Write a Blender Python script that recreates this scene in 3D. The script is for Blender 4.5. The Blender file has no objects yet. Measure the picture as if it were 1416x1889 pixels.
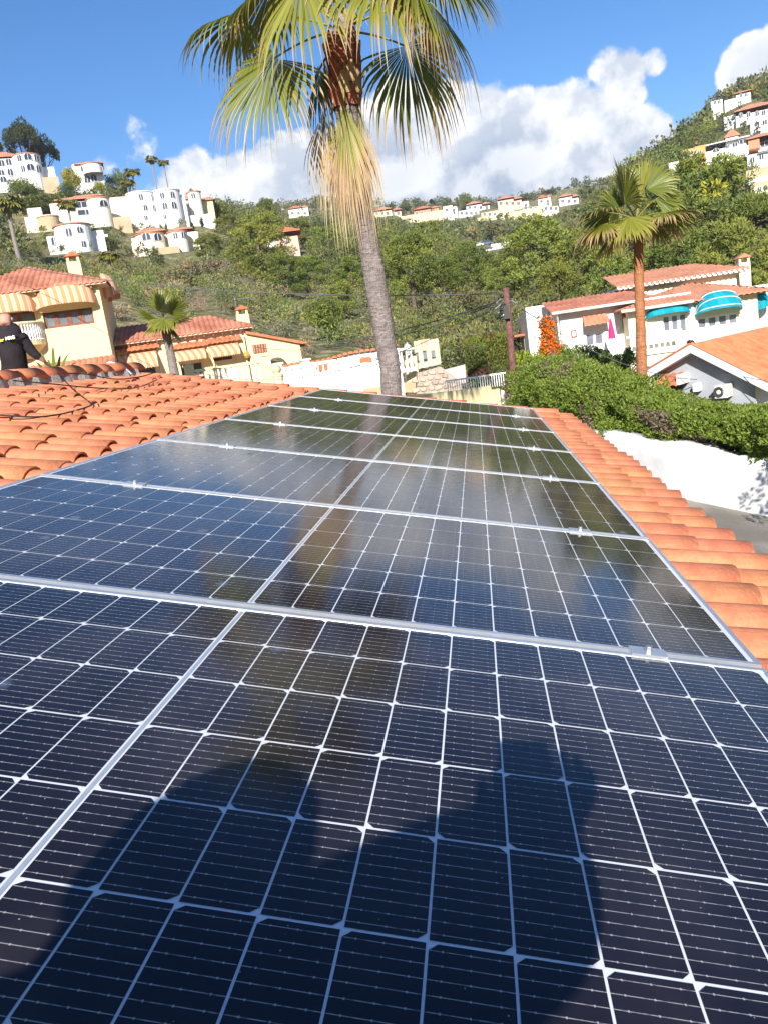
import bpy, bmesh, math, random
import numpy as np
from mathutils import Vector, Matrix, Quaternion
from math import sin, cos, pi, radians, sqrt, atan2, degrees
random.seed(7); RNG = np.random.default_rng(7)
S = bpy.context.scene
COL = S.collection

# ------------------------------------------------------------------ camera
SLOPE = radians(13)                       # pitch of the tiled roof the panels lie on
CAM = np.array([0.53432627, -1.54268834, 0.46847732])
RW = np.array([[0.98360003, 0.11130431, -0.14192366],
               [-0.11668079, -0.2073636, -0.97128056],
               [-0.13753752, 0.97191136, -0.19097577]])   # rows: right, down, forward
FPX, IW, IH = 1464.138, 1416.0, 1889.0
cd = bpy.data.cameras.new('camera'); cam = bpy.data.objects.new('camera', cd); COL.objects.link(cam)
cd.sensor_fit = 'HORIZONTAL'; cd.sensor_width = 36; cd.lens = 36 * FPX / IW
cd.clip_start = 0.02; cd.clip_end = 6000
cam.matrix_world = Matrix(((RW[0,0], -RW[1,0], -RW[2,0], CAM[0]), (RW[0,1], -RW[1,1], -RW[2,1], CAM[1]),
                           (RW[0,2], -RW[1,2], -RW[2,2], CAM[2]), (0, 0, 0, 1)))
S.camera = cam

# ------------------------------------------------------------------ light and exposure
ANTI = Vector((-0.0039, 0.8745, -0.4850)).normalized()    # the way the sunlight travels
SUN_EL = math.asin(-ANTI.z)
sd = bpy.data.lights.new('sun', 'SUN'); sun = bpy.data.objects.new('sun', sd); COL.objects.link(sun)
sd.energy = 5.0; sd.angle = radians(0.53); sd.color = (1.0, 0.955, 0.88)
sun.rotation_euler = ANTI.to_track_quat('-Z', 'Y').to_euler(); sun.location = (0, -20, 30)
S.view_settings.view_transform = 'Standard'; S.view_settings.look = 'None'
S.view_settings.exposure = 0.85; S.view_settings.gamma = 1.0
S.view_settings.use_curve_mapping = False
S.cycles.max_bounces = 6; S.cycles.diffuse_bounces = 3; S.cycles.glossy_bounces = 3; S.cycles.transmission_bounces = 3; S.cycles.transparent_max_bounces = 6
S.cycles.use_denoising = True
S.cycles.sample_clamp_indirect = 6.0

def ray(x, y):
    d = RW.T @ np.array([(x - IW/2)/FPX, (y - IH/2)/FPX, 1.0]); return d/np.linalg.norm(d)
def atY(x, y, Y):
    d = ray(x, y); return CAM + d*(Y - CAM[1])/d[1]
def atR(x, y, r):                          # at horizontal range r
    d = ray(x, y); return CAM + d*r/sqrt(d[0]**2 + d[1]**2)
def proj(P):
    P = np.asarray(P, float); q = (P - CAM) @ RW.T
    return IW/2 + FPX*q[..., 0]/q[..., 2], IH/2 + FPX*q[..., 1]/q[..., 2]

# ------------------------------------------------------------------ sky
w = bpy.data.worlds.new('World'); S.world = w; w.use_nodes = True
nt = w.node_tree; N = nt.nodes; L = nt.links; N.clear()
def nd(t, **k):
    n = N.new(t)
    for a, v in k.items(): setattr(n, a, v)
    return n
def mth(op, a, b=None, c=None, clamp=False):
    n = nd('ShaderNodeMath', operation=op, use_clamp=clamp)
    for i, v in enumerate((a, b, c)):
        if v is None: continue
        if isinstance(v, (int, float)): n.inputs[i].default_value = v
        else: L.new(v, n.inputs[i])
    return n.outputs[0]
sky = nd('ShaderNodeTexSky', sky_type='NISHITA', sun_disc=False, sun_elevation=SUN_EL, sun_rotation=pi,
         altitude=60, air_density=1.0, dust_density=0.1, ozone_density=3.0)
geo = nd('ShaderNodeTexCoord')
dirv = geo.outputs['Generated']
def fbm(scale, detail, rough, off=(0, 0, 0), dist=0.0, lac=2.1):
    mp = nd('ShaderNodeMapping'); mp.inputs['Location'].default_value = off
    L.new(dirv, mp.inputs['Vector'])
    n = nd('ShaderNodeTexNoise', noise_dimensions='3D')
    n.inputs['Scale'].default_value = scale; n.inputs['Detail'].default_value = detail
    n.inputs['Roughness'].default_value = rough; n.inputs['Distortion'].default_value = dist
    n.inputs['Lacunarity'].default_value = lac
    L.new(mp.outputs[0], n.inputs['Vector']); return n.outputs['Fac']
# cumulus heaps: (column, row, radius, weight) as seen from the roof, turned into directions
HEAPS = [(450,385,85,.85),(560,350,100,.98),(670,345,125,1.02),(770,310,120,1.02),(870,275,105,1),(960,262,84,1),
         (1015,232,56,.92),(920,360,160,1.05),(1050,312,118,1.0),(1170,312,85,.86),(1085,228,40,.56),
         (1140,130,46,.60),(1150,174,34,.55),(1205,112,24,.52),(1390,146,56,1.0),(1470,160,84,1.0),(235,300,66,.58),(350,350,66,.66)]
acc = None
for (x, y, r, wt) in HEAPS:
    d = ray(x, y); a = r/FPX*0.93
    dp = nd('ShaderNodeVectorMath', operation='DOT_PRODUCT'); L.new(dirv, dp.inputs[0]); dp.inputs[1].default_value = d
    mr = nd('ShaderNodeMapRange', interpolation_type='SMOOTHSTEP')
    mr.inputs['From Min'].default_value = cos(a*1.55); mr.inputs['From Max'].default_value = cos(a*0.35)
    mr.inputs['To Min'].default_value = 0; mr.inputs['To Max'].default_value = wt
    L.new(dp.outputs['Value'], mr.inputs['Value'])
    acc = mr.outputs[0] if acc is None else mth('MAXIMUM', acc, mr.outputs[0])
# the same kind of bank goes on round the rest of the horizon
sep = nd('ShaderNodeSeparateXYZ'); L.new(dirv, sep.inputs[0])
band = nd('ShaderNodeMapRange', interpolation_type='SMOOTHSTEP'); L.new(sep.outputs['Z'], band.inputs['Value'])
band.inputs['From Min'].default_value = 0.24; band.inputs['From Max'].default_value = 0.10
band.inputs['To Min'].default_value = 0; band.inputs['To Max'].default_value = 1
out_f = nd('ShaderNodeMapRange', interpolation_type='SMOOTHSTEP')   # only away from the heaps placed above
L.new(sep.outputs['Y'], out_f.inputs['Value'])
out_f.inputs['From Min'].default_value = 0.75; out_f.inputs['From Max'].default_value = 0.55
out_f.inputs['To Min'].default_value = 0; out_f.inputs['To Max'].default_value = 1
bigb = fbm(2.2, 2, .5, (3, 1, 7))
bb = mth('MULTIPLY', mth('MULTIPLY', band.outputs[0], out_f.outputs[0]), mth('MULTIPLY_ADD', bigb, 2.6, -0.62, clamp=True))
acc = mth('MAXIMUM', acc, bb)
n1 = fbm(13, 7, .56); n2 = fbm(13, 5, .56, (0.0, 0.012, -0.022))
lump = fbm(5.0, 2, .5, (2, 5, 1))
dens = mth('ADD', acc, mth('MULTIPLY_ADD', n1, 1.5, -0.75))
alpha = nd('ShaderNodeMapRange', interpolation_type='SMOOTHSTEP')
L.new(dens, alpha.inputs['Value']); alpha.inputs['From Min'].default_value = 0.39; alpha.inputs['From Max'].default_value = 0.60
thick = nd('ShaderNodeMapRange', interpolation_type='SMOOTHSTEP'); L.new(dens, thick.inputs['Value'])
thick.inputs['From Min'].default_value = 0.62; thick.inputs['From Max'].default_value = 1.25
relief = mth('MULTIPLY_ADD', mth('SUBTRACT', n1, n2), 6.0, 0.55, clamp=True)
rl2 = mth('MULTIPLY_ADD', lump, 1.8, -0.45, clamp=True)
shade = mth('ADD', mth('MULTIPLY', relief, 0.55), mth('MULTIPLY', rl2, 0.5))
shade = mth('SUBTRACT', shade, mth('MULTIPLY', thick.outputs[0], 0.22), clamp=True)
ccol = nd('ShaderNodeMix', data_type='RGBA'); L.new(shade, ccol.inputs['Factor'])
ccol.inputs['A'].default_value = (0.36, 0.43, 0.55, 1); ccol.inputs['B'].default_value = (0.98, 0.97, 0.95, 1)
bg1 = nd('ShaderNodeBackground'); bg1.inputs['Strength'].default_value = 0.092
hs = nd('ShaderNodeHueSaturation'); hs.inputs['Saturation'].default_value = 1.28; hs.inputs['Hue'].default_value = .507
L.new(sky.outputs[0], hs.inputs['Color']); L.new(hs.outputs[0], bg1.inputs['Color'])
bg2 = nd('ShaderNodeBackground'); bg2.inputs['Strength'].default_value = 0.80; L.new(ccol.outputs['Result'], bg2.inputs['Color'])
mx = nd('ShaderNodeMixShader'); L.new(alpha.outputs[0], mx.inputs[0]); L.new(bg1.outputs[0], mx.inputs[1]); L.new(bg2.outputs[0], mx.inputs[2])
w.cycles.sampling_method = 'MANUAL'; w.cycles.sample_map_resolution = 256
wo = nd('ShaderNodeOutputWorld'); L.new(mx.outputs[0], wo.inputs[0])

# ------------------------------------------------------------------ materials
MATS = {}
def _new(name):
    m = bpy.data.materials.new(name); m.use_nodes = True; m.node_tree.nodes.clear(); return m
class NT:
    def __init__(s, m): s.t = m.node_tree
    def n(s, t, ins=None, **k):
        x = s.t.nodes.new(t)
        for a, v in k.items(): setattr(x, a, v)
        for a, v in (ins or {}).items():
            if hasattr(v, 'is_linked') or v.__class__.__name__.startswith('NodeSocket'): s.t.links.new(v, x.inputs[a])
            else: x.inputs[a].default_value = v
        return x
    def math(s, op, a, b=0.0, clamp=False):
        return s.n('ShaderNodeMath', {0: a, 1: b}, operation=op, use_clamp=clamp).outputs[0]
    def mix(s, f, a, b, blend='MIX'):
        def c(v): return (*v, 1) if isinstance(v, tuple) and len(v) == 3 else v
        x = s.n('ShaderNodeMix', None, data_type='RGBA', blend_type=blend)
        for nm, v in (('Factor', f), ('A', c(a)), ('B', c(b))):
            sock = [i for i in x.inputs if i.name == nm and (i.type == ('VALUE' if nm == 'Factor' else 'RGBA'))][0]
            if v.__class__.__name__.startswith('NodeSocket'): s.t.links.new(v, sock)
            else: sock.default_value = v
        return [o for o in x.outputs if o.type == 'RGBA'][0]
    def noise(s, vec, scale, detail=4, rough=.55, dist=0):
        return s.n('ShaderNodeTexNoise', {'Vector': vec, 'Scale': scale, 'Detail': detail, 'Roughness': rough, 'Distortion': dist}).outputs['Fac']
    def ramp(s, f, a, b):
        return s.n('ShaderNodeMapRange', {'Value': f, 'From Min': a, 'From Max': b}, interpolation_type='SMOOTHSTEP').outputs[0]
def pm(name, c, rough=.8, var=.12, scale=3.0, bump=0.0, bscale=None, c2=None, metal=0.0, spec=.35, objrand=0.0, stain=None, coat=0):
    """procedural surface: base colour with large and small unevenness, optional stains and relief"""
    if name in MATS: return MATS[name]
    m = _new(name); t = NT(m)
    co = t.n('ShaderNodeTexCoord').outputs['Object']
    n1 = t.noise(co, scale, 5); n2 = t.noise(co, scale*9.3, 3)
    f = t.ramp(t.math('ADD', t.math('MULTIPLY', n1, .7), t.math('MULTIPLY', n2, .3)), .3, .7)
    a = tuple(x*(1-var) for x in c); b = tuple(min(1, x*(1+var)) for x in (c2 or c))
    col = t.mix(f, a, b)
    if stain:
        sc, amt, ssc = stain
        sn = t.ramp(t.noise(co, ssc, 6, .65), .52, .75)
        col = t.mix(t.math('MULTIPLY', sn, amt), col, sc)
    if objrand:
        r = t.n('ShaderNodeObjectInfo').outputs['Random']
        k = t.n('ShaderNodeMapRange', {'Value': r, 'To Min': 1-objrand, 'To Max': 1+objrand*.6}).outputs[0]
        hv = t.n('ShaderNodeHueSaturation', {'Color': col, 'Value': k}); 
        h = t.n('ShaderNodeMapRange', {'Value': t.math('FRACT', t.math('MULTIPLY', r, 17.3)), 'To Min': .5-objrand*.06, 'To Max': .5+objrand*.06}).outputs[0]
        t.t.links.new(h, hv.inputs['Hue']); col = hv.outputs[0]
    p = t.n('ShaderNodeBsdfPrincipled', {'Base Color': col, 'Roughness': rough, 'Metallic': metal, 'Specular IOR Level': spec, 'Coat Weight': coat})
    if bump:
        bn = t.noise(co, bscale or scale*6, 6, .6)
        bp = t.n('ShaderNodeBump', {'Height': bn, 'Strength': min(1, bump), 'Distance': .02 if bump <= 1 else .02*bump})
        t.t.links.new(bp.outputs[0], p.inputs['Normal'])
    o = t.n('ShaderNodeOutputMaterial', {'Surface': p.outputs[0]}); MATS[name] = m; return m
def leafmat(name, tint=(1, 1, 1), transl=.3, rough=.55, spec=.3, objrand=.15):
    """leaves: colour attribute per leaf, some light passing through"""
    if name in MATS: return MATS[name]
    m = _new(name); t = NT(m)
    a = t.n('ShaderNodeAttribute', attribute_name='Col').outputs['Color']
    col = t.mix(1.0, a, tint, 'MULTIPLY')
    r = t.n('ShaderNodeObjectInfo').outputs['Random']
    k = t.n('ShaderNodeMapRange', {'Value': r, 'To Min': 1-objrand, 'To Max': 1+objrand}).outputs[0]
    hu = t.n('ShaderNodeMapRange', {'Value': t.math('FRACT', t.math('MULTIPLY', r, 23.7)), 'To Min': .5-objrand*.09, 'To Max': .5+objrand*.09}).outputs[0]
    col = t.n('ShaderNodeHueSaturation', {'Color': col, 'Value': k, 'Hue': hu}).outputs[0]
    p = t.n('ShaderNodeBsdfPrincipled', {'Base Color': col, 'Roughness': rough, 'Specular IOR Level': spec})
    tr = t.n('ShaderNodeBsdfTranslucent', {'Color': col})
    mxs = t.n('ShaderNodeMixShader', {0: transl, 1: p.outputs[0], 2: tr.outputs[0]})
    t.n('ShaderNodeOutputMaterial', {'Surface': mxs.outputs[0]}); MATS[name] = m; return m

# ------------------------------------------------------------------ mesh building
class MB:
    def __init__(s): s.v = []; s.f = []; s.m = []
    def add(s, vs, fs, mi=0):
        o = len(s.v); s.v.extend([tuple(map(float, p)) for p in vs])
        s.f.extend([tuple(i + o for i in f) for f in fs]); s.m.extend([mi]*len(fs)); return s
    def box(s, x0, x1, y0, y1, z0, z1, mi=0, M=None):
        vs = [(x, y, z) for z in (z0, z1) for y in (y0, y1) for x in (x0, x1)]
        if M is not None: vs = [M @ Vector(p) for p in vs]
        return s.add(vs, [(0,2,3,1),(4,5,7,6),(0,1,5,4),(2,6,7,3),(0,4,6,2),(1,3,7,5)], mi)
    def poly(s, pts, mi=0): return s.add(pts, [tuple(range(len(pts)))], mi)
    def tube(s, pts, rad, n=8, mi=0, caps=True):
        pts = [Vector(p) for p in pts]; k = len(pts)
        if not hasattr(rad, '__len__'): rad = [rad]*k
        vs = []; up = None
        for i, p in enumerate(pts):
            t = (pts[min(i+1, k-1)] - pts[max(i-1, 0)]).normalized()
            if up is None: up = Vector((0, 0, 1)) if abs(t.z) < .9 else Vector((1, 0, 0))
            a = t.cross(up).normalized(); b = a.cross(t).normalized(); up = b
            vs += [p + (a*cos(2*pi*j/n) + b*sin(2*pi*j/n))*rad[i] for j in range(n)]
        fs = [(i*n+j, i*n+(j+1) % n, (i+1)*n+(j+1) % n, (i+1)*n+j) for i in range(k-1) for j in range(n)]
        if caps: fs += [tuple(range(n-1, -1, -1)), tuple(range((k-1)*n, k*n))]
        return s.add(vs, fs, mi)
    def lathe(s, prof, c=(0, 0, 0), n=12, mi=0, a0=0, a1=2*pi):
        full = abs(a1-a0-2*pi) < 1e-6; m = n if full else n+1; vs = []
        for r, z in prof: vs += [(c[0]+r*cos(a0+(a1-a0)*j/n), c[1]+r*sin(a0+(a1-a0)*j/n), c[2]+z) for j in range(m)]
        fs = [(i*m+j, i*m+(j+1) % m, (i+1)*m+(j+1) % m, (i+1)*m+j) for i in range(len(prof)-1) for j in range(n)]
        return s.add(vs, fs, mi)
    def prism(s, poly, y0, y1, mi=0):          # (x,z) outline swept along y
        k = len(poly); vs = [(x, y0, z) for x, z in poly] + [(x, y1, z) for x, z in poly]
        fs = [tuple(range(k)), tuple(range(2*k-1, k-1, -1))] + [(i, i+k, (i+1) % k + k, (i+1) % k) for i in range(k)]
        return s.add(vs, fs, mi)
    def mesh(s, name, mats, smooth=False):
        me = bpy.data.meshes.new(name); me.from_pydata(s.v, [], s.f)
        for m in (mats if isinstance(mats, (list, tuple)) else [mats]): me.materials.append(m)
        if any(s.m): me.polygons.foreach_set('material_index', s.m)
        if smooth: me.polygons.foreach_set('use_smooth', [True]*len(me.polygons))
        me.update(); return me
    def build(s, name, mats, parent=None, smooth=False, bevel=0, recalc=True):
        me = s.mesh(name, mats, smooth)
        if recalc:
            b = bmesh.new(); b.from_mesh(me); bmesh.ops.recalc_face_normals(b, faces=b.faces); b.to_mesh(me); b.free()
        o = link(name, me, parent)
        if bevel:
            md = o.modifiers.new('bevel', 'BEVEL'); md.width = bevel; md.segments = 2; md.limit_method = 'ANGLE'
        return o
def link(name, data, parent=None):
    o = bpy.data.objects.new(name, data); COL.objects.link(o)
    if parent is not None: o.parent = parent
    return o
def tag(o, label=None, cat=None, group=None, kind=None):
    if label: o['label'] = label
    if cat: o['category'] = cat
    if group: o['group'] = group
    if kind: o['kind'] = kind
    return o
def empty(name, loc=(0, 0, 0), rz=0, label=None, cat=None, group=None):
    o = bpy.data.objects.new(name, None); COL.objects.link(o); o.empty_display_size = .1
    o.location = loc; o.rotation_euler = (0, 0, rz); return tag(o, label, cat, group)
def fastmesh(name, V, quads, mat, cols=None, matidx=None):
    """V (n,3), quads (m,4) -> mesh, optional colour per face"""
    me = bpy.data.meshes.new(name); V = np.asarray(V, np.float32); Q = np.asarray(quads, np.int32)
    me.vertices.add(len(V)); me.vertices.foreach_set('co', V.ravel())
    m = len(Q); k = Q.shape[1]
    me.loops.add(m*k); me.loops.foreach_set('vertex_index', Q.ravel())
    me.polygons.add(m); me.polygons.foreach_set('loop_start', np.arange(m, dtype=np.int32)*k)
    me.polygons.foreach_set('loop_total', np.full(m, k, np.int32))
    for x in (mat if isinstance(mat, (list, tuple)) else [mat]): me.materials.append(x)
    if matidx is not None: me.polygons.foreach_set('material_index', np.asarray(matidx, np.int32))
    me.update(calc_edges=True)
    if cols is not None:
        a = me.color_attributes.new('Col', 'FLOAT_COLOR', 'CORNER')
        c = np.ones((m, k, 4), np.float32); c[:, :, :3] = np.asarray(cols, np.float32)[:, None, :] if np.ndim(cols) == 2 else cols
        a.data.foreach_set('color', c.ravel())
    me.validate(); return me

class Fr:
    """a building's own frame: origin at a wall corner, x along the front, y into the depth, z up"""
    def __init__(s, x, y, Y, yaw, z0=None):
        P = atY(x, y, Y); s.yaw = radians(yaw); s.O = np.array([P[0], P[1], P[2] if z0 is None else z0])
        s.ex = np.array([cos(s.yaw), sin(s.yaw), 0]); s.ey = np.array([-sin(s.yaw), cos(s.yaw), 0])
    def hit(s, x, y, off=0.0):
        d = ray(x, y); t = ((s.O + s.ey*off - CAM) @ s.ey)/(d @ s.ey); P = CAM + d*t - s.O
        return P @ s.ex, P[2]
    def rect(s, x0, y0, x1, y1, off=0.0):
        a = s.hit(x0, y0, off); b = s.hit(x1, y1, off); return a[0], b[0], a[1], b[1]
    def W(s, lx, ly, lz): return s.O + s.ex*lx + s.ey*ly + np.array([0, 0, lz])
    def root(s, name, label, cat, group=None): return empty(name, s.O.tolist(), s.yaw, label, cat, group)
# ------------------------------------------------------------------ terrain
AZ = np.array([-75, -45, -32, -25.6, -18.3, -10.6, -2.9, 4.7, 9.3, 11.8, 18.4, 40, 75.])
RR = np.array([0.5, 12, 20, 32, 45, 60, 90, 140, 200, 280, 400, 560, 760, 1500.])
ZZ = np.array([
 [-2.8, -2.8, -2.8, -2.8, -2.8, -2.8, -2.8, -2.8, -2.8, -2.8, -2.8, -2.8, -2.8],
 [-2.7, -2.7, -2.7, -2.7, -2.7, -2.7, -2.75, -2.8, -2.83, -2.85, -2.85, -2.9, -3.0],
 [-1.9, -1.7, -1.5, -1.5, -1.6, -1.8, -2.1, -2.5, -2.96, -3.2, -3.5, -3.7, -4.0],
 [-0.8, -0.7, -0.65, -0.65, -0.65, -0.7, -1.3, -2.1, -3.2, -3.8, -4.2, -4.4, -4.6],
 [-0.2, -0.3, -0.45, -0.45, -0.45, -0.5, -1.4, -2.5, -3.67, -4.3, -4.6, -4.6, -4.6],
 [8.0, 7.0, 6.4, 6.0, 4.2, 2.2, 0.2, -0.6, -1.9, -2.6, -2.4, -2.0, -2.0],
 [20.0, 18.0, 16.5, 14.5, 11.2, 6.6, 4.6, 3.4, 3.2, 2.4, 4.0, 6.0, 6.0],
 [36.0, 33.0, 29.0, 25.5, 20.5, 15.5, 13.2, 12.8, 12.4, 11.0, 14.0, 18.0, 18.0],
 [60.0, 58.0, 55.0, 48.0, 36.0, 27.0, 23.5, 23.0, 23.0, 27.0, 31.0, 38.0, 38.0],
 [68.0, 66.0, 63.0, 55.0, 50.0, 42.0, 37.0, 35.0, 36.0, 47.0, 56.0, 66.0, 66.0],
 [75.0, 72.0, 70.0, 70.0, 76.0, 68.0, 61.5, 57.0, 58.5, 63.0, 88.0, 104.0, 104.0],
 [85.0, 82.0, 80.0, 90.0, 110.0, 103.5, 93.5, 86.5, 87.0, 85.0, 102.0, 115.0, 115.0],
 [90.0, 88.0, 88.0, 95.0, 108.0, 104.0, 95.0, 90.0, 90.0, 105.0, 110.0, 120.0, 120.0],
 [60.0, 60.0, 60.0, 60.0, 60.0, 60.0, 60.0, 60.0, 60.0, 60.0, 60.0, 60.0, 60.0]])
_h = np.random.default_rng(3).random((64, 64))
def _vn(x, y):
    xi = np.floor(x).astype(int); yi = np.floor(y).astype(int); fx = x-xi; fy = y-yi
    fx = fx*fx*(3-2*fx); fy = fy*fy*(3-2*fy); g = lambda a, b: _h[a % 64, b % 64]
    return (g(xi, yi)*(1-fx)+g(xi+1, yi)*fx)*(1-fy)+(g(xi, yi+1)*(1-fx)+g(xi+1, yi+1)*fx)*fy-.5
# building plots: (column, lowest row, range, half width) - the slope below each plot stays under its sill
PLOTS = [(45,350,222,62),(160,343,225,30),(150,416,185,102),(142,459,150,56),(318,416,190,78),(362,392,197,34),(305,462,160,64),(522,454,175,30)]
PLOTS += [(x_, y_+1, 505+(i_ % 3)*14, h_) for i_, (x_, y_, h_) in enumerate(((551,397,24),(715,395,34),(787,397,34),(830,392,24),(864,396,28),(881,385,32),(917,399,40),(940,379,32),(960,380,28),(997,387,44),(1003,372,26),(1048,375,36)))]
PLOTS += [(1321,192,330,16),(1362,186,320,30),(1385,225,260,52),(1405,238,235,30),(1336,292,215,50),(1272,304,210,44),(1405,302,195,36),(1405,370,165,36),(905,458,300,36)]
_pl = []
for (x_, y_, r_, hw_) in PLOTS:
    d_ = ray(x_, y_); _pl.append((degrees(atan2(d_[0], d_[1])), d_[2]/sqrt(d_[0]**2+d_[1]**2), r_, degrees(hw_/FPX)))
def ground(x, y):
    z = ground0(x, y); dx = np.asarray(x, float)-CAM[0]; dy = np.asarray(y, float)-CAM[1]; r = np.hypot(dx, dy); az = np.degrees(np.arctan2(dx, dy))
    for (a0, te, r0, hw) in _pl:
        dp_ = 8.0 if r0 > 400 else 3.5
        cap = CAM[2]+r*te-.6-dp_*np.clip((r0-(10 if r0 > 400 else 7)-r)/(30 if r0 > 400 else 12), 0, 1)+np.maximum(0, np.abs(az-a0)-hw)*r*.012
        w_ = np.clip((r0+14-r)/6, 0, 1)*np.clip((r-r0*.45)/(r0*.1), 0, 1)
        z = np.where(w_ > 0, z-(np.maximum(z-cap, 0))*w_, z)
    return z
def ground0(x, y):
    x = np.asarray(x, float); y = np.asarray(y, float)
    dx = x-CAM[0]; dy = y-CAM[1]; r = np.clip(np.hypot(dx, dy), .6, 1490)
    az = np.clip(np.degrees(np.arctan2(dx, dy)), -74.9, 74.9)
    i = np.clip(np.searchsorted(AZ, az)-1, 0, len(AZ)-2); j = np.clip(np.searchsorted(RR, r)-1, 0, len(RR)-2)
    a = (az-AZ[i])/(AZ[i+1]-AZ[i]); b = (r-RR[j])/(RR[j+1]-RR[j])
    a = a*a*(3-2*a)
    z = (ZZ[j, i]*(1-a)+ZZ[j, i+1]*a)*(1-b)+(ZZ[j+1, i]*(1-a)+ZZ[j+1, i+1]*a)*b
    k = np.clip((r-55)/120, 0, 1)
    return z + k*(5*_vn(x/34, y/34)+2.2*_vn(x/13+9, y/13)+.8*_vn(x/5, y/5+3))
rr = np.concatenate([np.linspace(1, 60, 40), np.geomspace(62, 1450, 170)]); aa = np.radians(np.concatenate([np.linspace(-180, -46, 60), np.linspace(-45, 35, 321), np.linspace(36, 180, 60)]))
A, R_ = np.meshgrid(aa, rr); gx = CAM[0]+R_*np.sin(A); gy = CAM[1]+R_*np.cos(A); gz = ground(gx, gy)
na = len(aa); nr = len(rr); V = np.stack([gx, gy, gz], -1).reshape(-1, 3)
ii, jj = np.meshgrid(np.arange(nr-1), np.arange(na-1), indexing='ij'); b0 = (ii*na+jj).ravel()
Q = np.stack([b0, b0+1, b0+na+1, b0+na], 1)[:, ::-1]
gm = _new('hill_soil'); t = NT(gm); co = t.n('ShaderNodeTexCoord').outputs['Object']
n1 = t.noise(co, .06, 6, .6); n2 = t.noise(co, .9, 5, .65); n3 = t.noise(co, 6, 3)
c = t.mix(t.ramp(n1, .35, .65), (.10, .115, .04), (.18, .16, .075)); c = t.mix(t.ramp(n2, .45, .7), c, (.36, .29, .19))
c = t.mix(t.math('MULTIPLY', t.ramp(n3, .5, .7), .5), c, (.06, .075, .03))
p = t.n('ShaderNodeBsdfPrincipled', {'Base Color': c, 'Roughness': .95, 'Specular IOR Level': .1,
      'Normal': t.n('ShaderNodeBump', {'Height': n2, 'Strength': .8, 'Distance': .5}).outputs[0]})
t.n('ShaderNodeOutputMaterial', {'Surface': p.outputs[0]})
me = fastmesh('terrain', V, Q, gm); me.polygons.foreach_set('use_smooth', [True]*len(me.polygons))
ter = tag(link('terrain', me), kind='structure', label='sloping dry scrub hillside rising to a ridge')
# ------------------------------------------------------------------ own house: roof frame (u down the slope, v along the ridge, n off the roof)
UX = np.array([cos(SLOPE), 0, -sin(SLOPE)]); NX = np.array([sin(SLOPE), 0, cos(SLOPE)])
def rp(u, v, n): return UX*u + np.array([0, v, 0]) + NX*n
ROOFM = Matrix(((UX[0], 0, NX[0], 0), (0, 1, 0, 0), (UX[2], 0, NX[2], 0), (0, 0, 0, 1)))
def roofed(o): o.matrix_world = ROOFM @ Matrix.Translation(o.location); return o
N0 = -0.165                                 # the roof deck below the glass plane
U_RIDGE, U_EAVE, V0, V1 = -3.5, 1.50, -3.6, 7.42
terra = pm('terracotta', (.60, .208, .098), .80, .12, 14, .25, 60, c2=(.66, .25, .125), objrand=.13, stain=((.38, .13, .065), .32, 11), spec=.25)
mortar = pm('mortar', (.42, .38, .33), .95, .25, 12, .9, 40)
white_w = pm('white_plaster', (.78, .77, .74), .9, .05, 1.5, .35, 30, stain=((.55, .54, .5), .25, 1.2))
house = empty('roofed_house', (0, 0, 0), 0, 'low house under the orange barrel tile roof that carries the solar panels', 'house')
m = MB()
xr, zr = rp(U_RIDGE, 0, N0)[0], rp(U_RIDGE, 0, N0)[2]; xe, ze = rp(U_EAVE-.25, 0, N0)[0], rp(U_EAVE-.25, 0, N0)[2]
xl = xr-(xe-xr)
prof = [(xl+.3, -2.85), (xe-.12, -2.85), (xe-.12, ze-.02), (xr, zr-.06), (xl+.3, ze-.02)]
m.prism(prof, V0+.2, V1-.25); m.build('wall', white_w, house)
m = MB()
m.prism([(xr, zr-.04), (xe+.24, ze-.095), (xe+.24, ze-.055), (xr, zr), (xl-.24, ze-.055), (xl-.24, ze-.095)], V0, V1-.04)
deck = m.build('roof_deck', mortar, house)
# one barrel cover tile with a pan beside it; lies along the slope, lower end proud
def tile_mesh(L_=.42, W_=.176, H_=.062, th=.012, pan=.044, k=8):
    m = MB(); rows = []
    for (s, lift, wf) in ((0, 0.0, .88), (.5, .006, .94), (1, .014, 1.0)):
        o, i_ = [], []
        for j in range(k+1):
            a = pi*j/k; o.append((s*L_, -cos(a)*W_/2*wf, lift+sin(a)*H_*wf)); i_.append((s*L_, -cos(a)*(W_/2*wf-th), lift+max(0, sin(a)*(H_*wf-th))))
        rows.append((o, i_))
    vs = []
    for o, i_ in rows: vs += o + i_
    n = 2*(k+1); fs = []
    for r in range(2):
        for j in range(k):
            a = r*n+j; fs.append((a, a+1, a+n+1, a+n)); b = r*n+k+1+j; fs.append((b+n, b+n+1, b+1, b))
    for j in range(k): fs.append((2*n+j, 2*n+j+1, 2*n+k+1+j+1, 2*n+k+1+j)); fs.append((k+1+j, k+2+j, j+1, j))
    fs += [(0, n, n+k+1, k+1), (n, 2*n, 2*n+k+1, n+k+1), (k, 2*k+1, n+2*k+1, n+k), (n+k, n+2*k+1, 2*n+2*k+1, 2*n+k)]
    m.add(vs, fs)
    # pan: shallow trough between this barrel and the next
    y0 = W_/2-.012; q = []
    for s, lift in ((0, -.006), (1, .014)):
        for j in range(5):
            a = j/4; q.append((s*L_, y0+a*(pan+.03), lift+.018-.022*sin(pi*a)))
    m.add(q, [(j, j+1, j+6, j+5) for j in range(4)])
    me = m.mesh('roof_tile', terra, True)
    b = bmesh.new(); b.from_mesh(me); bmesh.ops.recalc_face_normals(b, faces=b.faces); b.to_mesh(me); b.free()
    return me
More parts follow.
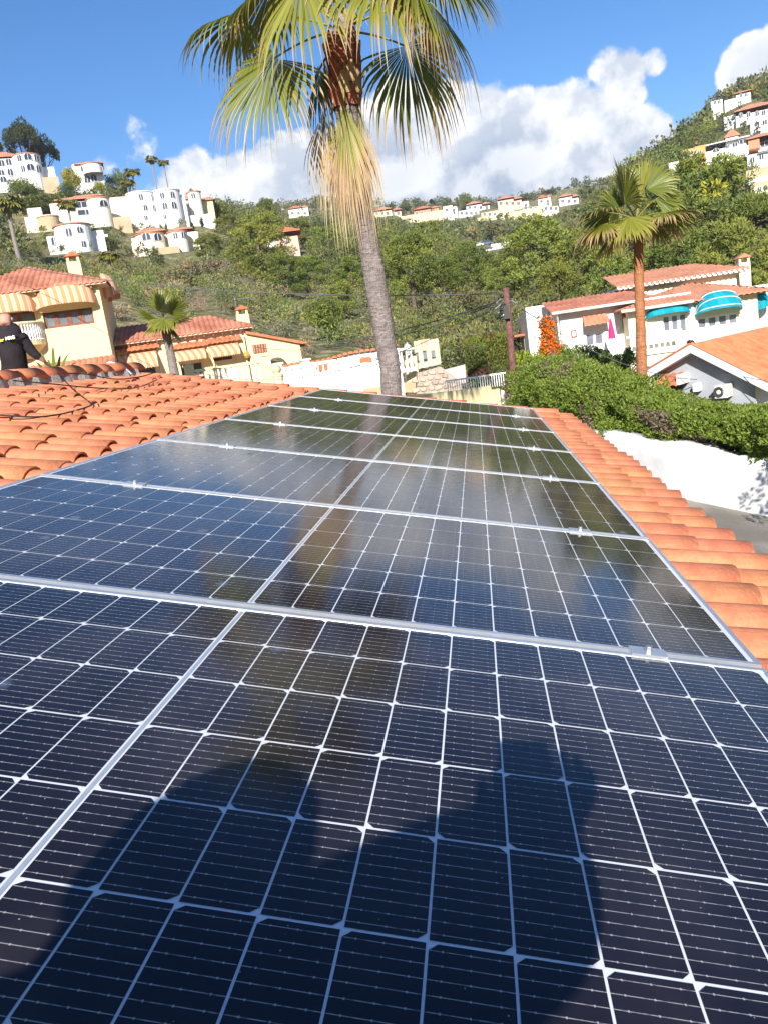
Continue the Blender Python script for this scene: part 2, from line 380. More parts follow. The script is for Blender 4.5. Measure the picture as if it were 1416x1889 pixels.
TM = [tile_mesh(), tile_mesh(.42, .170, .066), tile_mesh(.43, .180, .058)]
mm = MB(); 
for j in range(9):
    a0 = pi*j/9; a1 = pi*(j+1)/9
    mm.poly([(0, -cos(a0)*.074, sin(a0)*.048), (0, -cos(a1)*.074, sin(a1)*.048), (0, 0, 0)])
PLUG = mm.mesh('mortar_plug', pm('pale_mortar', (.62, .50, .40), .95, .2, 20, .6, 60))
PITCH, EXPO = .213, .335
tiles = []; rnd = random.Random(5)
ncol = int((V1-V0-.1)/PITCH)
for c in range(ncol):
    v = V1-.12-c*PITCH
    jog = rnd.choice((0, .03, .07, .01)) + rnd.uniform(-.02, .02)
    k = 0
    while True:
        ul = U_EAVE+rnd.uniform(-.012, .02) if k == 0 else U_EAVE-.175-(k-1)*EXPO-jog+rnd.uniform(-.012, .012)
        top = ul-.40
        if ul < U_RIDGE+.14: break
        if not (-.75 < ul-.1 and top+.05 < .92 and -.75 < top):      # tiles wholly under the panels are left out
            tiles.append((ul-.40, v + rnd.uniform(-.006, .006), rnd.uniform(-.010, .010), rnd.random(), k))
        elif v < -1.05 and not (-.75 < ul-.1 and top+.05 < .92 and v > -1.05):
            tiles.append((ul-.40, v, 0, rnd.random(), k))
        k += 1
tiles = [q for q in tiles if q[0] > U_RIDGE-.22]
def seen(q):
    P = rp(q[0]+.3, q[1], N0+.1); x, y = proj(P); z = (P-CAM) @ RW[2]
    return z > .1 and -40 < x < 1460 and 0 < y < 1900
vis = [q for q in tiles if seen(q)]; vis.sort(key=lambda q: np.linalg.norm(rp(q[0], q[1], N0)-CAM)); near = vis[:296]
ns = set(id(q) for q in near); rest = [q for q in tiles if id(q) not in ns]
for q in near:
    o = link('roof_tile', TM[int(q[3]*3) % 3], house)
    o.matrix_local = ROOFM @ Matrix.Translation((q[0], q[1], N0+.012)) @ Matrix.Rotation(q[2], 4, 'Z')
    if q[4] > 0 and (q[3]*7.7) % 1 < .55:
        g = link('mortar_plug', PLUG, o); g.location = (.385+.03*((q[3]*31) % 1), 0, .008)
bm = bmesh.new()
for q in rest:
    t0 = bmesh.new(); t0.from_mesh(TM[int(q[3]*3) % 3]); t0.transform(ROOFM @ Matrix.Translation((q[0], q[1], N0+.012)) @ Matrix.Rotation(q[2], 4, 'Z'))
    tmp = bpy.data.meshes.new('t'); t0.to_mesh(tmp); t0.free(); bm.from_mesh(tmp); bpy.data.meshes.remove(tmp)
me = bpy.data.meshes.new('roof_tiles_rest'); bm.to_mesh(me); bm.free(); me.materials.append(terra)
tag(link('far_roof_tiles', me, house), kind='stuff', label='farther orange roof tiles')
# ridge: a row of overlapping half-round ridge tiles bedded in mortar
def ridge_mesh():
    m = MB(); k = 10; vs = []; L_ = .43
    for s, r in ((0, .135), (1, .145)):
        for th in (0, .014):
            for j in range(k+1):
                a = pi*(.02+.96*j/k); vs.append((-cos(a)*(r-th), s*L_, sin(a)*(r-th)*.80))
    n = k+1; fs = []
    for j in range(k): fs += [(j, j+1, 2*n+j+1, 2*n+j), (3*n+j, 3*n+j+1, n+j+1, n+j), (j+n, j+1+n, j+1, j), (2*n+j, 2*n+j+1, 3*n+j+1, 3*n+j)]
    fs += [(0, 2*n, 3*n, n), (k, n+k, 3*n+k, 2*n+k)]
    m.add(vs, fs); return m.mesh('ridge_tile', terra, True)
old_terra = pm('old_ridge_terracotta', (.55, .185, .085), .85, .2, 10, .3, 50, objrand=.14, stain=((.25, .11, .08), .5, 9), spec=.2)
RM = ridge_mesh(); RM.materials[0] = old_terra; v = 0.2; k = 0
rz0 = zr+.08
while v < 7.15:
    o = link('ridge_tile', RM, house); o.location = (xr+rnd.uniform(-.008, .008), v, rz0+rnd.uniform(-.005, .006)); o.rotation_euler = (rnd.uniform(-.006, .006)-.006, 0, rnd.uniform(-.012, .012)); v += .365
m = MB(); rnd2 = random.Random(2); vs = []; K = 90
for i in range(K+1):
    vv = -1+8.3*i/K; w_ = .135+.016*sin(i*1.9)+rnd2.uniform(-.012, .012)
    vs += [(xr-w_-.03, vv, zr-.06), (xr-w_, vv, rz0+.02+rnd2.uniform(-.012, .012)), (xr+w_, vv, rz0+.018+rnd2.uniform(-.014, .012)), (xr+w_+.035+rnd2.uniform(0, .02), vv, zr-.075)]
m.add(vs, [(i*4+j, i*4+j+1, i*4+j+5, i*4+j+4) for i in range(K) for j in range(3)])
m.build('ridge_mortar', mortar, house, recalc=True)
# far slope of the roof (seen only as its edge): joined tile ribs
m = MB()
for c in range(int((V1-V0)/PITCH)):
    v = V0+.1+c*PITCH; pr = [(v-cos(pi*j/5)*.08, sin(pi*j/5)*.062) for j in range(6)]
    a = [(xr-.05, y, zr+z-.01) for y, z in pr]; b = [(xl-.24, y, ze-.07+z) for y, z in pr]
    m.add(a+b, [(j, j+1, j+7, j+6) for j in range(5)])
m.build('rear_slope_tiles', terra, house)['kind'] = 'stuff'
# verge tiles along the far gable
for i in range(14):
    u = U_RIDGE+.12+i*.335
    o = link('verge_tile', TM[i % 3], house); o.matrix_local = ROOFM @ Matrix.Translation((u, V1-.05, N0+.035)) @ Matrix.Rotation(rnd.uniform(-.02, .02), 4, 'Z')
# galvanised conduit bending over the ridge, and loose black cables
galv = pm('galvanised', (.55, .57, .58), .38, .12, 8, 0, metal=.9)
P0 = rp(-3.05, 6.05, N0+.10); 
m = MB(); pts = []
for i in range(13):
    a = i/12; ang = -0.35+a*1.75
    pts.append(Vector((xr-.06+.26*a, 7.0+.06*a, rz0+.128+.02*sin(ang)-.21*a*a)))
m.tube(pts, .016, 10); cn = m.build('metal_conduit', galv, None, True)
tag(cn, 'short bent silver conduit lying over the end of the roof ridge', 'conduit')
blk = pm('black_rubber', (.012, .012, .014), .5, .1, 20)
def cable(name, uvn, label, r=.0055):
    P = [Vector(rp(u, v, N0+n)) for u, v, n in uvn]; pts = []
    for i in range(len(P)-1):
        p0 = P[max(i-1, 0)]; p1 = P[i]; p2 = P[i+1]; p3 = P[min(i+2, len(P)-1)]
        for s in range(6):
            t = s/6; pts.append(.5*((2*p1)+(p2-p0)*t+(2*p0-5*p1+4*p2-p3)*t*t+(3*p1-p0-3*p2+p3)*t**3))
    m = MB(); m.tube(pts+[P[-1]], r, 6); return tag(m.build(name, blk, None, True), label, 'cable', 'black cables on the roof tiles')
def onroof(x, y, n):
    d = ray(x, y); dn = d @ NX; t = (N0+n-CAM @ NX)/dn; P = CAM+d*t; return (P @ UX, P[1], n)
cable('black_cable', [onroof(x, y, .085) for x, y in ((-20, 764), (60, 769), (105, 765), (140, 757), (165, 749), (178, 742))], 'black cable lying slack across the middle of the orange tiles')
cable('black_cable', [onroof(x, y, n) for x, y, n in ((108, 690, .2), (135, 718, .09), (158, 736, .085), (172, 747, .085))], 'black cable running down from the roof ridge to the tiles')
cable('black_cable', [onroof(x, y, n) for x, y, n in ((25, 702, .2), (95, 708, .12), (170, 715, .09), (232, 717, .085), (262, 712, .085), (290, 700, .1))], 'black cable trailing just below the ridge mortar')
cable('black_cable', [onroof(x, y, n) for x, y, n in ((110, 688, .22), (160, 690, .22), (195, 697, .17), (225, 699, .17), (262, 694, .2), (288, 686, .23))], 'black cable looped along the top of the ridge tiles')

# ------------------------------------------------------------------ solar panels
HL, PW, GAP = 1.047, 1.038, .020            # half length (down the slope), width, gap between panels
alu = pm('aluminium', (.66, .68, .71), .34, .06, 30, .05, 300, metal=.75, spec=.6)
def glassy(name, kind):
    m = _new(name); t = NT(m)
    tc = t.n('ShaderNodeTexCoord'); uv = t.n('ShaderNodeUVMap').outputs[0]; ob = tc.outputs['Object']
    geo_ = t.n('ShaderNodeNewGeometry').outputs['Position']
    if kind == 'cell':
        sx = t.n('ShaderNodeSeparateXYZ', {0: uv})
        rand = t.n('ShaderNodeObjectInfo').outputs['Random']
        base = t.mix(t.noise(geo_, 3, 2), (.0075, .0065, .0120), (.0115, .0100, .0180))
        # nine soldered ribbons across the cell, with brighter solder pads
        fr = t.math('FRACT', t.math('MULTIPLY', sx.outputs['Y'], 9.0)); d = t.math('ABSOLUTE', t.math('SUBTRACT', fr, .5))
        line = t.math('LESS_THAN', d, .030)
        pad = t.math('MULTIPLY', t.math('LESS_THAN', d, .075), t.math('LESS_THAN', t.math('ABSOLUTE', t.math('SUBTRACT', t.math('FRACT', t.math('MULTIPLY', sx.outputs['X'], 3.0)), .5)), .032))
        fin = t.math('LESS_THAN', t.math('ABSOLUTE', t.math('SUBTRACT', t.math('FRACT', t.math('MULTIPLY', sx.outputs['X'], 54.0)), .5)), .05)
        base = t.mix(t.math('MULTIPLY', fin, .10), base, (.10, .11, .14))
        brk = t.ramp(t.noise(geo_, 95, 2), .34, .55)
        base = t.mix(t.math('MULTIPLY', line, t.math('ADD', t.math('MULTIPLY', brk, .5), .3)), base, (.40, .39, .38))
        base = t.mix(t.math('MULTIPLY', pad, .6), base, (.5, .5, .5))
    else:
        base = t.mix(t.noise(geo_, 6, 3), (.68, .70, .73), (.74, .76, .79))
    # dust specks and dried drops on the glass; sky reflection is tinted into the drops
    sp = t.n('ShaderNodeTexVoronoi', {'Vector': geo_, 'Scale': 105.0, 'Randomness': 1.0})
    spk = t.math('MULTIPLY', t.math('LESS_THAN', sp.outputs['Distance'], t.math('MULTIPLY', t.n('ShaderNodeSeparateXYZ', {0: sp.outputs['Color']}).outputs['Z'], .11)), t.math('GREATER_THAN', t.n('ShaderNodeSeparateXYZ', {0: sp.outputs['Color']}).outputs['X'], .84))
    base = t.mix(t.math('MULTIPLY', spk, .55), base, (.62, .58, .52))
    dz = t.n('ShaderNodeTexVoronoi', {'Vector': t.n('ShaderNodeMapping', {'Vector': geo_, 'Scale': (1, .62, 1)}).outputs[0], 'Scale': 8.2, 'Randomness': 1.0})
    dsel = t.math('GREATER_THAN', t.n('ShaderNodeSeparateXYZ', {0: dz.outputs['Color']}).outputs['Y'], .60)
    drop = t.math('MULTIPLY', t.n('ShaderNodeMapRange', {'Value': t.math('ADD', dz.outputs['Distance'], t.math('MULTIPLY', t.math('SUBTRACT', t.noise(geo_, 60, 3), .5), .12)), 'From Min': .15, 'From Max': .06}, interpolation_type='SMOOTHSTEP').outputs[0], dsel)
    film = t.ramp(t.noise(geo_, 1.7, 5, .6), .35, .8)
    base = t.mix(t.math('MULTIPLY', drop, .22), base, (.30, .40, .58))
    base = t.mix(t.math('MULTIPLY', film, .11), base, (.44, .37, .34))
    rgh = t.math('ADD', t.math('ADD', t.math('MULTIPLY', film, .05), .055), t.math('MULTIPLY', drop, .25))
    bp = t.n('ShaderNodeBump', {'Height': t.noise(geo_, 420, 2), 'Strength': .08, 'Distance': .0006})
    p = t.n('ShaderNodeBsdfPrincipled', {'Base Color': base, 'Roughness': rgh, 'IOR': 1.39, 'Specular IOR Level': .5, 'Normal': bp.outputs[0]})
    t.n('ShaderNodeOutputMaterial', {'Surface': p.outputs[0]}); return m
M_CELL, M_BACK = glassy('solar_cell_under_glass', 'cell'), glassy('white_backsheet_under_glass', 'back')
# half cells: 12 + 12 across, 6 rows; the cut halves have their two clipped corners on one side, alternating by row
CW, CH, CG, MID, ROWG = .0822, .1645, .0030, .0130, .0040
def cell_mesh(side):
    x, y, c = CW/2, CH/2, .0088
    pts = ([(-x, -y+c), (-x+c, -y), (x, -y), (x, y), (-x+c, y), (-x, y-c)] if side < 0 else
           [(-x, -y), (x-c, -y), (x, -y+c), (x, y-c), (x-c, y), (-x, y)])
    me = bpy.data.meshes.new('cell'); me.from_pydata([(a, b, 0) for a, b in pts], [], [tuple(range(6))]); me.materials.append(M_CELL)
    uvl = me.uv_layers.new(name='UVMap')
    for i, (a, b) in enumerate(pts): uvl.data[i].uv = (a/CW+.5, b/CH+.5)
    return me
CM = {-1: cell_mesh(-1), 1: cell_mesh(1)}
def cell_spots():
    out = []
    for r in range(6):
        v = (r-2.5)*(CH+ROWG)
        for h in (-1, 1):
            for k in range(12):
                out.append((h*(MID/2+CW/2+k*(CW+CG)), v, -1 if r % 2 == 0 else 1))
    return out
ORD = ['nearest', 'second nearest', 'third nearest', 'fourth nearest', 'third farthest', 'second farthest', 'farthest']
EXTRA = ['with the photographer\'s shadow falling across it', 'reflecting deep blue sky and brown palm fronds', 'reflecting the palm trunk',
         'greyed by the reflected cloud', 'pale with cloud reflection', 'dark with reflected greenery', 'at the gable end of the roof']
fm = MB()
for a, b in ((-1, 1), (1, 1)):
    pass
fm.box(-HL, HL, -PW/2, -PW/2+.011, -.035, .0012); fm.box(-HL, HL, PW/2-.011, PW/2, -.035, .0012)
fm.box(-HL, -HL+.011, -PW/2+.011, PW/2-.011, -.035, .0011); fm.box(HL-.011, HL, -PW/2+.011, PW/2-.011, -.035, .0011)
FRAME = fm.mesh('frame', alu); bmx = bmesh.new(); bmx.from_mesh(FRAME); bmesh.ops.recalc_face_normals(bmx, faces=bmx.faces); bmx.to_mesh(FRAME); bmx.free()
bk = MB(); bk.box(-HL+.010, HL-.010, -PW/2+.010, PW/2-.010, -.006, -.0016); BACK = bk.mesh('backsheet', M_BACK)
bmx = bmesh.new(); bmx.from_mesh(BACK); bmesh.ops.recalc_face_normals(bmx, faces=bmx.faces); bmx.to_mesh(BACK); bmx.free()
dv = MB(); dv.box(-.0030, .0030, -PW/2+.02, PW/2-.02, -.0016, -.0009); DIV = dv.mesh('centre_ribbon', pm('ribbon_under_glass', (.33, .37, .43), .12, .1, 20, spec=.5))
cl = MB(); cl.box(-.035, .035, -.021, .021, .0015, .0055); cl.box(-.035, .035, -.0085, .0085, -.03, .0016); CLAMP = cl.mesh('clamp', alu)
bo = MB(); bo.lathe([(0, .016), (.0062, .016), (.0074, .0145), (.0074, .0056)], n=6); BOLT = bo.mesh('bolt', galv)
joined = None
for i in range(7):
    vc = -PW/2-GAP/2 + i*(PW+GAP)
    e = empty('solar_panel', (0, 0, 0), 0, '%s of the seven solar panels, %s' % (ORD[i], EXTRA[i]), 'solar panel', 'solar panels on the tiled roof')
    e.matrix_world = ROOFM @ Matrix.Translation((0, vc, 0))
    link('frame', FRAME, e); link('backsheet', BACK, e); link('centre_ribbon', DIV, e)
    if i < 4:
        for (x, y, sd_) in cell_spots():
            o = link('solar_cell', CM[sd_], e); o.location = (x, y, -.0009)
    else:
        if joined is None:
            V, Q, UVs = [], [], []
            me = bpy.data.meshes.new('solar_cells'); fs = []
            for (x, y, sd_) in cell_spots():
                o0 = len(V); q = CM[sd_]
                for k in range(6):
                    co = q.vertices[k].co; V.append((co.x+x, co.y+y, 0)); UVs += list(q.uv_layers[0].data[k].uv)
                fs.append(tuple(range(o0, o0+6)))
            me.from_pydata(V, [], fs); me.materials.append(M_CELL); u = me.uv_layers.new(name='UVMap'); u.data.foreach_set('uv', UVs); joined = me
        o = link('solar_cells', joined, e); o.location = (0, 0, -.0009); o['kind'] = 'stuff'
    if i < 6:
        for uu in (.822, -.70):
            c = link('mid_clamp', CLAMP, e); c.location = (uu, PW/2+GAP/2, 0); b = link('bolt', BOLT, c)
# rails under the panels
for k, uu in enumerate((.822, -.70)):
    m = MB(); m.box(-.02, .02, -1.15, 6.45, N0+.075, -.037); o = m.build('mounting_rail', alu); o.matrix_world = ROOFM @ Matrix.Translation((uu, 0, 0))
    tag(o, ['aluminium mounting rail under the eave side of the solar panels', 'aluminium mounting rail under the ridge side of the solar panels'][k], 'rail')
# ------------------------------------------------------------------ fan palms
palm_leaf = leafmat('fan_palm_leaf', transl=.33, rough=.38, spec=.5, objrand=.05)
def norm(v): return v/(np.linalg.norm(v)+1e-9)
def frond_mesh(apex, hub, axis, L_, spread=120, nseg=40, droop=1.0, age=.25, hue=0.0, fold=.25, seed=0, pet_r=.018, split=.45, width=1.0, dead=False, upside=None):
    """one fan leaf: petiole from the crown to the hub, then pleated segments that part and droop"""
    rg = np.random.default_rng(seed); apex, hub, axis = map(lambda q: np.asarray(q, float), (apex, hub, axis))
    V, F, C = [], [], []
    green = np.array([.13+hue*.13, .175+hue*.09, .026]); ygreen = np.array([.30, .27, .05]); tan = np.array([.46, .31, .16]); straw = np.array([.58, .45, .26])
    # petiole
    m0 = norm(axis-hub); out = hub-apex; mid = apex+out*.5+np.array([0, 0, .10*np.linalg.norm(out)])
    pts = [(1-t)**2*apex+2*t*(1-t)*mid+t*t*hub for t in np.linspace(0, 1, 8)]
    pts.append(hub+m0*L_*.22)
    for i, P in enumerate(pts):
        t = norm(pts[min(i+1, 8)]-pts[max(i-1, 0)]); a = norm(np.cross(t, [0, .3, 1])); b = np.cross(a, t)
        r = pet_r*(1.25-.5*i/8)*(0.35 if i == 8 else 1)
        V += [P+a*r*1.5, P+b*r, P-a*r*1.5, P-b*r]
    for i in range(8):
        for j in range(4): F.append((i*4+j, i*4+(j+1) % 4, i*4+4+(j+1) % 4, i*4+4+j)); C.append([(.34, .30, .06)]*4 if not dead else [tan]*4)
    up = norm((hub-apex)*np.array([1, 1, 0])+np.array([0, 0, .45])) if upside is None else norm(np.asarray(upside, float))
    n = norm(up-m0*(up @ m0)); s = np.cross(m0, n)
    ns = 9; dth = radians(spread)*2/nseg
    for k in range(nseg):
        q = (k+.5)/nseg*2-1; th = radians(spread)*q + rg.normal(0, .012)
        d = norm(cos(th)*m0+sin(th)*s-n*fold*abs(sin(th)))
        Ls = L_*(1.0-.28*abs(q)**1.5)*rg.uniform(.88, 1.08)
        p = hub+m0*L_*.05*(1-abs(q)); age_k = np.clip(age+rg.normal(0, .09), 0, .95); dr = droop*rg.uniform(.7, 1.35); tw = rg.normal(0, .25)
        wv0 = norm(-sin(th)*m0+cos(th)*s); o0 = len(V); pal = rg.uniform(.8, 1.2)
        for i in range(ns+1):
            t = i/ns
            fw = min(t, split)*Ls*dth*.78*width
            if t > split: fw *= max(0.04, 1-((t-split)/(1-split))**.9)
            wv = norm(wv0-d*(wv0 @ d)); nn = np.cross(d, wv)
            if t > split: wv = norm(wv*cos(tw*(t-split)*3)+nn*sin(tw*(t-split)*3))
            pl = fw*.55
            V += [p-wv*fw, p+nn*pl, p+wv*fw]
            g = np.array([0, 0, -1.0]); k_ = dr*(.12 if t < split*.8 else 1.05*min(1, (t-split*.8)/.22+.35))
            p = p+d*Ls/ns
            d = norm(d+g*k_*1.0/ns*2.1+rg.normal(0, .012, 3))
        def colr(t):
            g0 = green*pal+(ygreen-green)*np.clip(t*.7+hue*.35, 0, 1)*.6
            e = (t-(1-age_k))/.16
            c = g0 if e < -.8 else (g0+(ygreen*1.15-g0)*min(1, (e+.8)/.8) if e < 0 else ygreen*1.15+(tan*pal-ygreen*1.15)*min(1, e))
            return tan*(1-t)+straw*t*pal if dead and t > .15 else c
        for i in range(ns):
            for j in range(2):
                a = o0+i*3+j; F.append((a, a+1, a+4, a+3)); c0, c1 = colr(i/ns), colr((i+1)/ns); C.append([c0, c0, c1, c1])
    me = fastmesh('frond', V, F, palm_leaf, np.array(C, np.float32)); return me
def palm_trunk(root, pts, rad, mat_, n=18, rings=14, amp=.035, seed=1):
    rg = random.Random(seed); P = [Vector(p) for p in pts]; m = MB(); path, rs = [], []
    K = rings*2
    for i in range(K+1):
        t = i/K*(len(P)-1); j = min(int(t), len(P)-2); f = t-j
        a = P[max(j-1, 0)]; b = P[j]; c = P[j+1]; d = P[min(j+2, len(P)-1)]
        q = .5*((2*b)+(c-a)*f+(2*a-5*b+4*c-d)*f*f+(3*b-a-3*c+d)*f**3)
        r0 = rad[j]*(1-f)+rad[j+1]*f
        path.append(q); rs.append(r0*(1+amp*(1 if i % 2 else -1)*rg.uniform(.3, 1)+rg.uniform(-.02, .02)))
    m.tube(path, rs, n); 
    for i in range(len(m.v)): x, y, z = m.v[i]; m.v[i] = (x+rg.uniform(-1, 1)*rad[0]*.03, y+rg.uniform(-1, 1)*rad[0]*.03, z+rg.uniform(-1, 1)*rad[0]*.06)
    return m.build('trunk', mat_, root, True)
def bark(name, c1, c2, scale, strength=1.0):
    m = _new(name); t = NT(m); co = t.n('ShaderNodeTexCoord').outputs['Object']
    sq = t.n('ShaderNodeMapping', {'Vector': co, 'Scale': (1, 1, 4.5)}).outputs[0]; ln = t.n('ShaderNodeMapping', {'Vector': co, 'Scale': (5, 5, .7)}).outputs[0]
    n1 = t.noise(sq, scale, 6, .65, .6); n2 = t.noise(ln, scale*1.6, 5, .6)
    f = t.ramp(t.math('ADD', t.math('MULTIPLY', n1, .55), t.math('MULTIPLY', n2, .45)), .36, .66)
    col = t.mix(f, c1, c2)
    col = t.mix(t.math('MULTIPLY', t.ramp(t.noise(co, scale*.6, 4), .5, .72), .35), col, tuple(x*1.35 for x in c2))
    bp = t.n('ShaderNodeBump', {'Height': t.math('ADD', n1, t.math('MULTIPLY', n2, .8)), 'Strength': strength, 'Distance': .035})
    p = t.n('ShaderNodeBsdfPrincipled', {'Base Color': col, 'Roughness': .95, 'Specular IOR Level': .12, 'Normal': bp.outputs[0]})
    t.n('ShaderNodeOutputMaterial', {'Surface': p.outputs[0]}); return m
grey_bark = bark('grey_palm_bark', (.16, .125, .115), (.40, .34, .31), 9)
red_bark = bark('reddish_palm_bark', (.30, .115, .05), (.52, .235, .115), 6)
boot_m = bark('leaf_base_boots', (.24, .065, .045), (.52, .20, .12), 14, .6)
fibre = pm('palm_fibre', (.40, .27, .15), .95, .4, 40, .8, 90)
# --- the big palm right behind the gable
PY = 12.0
def pp(x, y, dy=0.0): return atY(x, y, PY+dy)
pal = empty('fan_palm', (float(pp(722, 725)[0]), PY, -2.7), 0, 'tall fan palm with drooping yellowing fronds rising behind the solar panels', 'palm tree')
pal_inv = np.array([pp(722, 725)[0], PY, -2.7])
tp = [pp(726, 1045)-pal_inv, pp(722, 725)-pal_inv, pp(712, 640)-pal_inv, pp(694, 530)-pal_inv, pp(676, 430)-pal_inv, pp(655, 300)-pal_inv, pp(638, 190)-pal_inv, pp(632, 90)-pal_inv, pp(636, 20)-pal_inv]
palm_trunk(pal, tp, [.22, .178, .172, .185, .165, .16, .19, .21, .10], grey_bark, rings=54, amp=.055)
# split leaf bases, deep red brown, wrapping the neck
rg = random.Random(4)
for row in range(6):
    for k in range(7):
        a = 2*pi*(k+.5*(row % 2))/7+rg.uniform(-.1, .1); f = row/5
        c = Vector(tp[6])*(1-f)+Vector(tp[7])*f; r = .205+.035*sin(pi*f); wd = .115; h = .25*rg.uniform(.8, 1.15)
        tx = Vector((-sin(a), cos(a), 0)); ox = Vector((cos(a), sin(a), 0)); m = MB()
        pts = [c+ox*r+tx*wd*.8+Vector((0, 0, -.06)), c+ox*(r+.02)+Vector((0, 0, -.08)), c+ox*r-tx*wd*.8+Vector((0, 0, -.06)),
               c+ox*(r+.035)+tx*wd*rg.uniform(.5, .9)+Vector((0, 0, h*.6)), c+ox*(r+.07)+Vector((0, 0, h*.75)), c+ox*(r+.035)-tx*wd*rg.uniform(.5, .9)+Vector((0, 0, h*.6)),
               c+ox*(r+.06)+tx*wd*.25+Vector((0, 0, h)), c+ox*(r+.075)+Vector((0, 0, h*.95)), c+ox*(r+.06)-tx*wd*.3+Vector((0, 0, h*rg.uniform(.8, 1)))]
        m.add(pts, [(0, 1, 4, 3), (1, 2, 5, 4), (3, 4, 7, 6), (4, 5, 8, 7)])
        o = m.build('leaf_base', boot_m if rg.random() < .75 else fibre, pal); o.modifiers.new('s', 'SOLIDIFY').thickness = .014
AP = (636, 55)
FR = [ # hub px, axis end px, depth of hub, depth of end, length, spread, segs, droop, age, hue, fold, dead, width
 ((505,108), (418,212), -.55, -.75, 1.65, 118, 56, 1.7, .36, .25, .22, 0, .72),
 ((445,25), (340,66), .3, .4, 1.45, 110, 42, 2.0, .28, -.05, .42, 0, .75),
 ((560,-45), (515,60), -1.0, -1.5, 1.6, 105, 46, 1.5, .26, .7, .3, 0, .8),
 ((505,-30), (435,25), -.1, -.3, 1.45, 115, 48, 1.5, .20, .45, .35, 0, 1),
 ((748,85), (782,165), .2, .3, 1.75, 108, 52, 2.6, .34, -.2, .3, 0, .62),
 ((795,5), (858,78), -.25, -.5, 1.75, 105, 50, 2.8, .44, .15, .45, 0, .62),
 ((695,-55), (725,40), -.9, -1.4, 1.55, 105, 44, 1.6, .28, .6, .3, 0, .8),
 ((800,-60), (862,-35), .5, .8, 1.45, 112, 46, 1.7, .22, .0, .40, 0, 1),
 ((634,190), (646,300), -.30, -.33, 1.85, 27, 44, 1.6, .62, .6, .10, 0, .95),
 ((588,130), (570,205), .20, .22, 1.0, 95, 38, 1.5, .06, -.3, .40, 0, 1),
 ((612,215), (616,330), -.18, -.22, 2.0, 19, 26, 1.9, .8, .3, .10, 1, .8),
 ((664,200), (672,320), -.10, -.12, 2.15, 18, 30, 1.8, .8, .2, .10, 1, .8),
 ((630,230), (640,350), -.30, -.30, 1.9, 20, 26, 1.9, .8, .2, .10, 1, .7),
 ((600,200), (590,320), .10, .12, 1.6, 24, 22, 1.9, .8, .2, .10, 1, .7),
 ((560,-170), (500,-270), -.2, -.5, 1.5, 110, 30, .8, .08, .4, .3, 0, 1),
 ((720,-160), (800,-240), .1, .2, 1.5, 110, 30, .8, .08, .3, .3, 0, 1),
 ((640,-200), (650,-330), -.1, .1, 1.4, 100, 30, .5, .05, .5, .2, 0, 1),
 ((640,-130), (600,-210), 1.0, 1.6, 1.5, 110, 30, .9, .1, .3, .3, 0, 1),
 ((760,-45), (800,30), -.5, -.9, 1.5, 105, 42, 1.8, .34, .3, .35, 0, .8)]
for i, (h, e_, dh, de, L_, sp, ns, dr, ag, hu, fo, dd, wd) in enumerate(FR):
    ap = pp(*AP)+np.array([0, -.05 if dh < 0 else .05, 0])
    if i == 8: ap = pp(640, 60, -.22)
    H = pp(*h, dh); E_ = pp(*e_, de)
    me = frond_mesh(ap-pal_inv, H-pal_inv, E_-pal_inv, L_, sp, ns, dr, ag, hu, fo, 100+i, .017, .45, wd, bool(dd), upside=(0, -1, .25) if i in (8, 10, 11, 12, 13) else (-.35, -1, .45) if i == 0 else (.3, -.9, .5) if i == 4 else None)
    link('dead_frond' if dd else 'frond', me, pal)
def simple_palm(name, label, base, tops, trunk_r, mat_, fr, Y, group=None, scale=1.0, seed=0, rings=30):
    base = np.asarray(base, float); e = empty(name, base.tolist(), 0, label, 'palm tree', group)
    palm_trunk(e, [np.asarray(p)-base for p in tops], trunk_r, mat_, 12, rings, .03, seed)
    ap = np.asarray(tops[-1])-base
    for i, (h, x, L_, sp, ns, dr, ag, hu, fo) in enumerate(fr):
        link('frond', frond_mesh(ap, np.asarray(h)-base, np.asarray(x)-base, L_, sp, ns, dr, ag, hu, fo, seed*50+i, .016, .60, 1.05), e)
    return e
# --- reddish trunked palm by the right hand house
Y2 = 22.0
def p2(x, y, dy=0): return atY(x, y, Y2+dy)
b2 = p2(1186, 740); b2[2] = float(ground(b2[0], b2[1]))-.2
fr2 = [((1152,372),(1145,325),-.2,-.4,1.25,105,44,.75,.06,.35,.25), ((1180,365),(1192,275),.1,.1,1.25,20,16,.05,.0,.9,.05), ((1122,392),(1085,392),.0,-.2,1.15,110,40,1.5,.12,.2,.4),
 ((1118,412),(1080,425),-.3,-.6,1.35,110,44,1.6,.35,.5,.45), ((1160,400),(1156,420),-.7,-1.2,1.15,112,44,1.2,.10,.6,.35), ((1208,368),(1242,345),.2,.5,1.15,110,40,1.4,.08,.1,.4),
 ((1225,392),(1256,386),-.4,-.7,1.25,110,44,1.5,.35,.5,.45), ((1205,405),(1235,420),.3,.5,1.15,105,36,1.8,.4,.2,.45), ((1140,385),(1115,365),.4,.8,1.1,110,36,1.3,.08,.0,.4), ((1135,425),(1112,450),.3,.5,1.1,100,34,1.8,.3,-.2,.45), ((1192,350),(1210,318),.5,.7,1.1,105,36,1.0,.05,.1,.3)]
simple_palm('fan_palm', 'slender fan palm with smooth reddish trunk in front of the cream villa on the right', b2, [b2, p2(1184, 690), p2(1181, 600), p2(1178, 510), p2(1176, 430), p2(1172, 405)], [.18, .15, .137, .135, .13, .12], red_bark,
  [(p2(*h, dh), p2(*x, de), L_*.92, sp, ns, dr, ag, hu, fo) for h, x, dh, de, L_, sp, ns, dr, ag, hu, fo in fr2], Y2, seed=3)
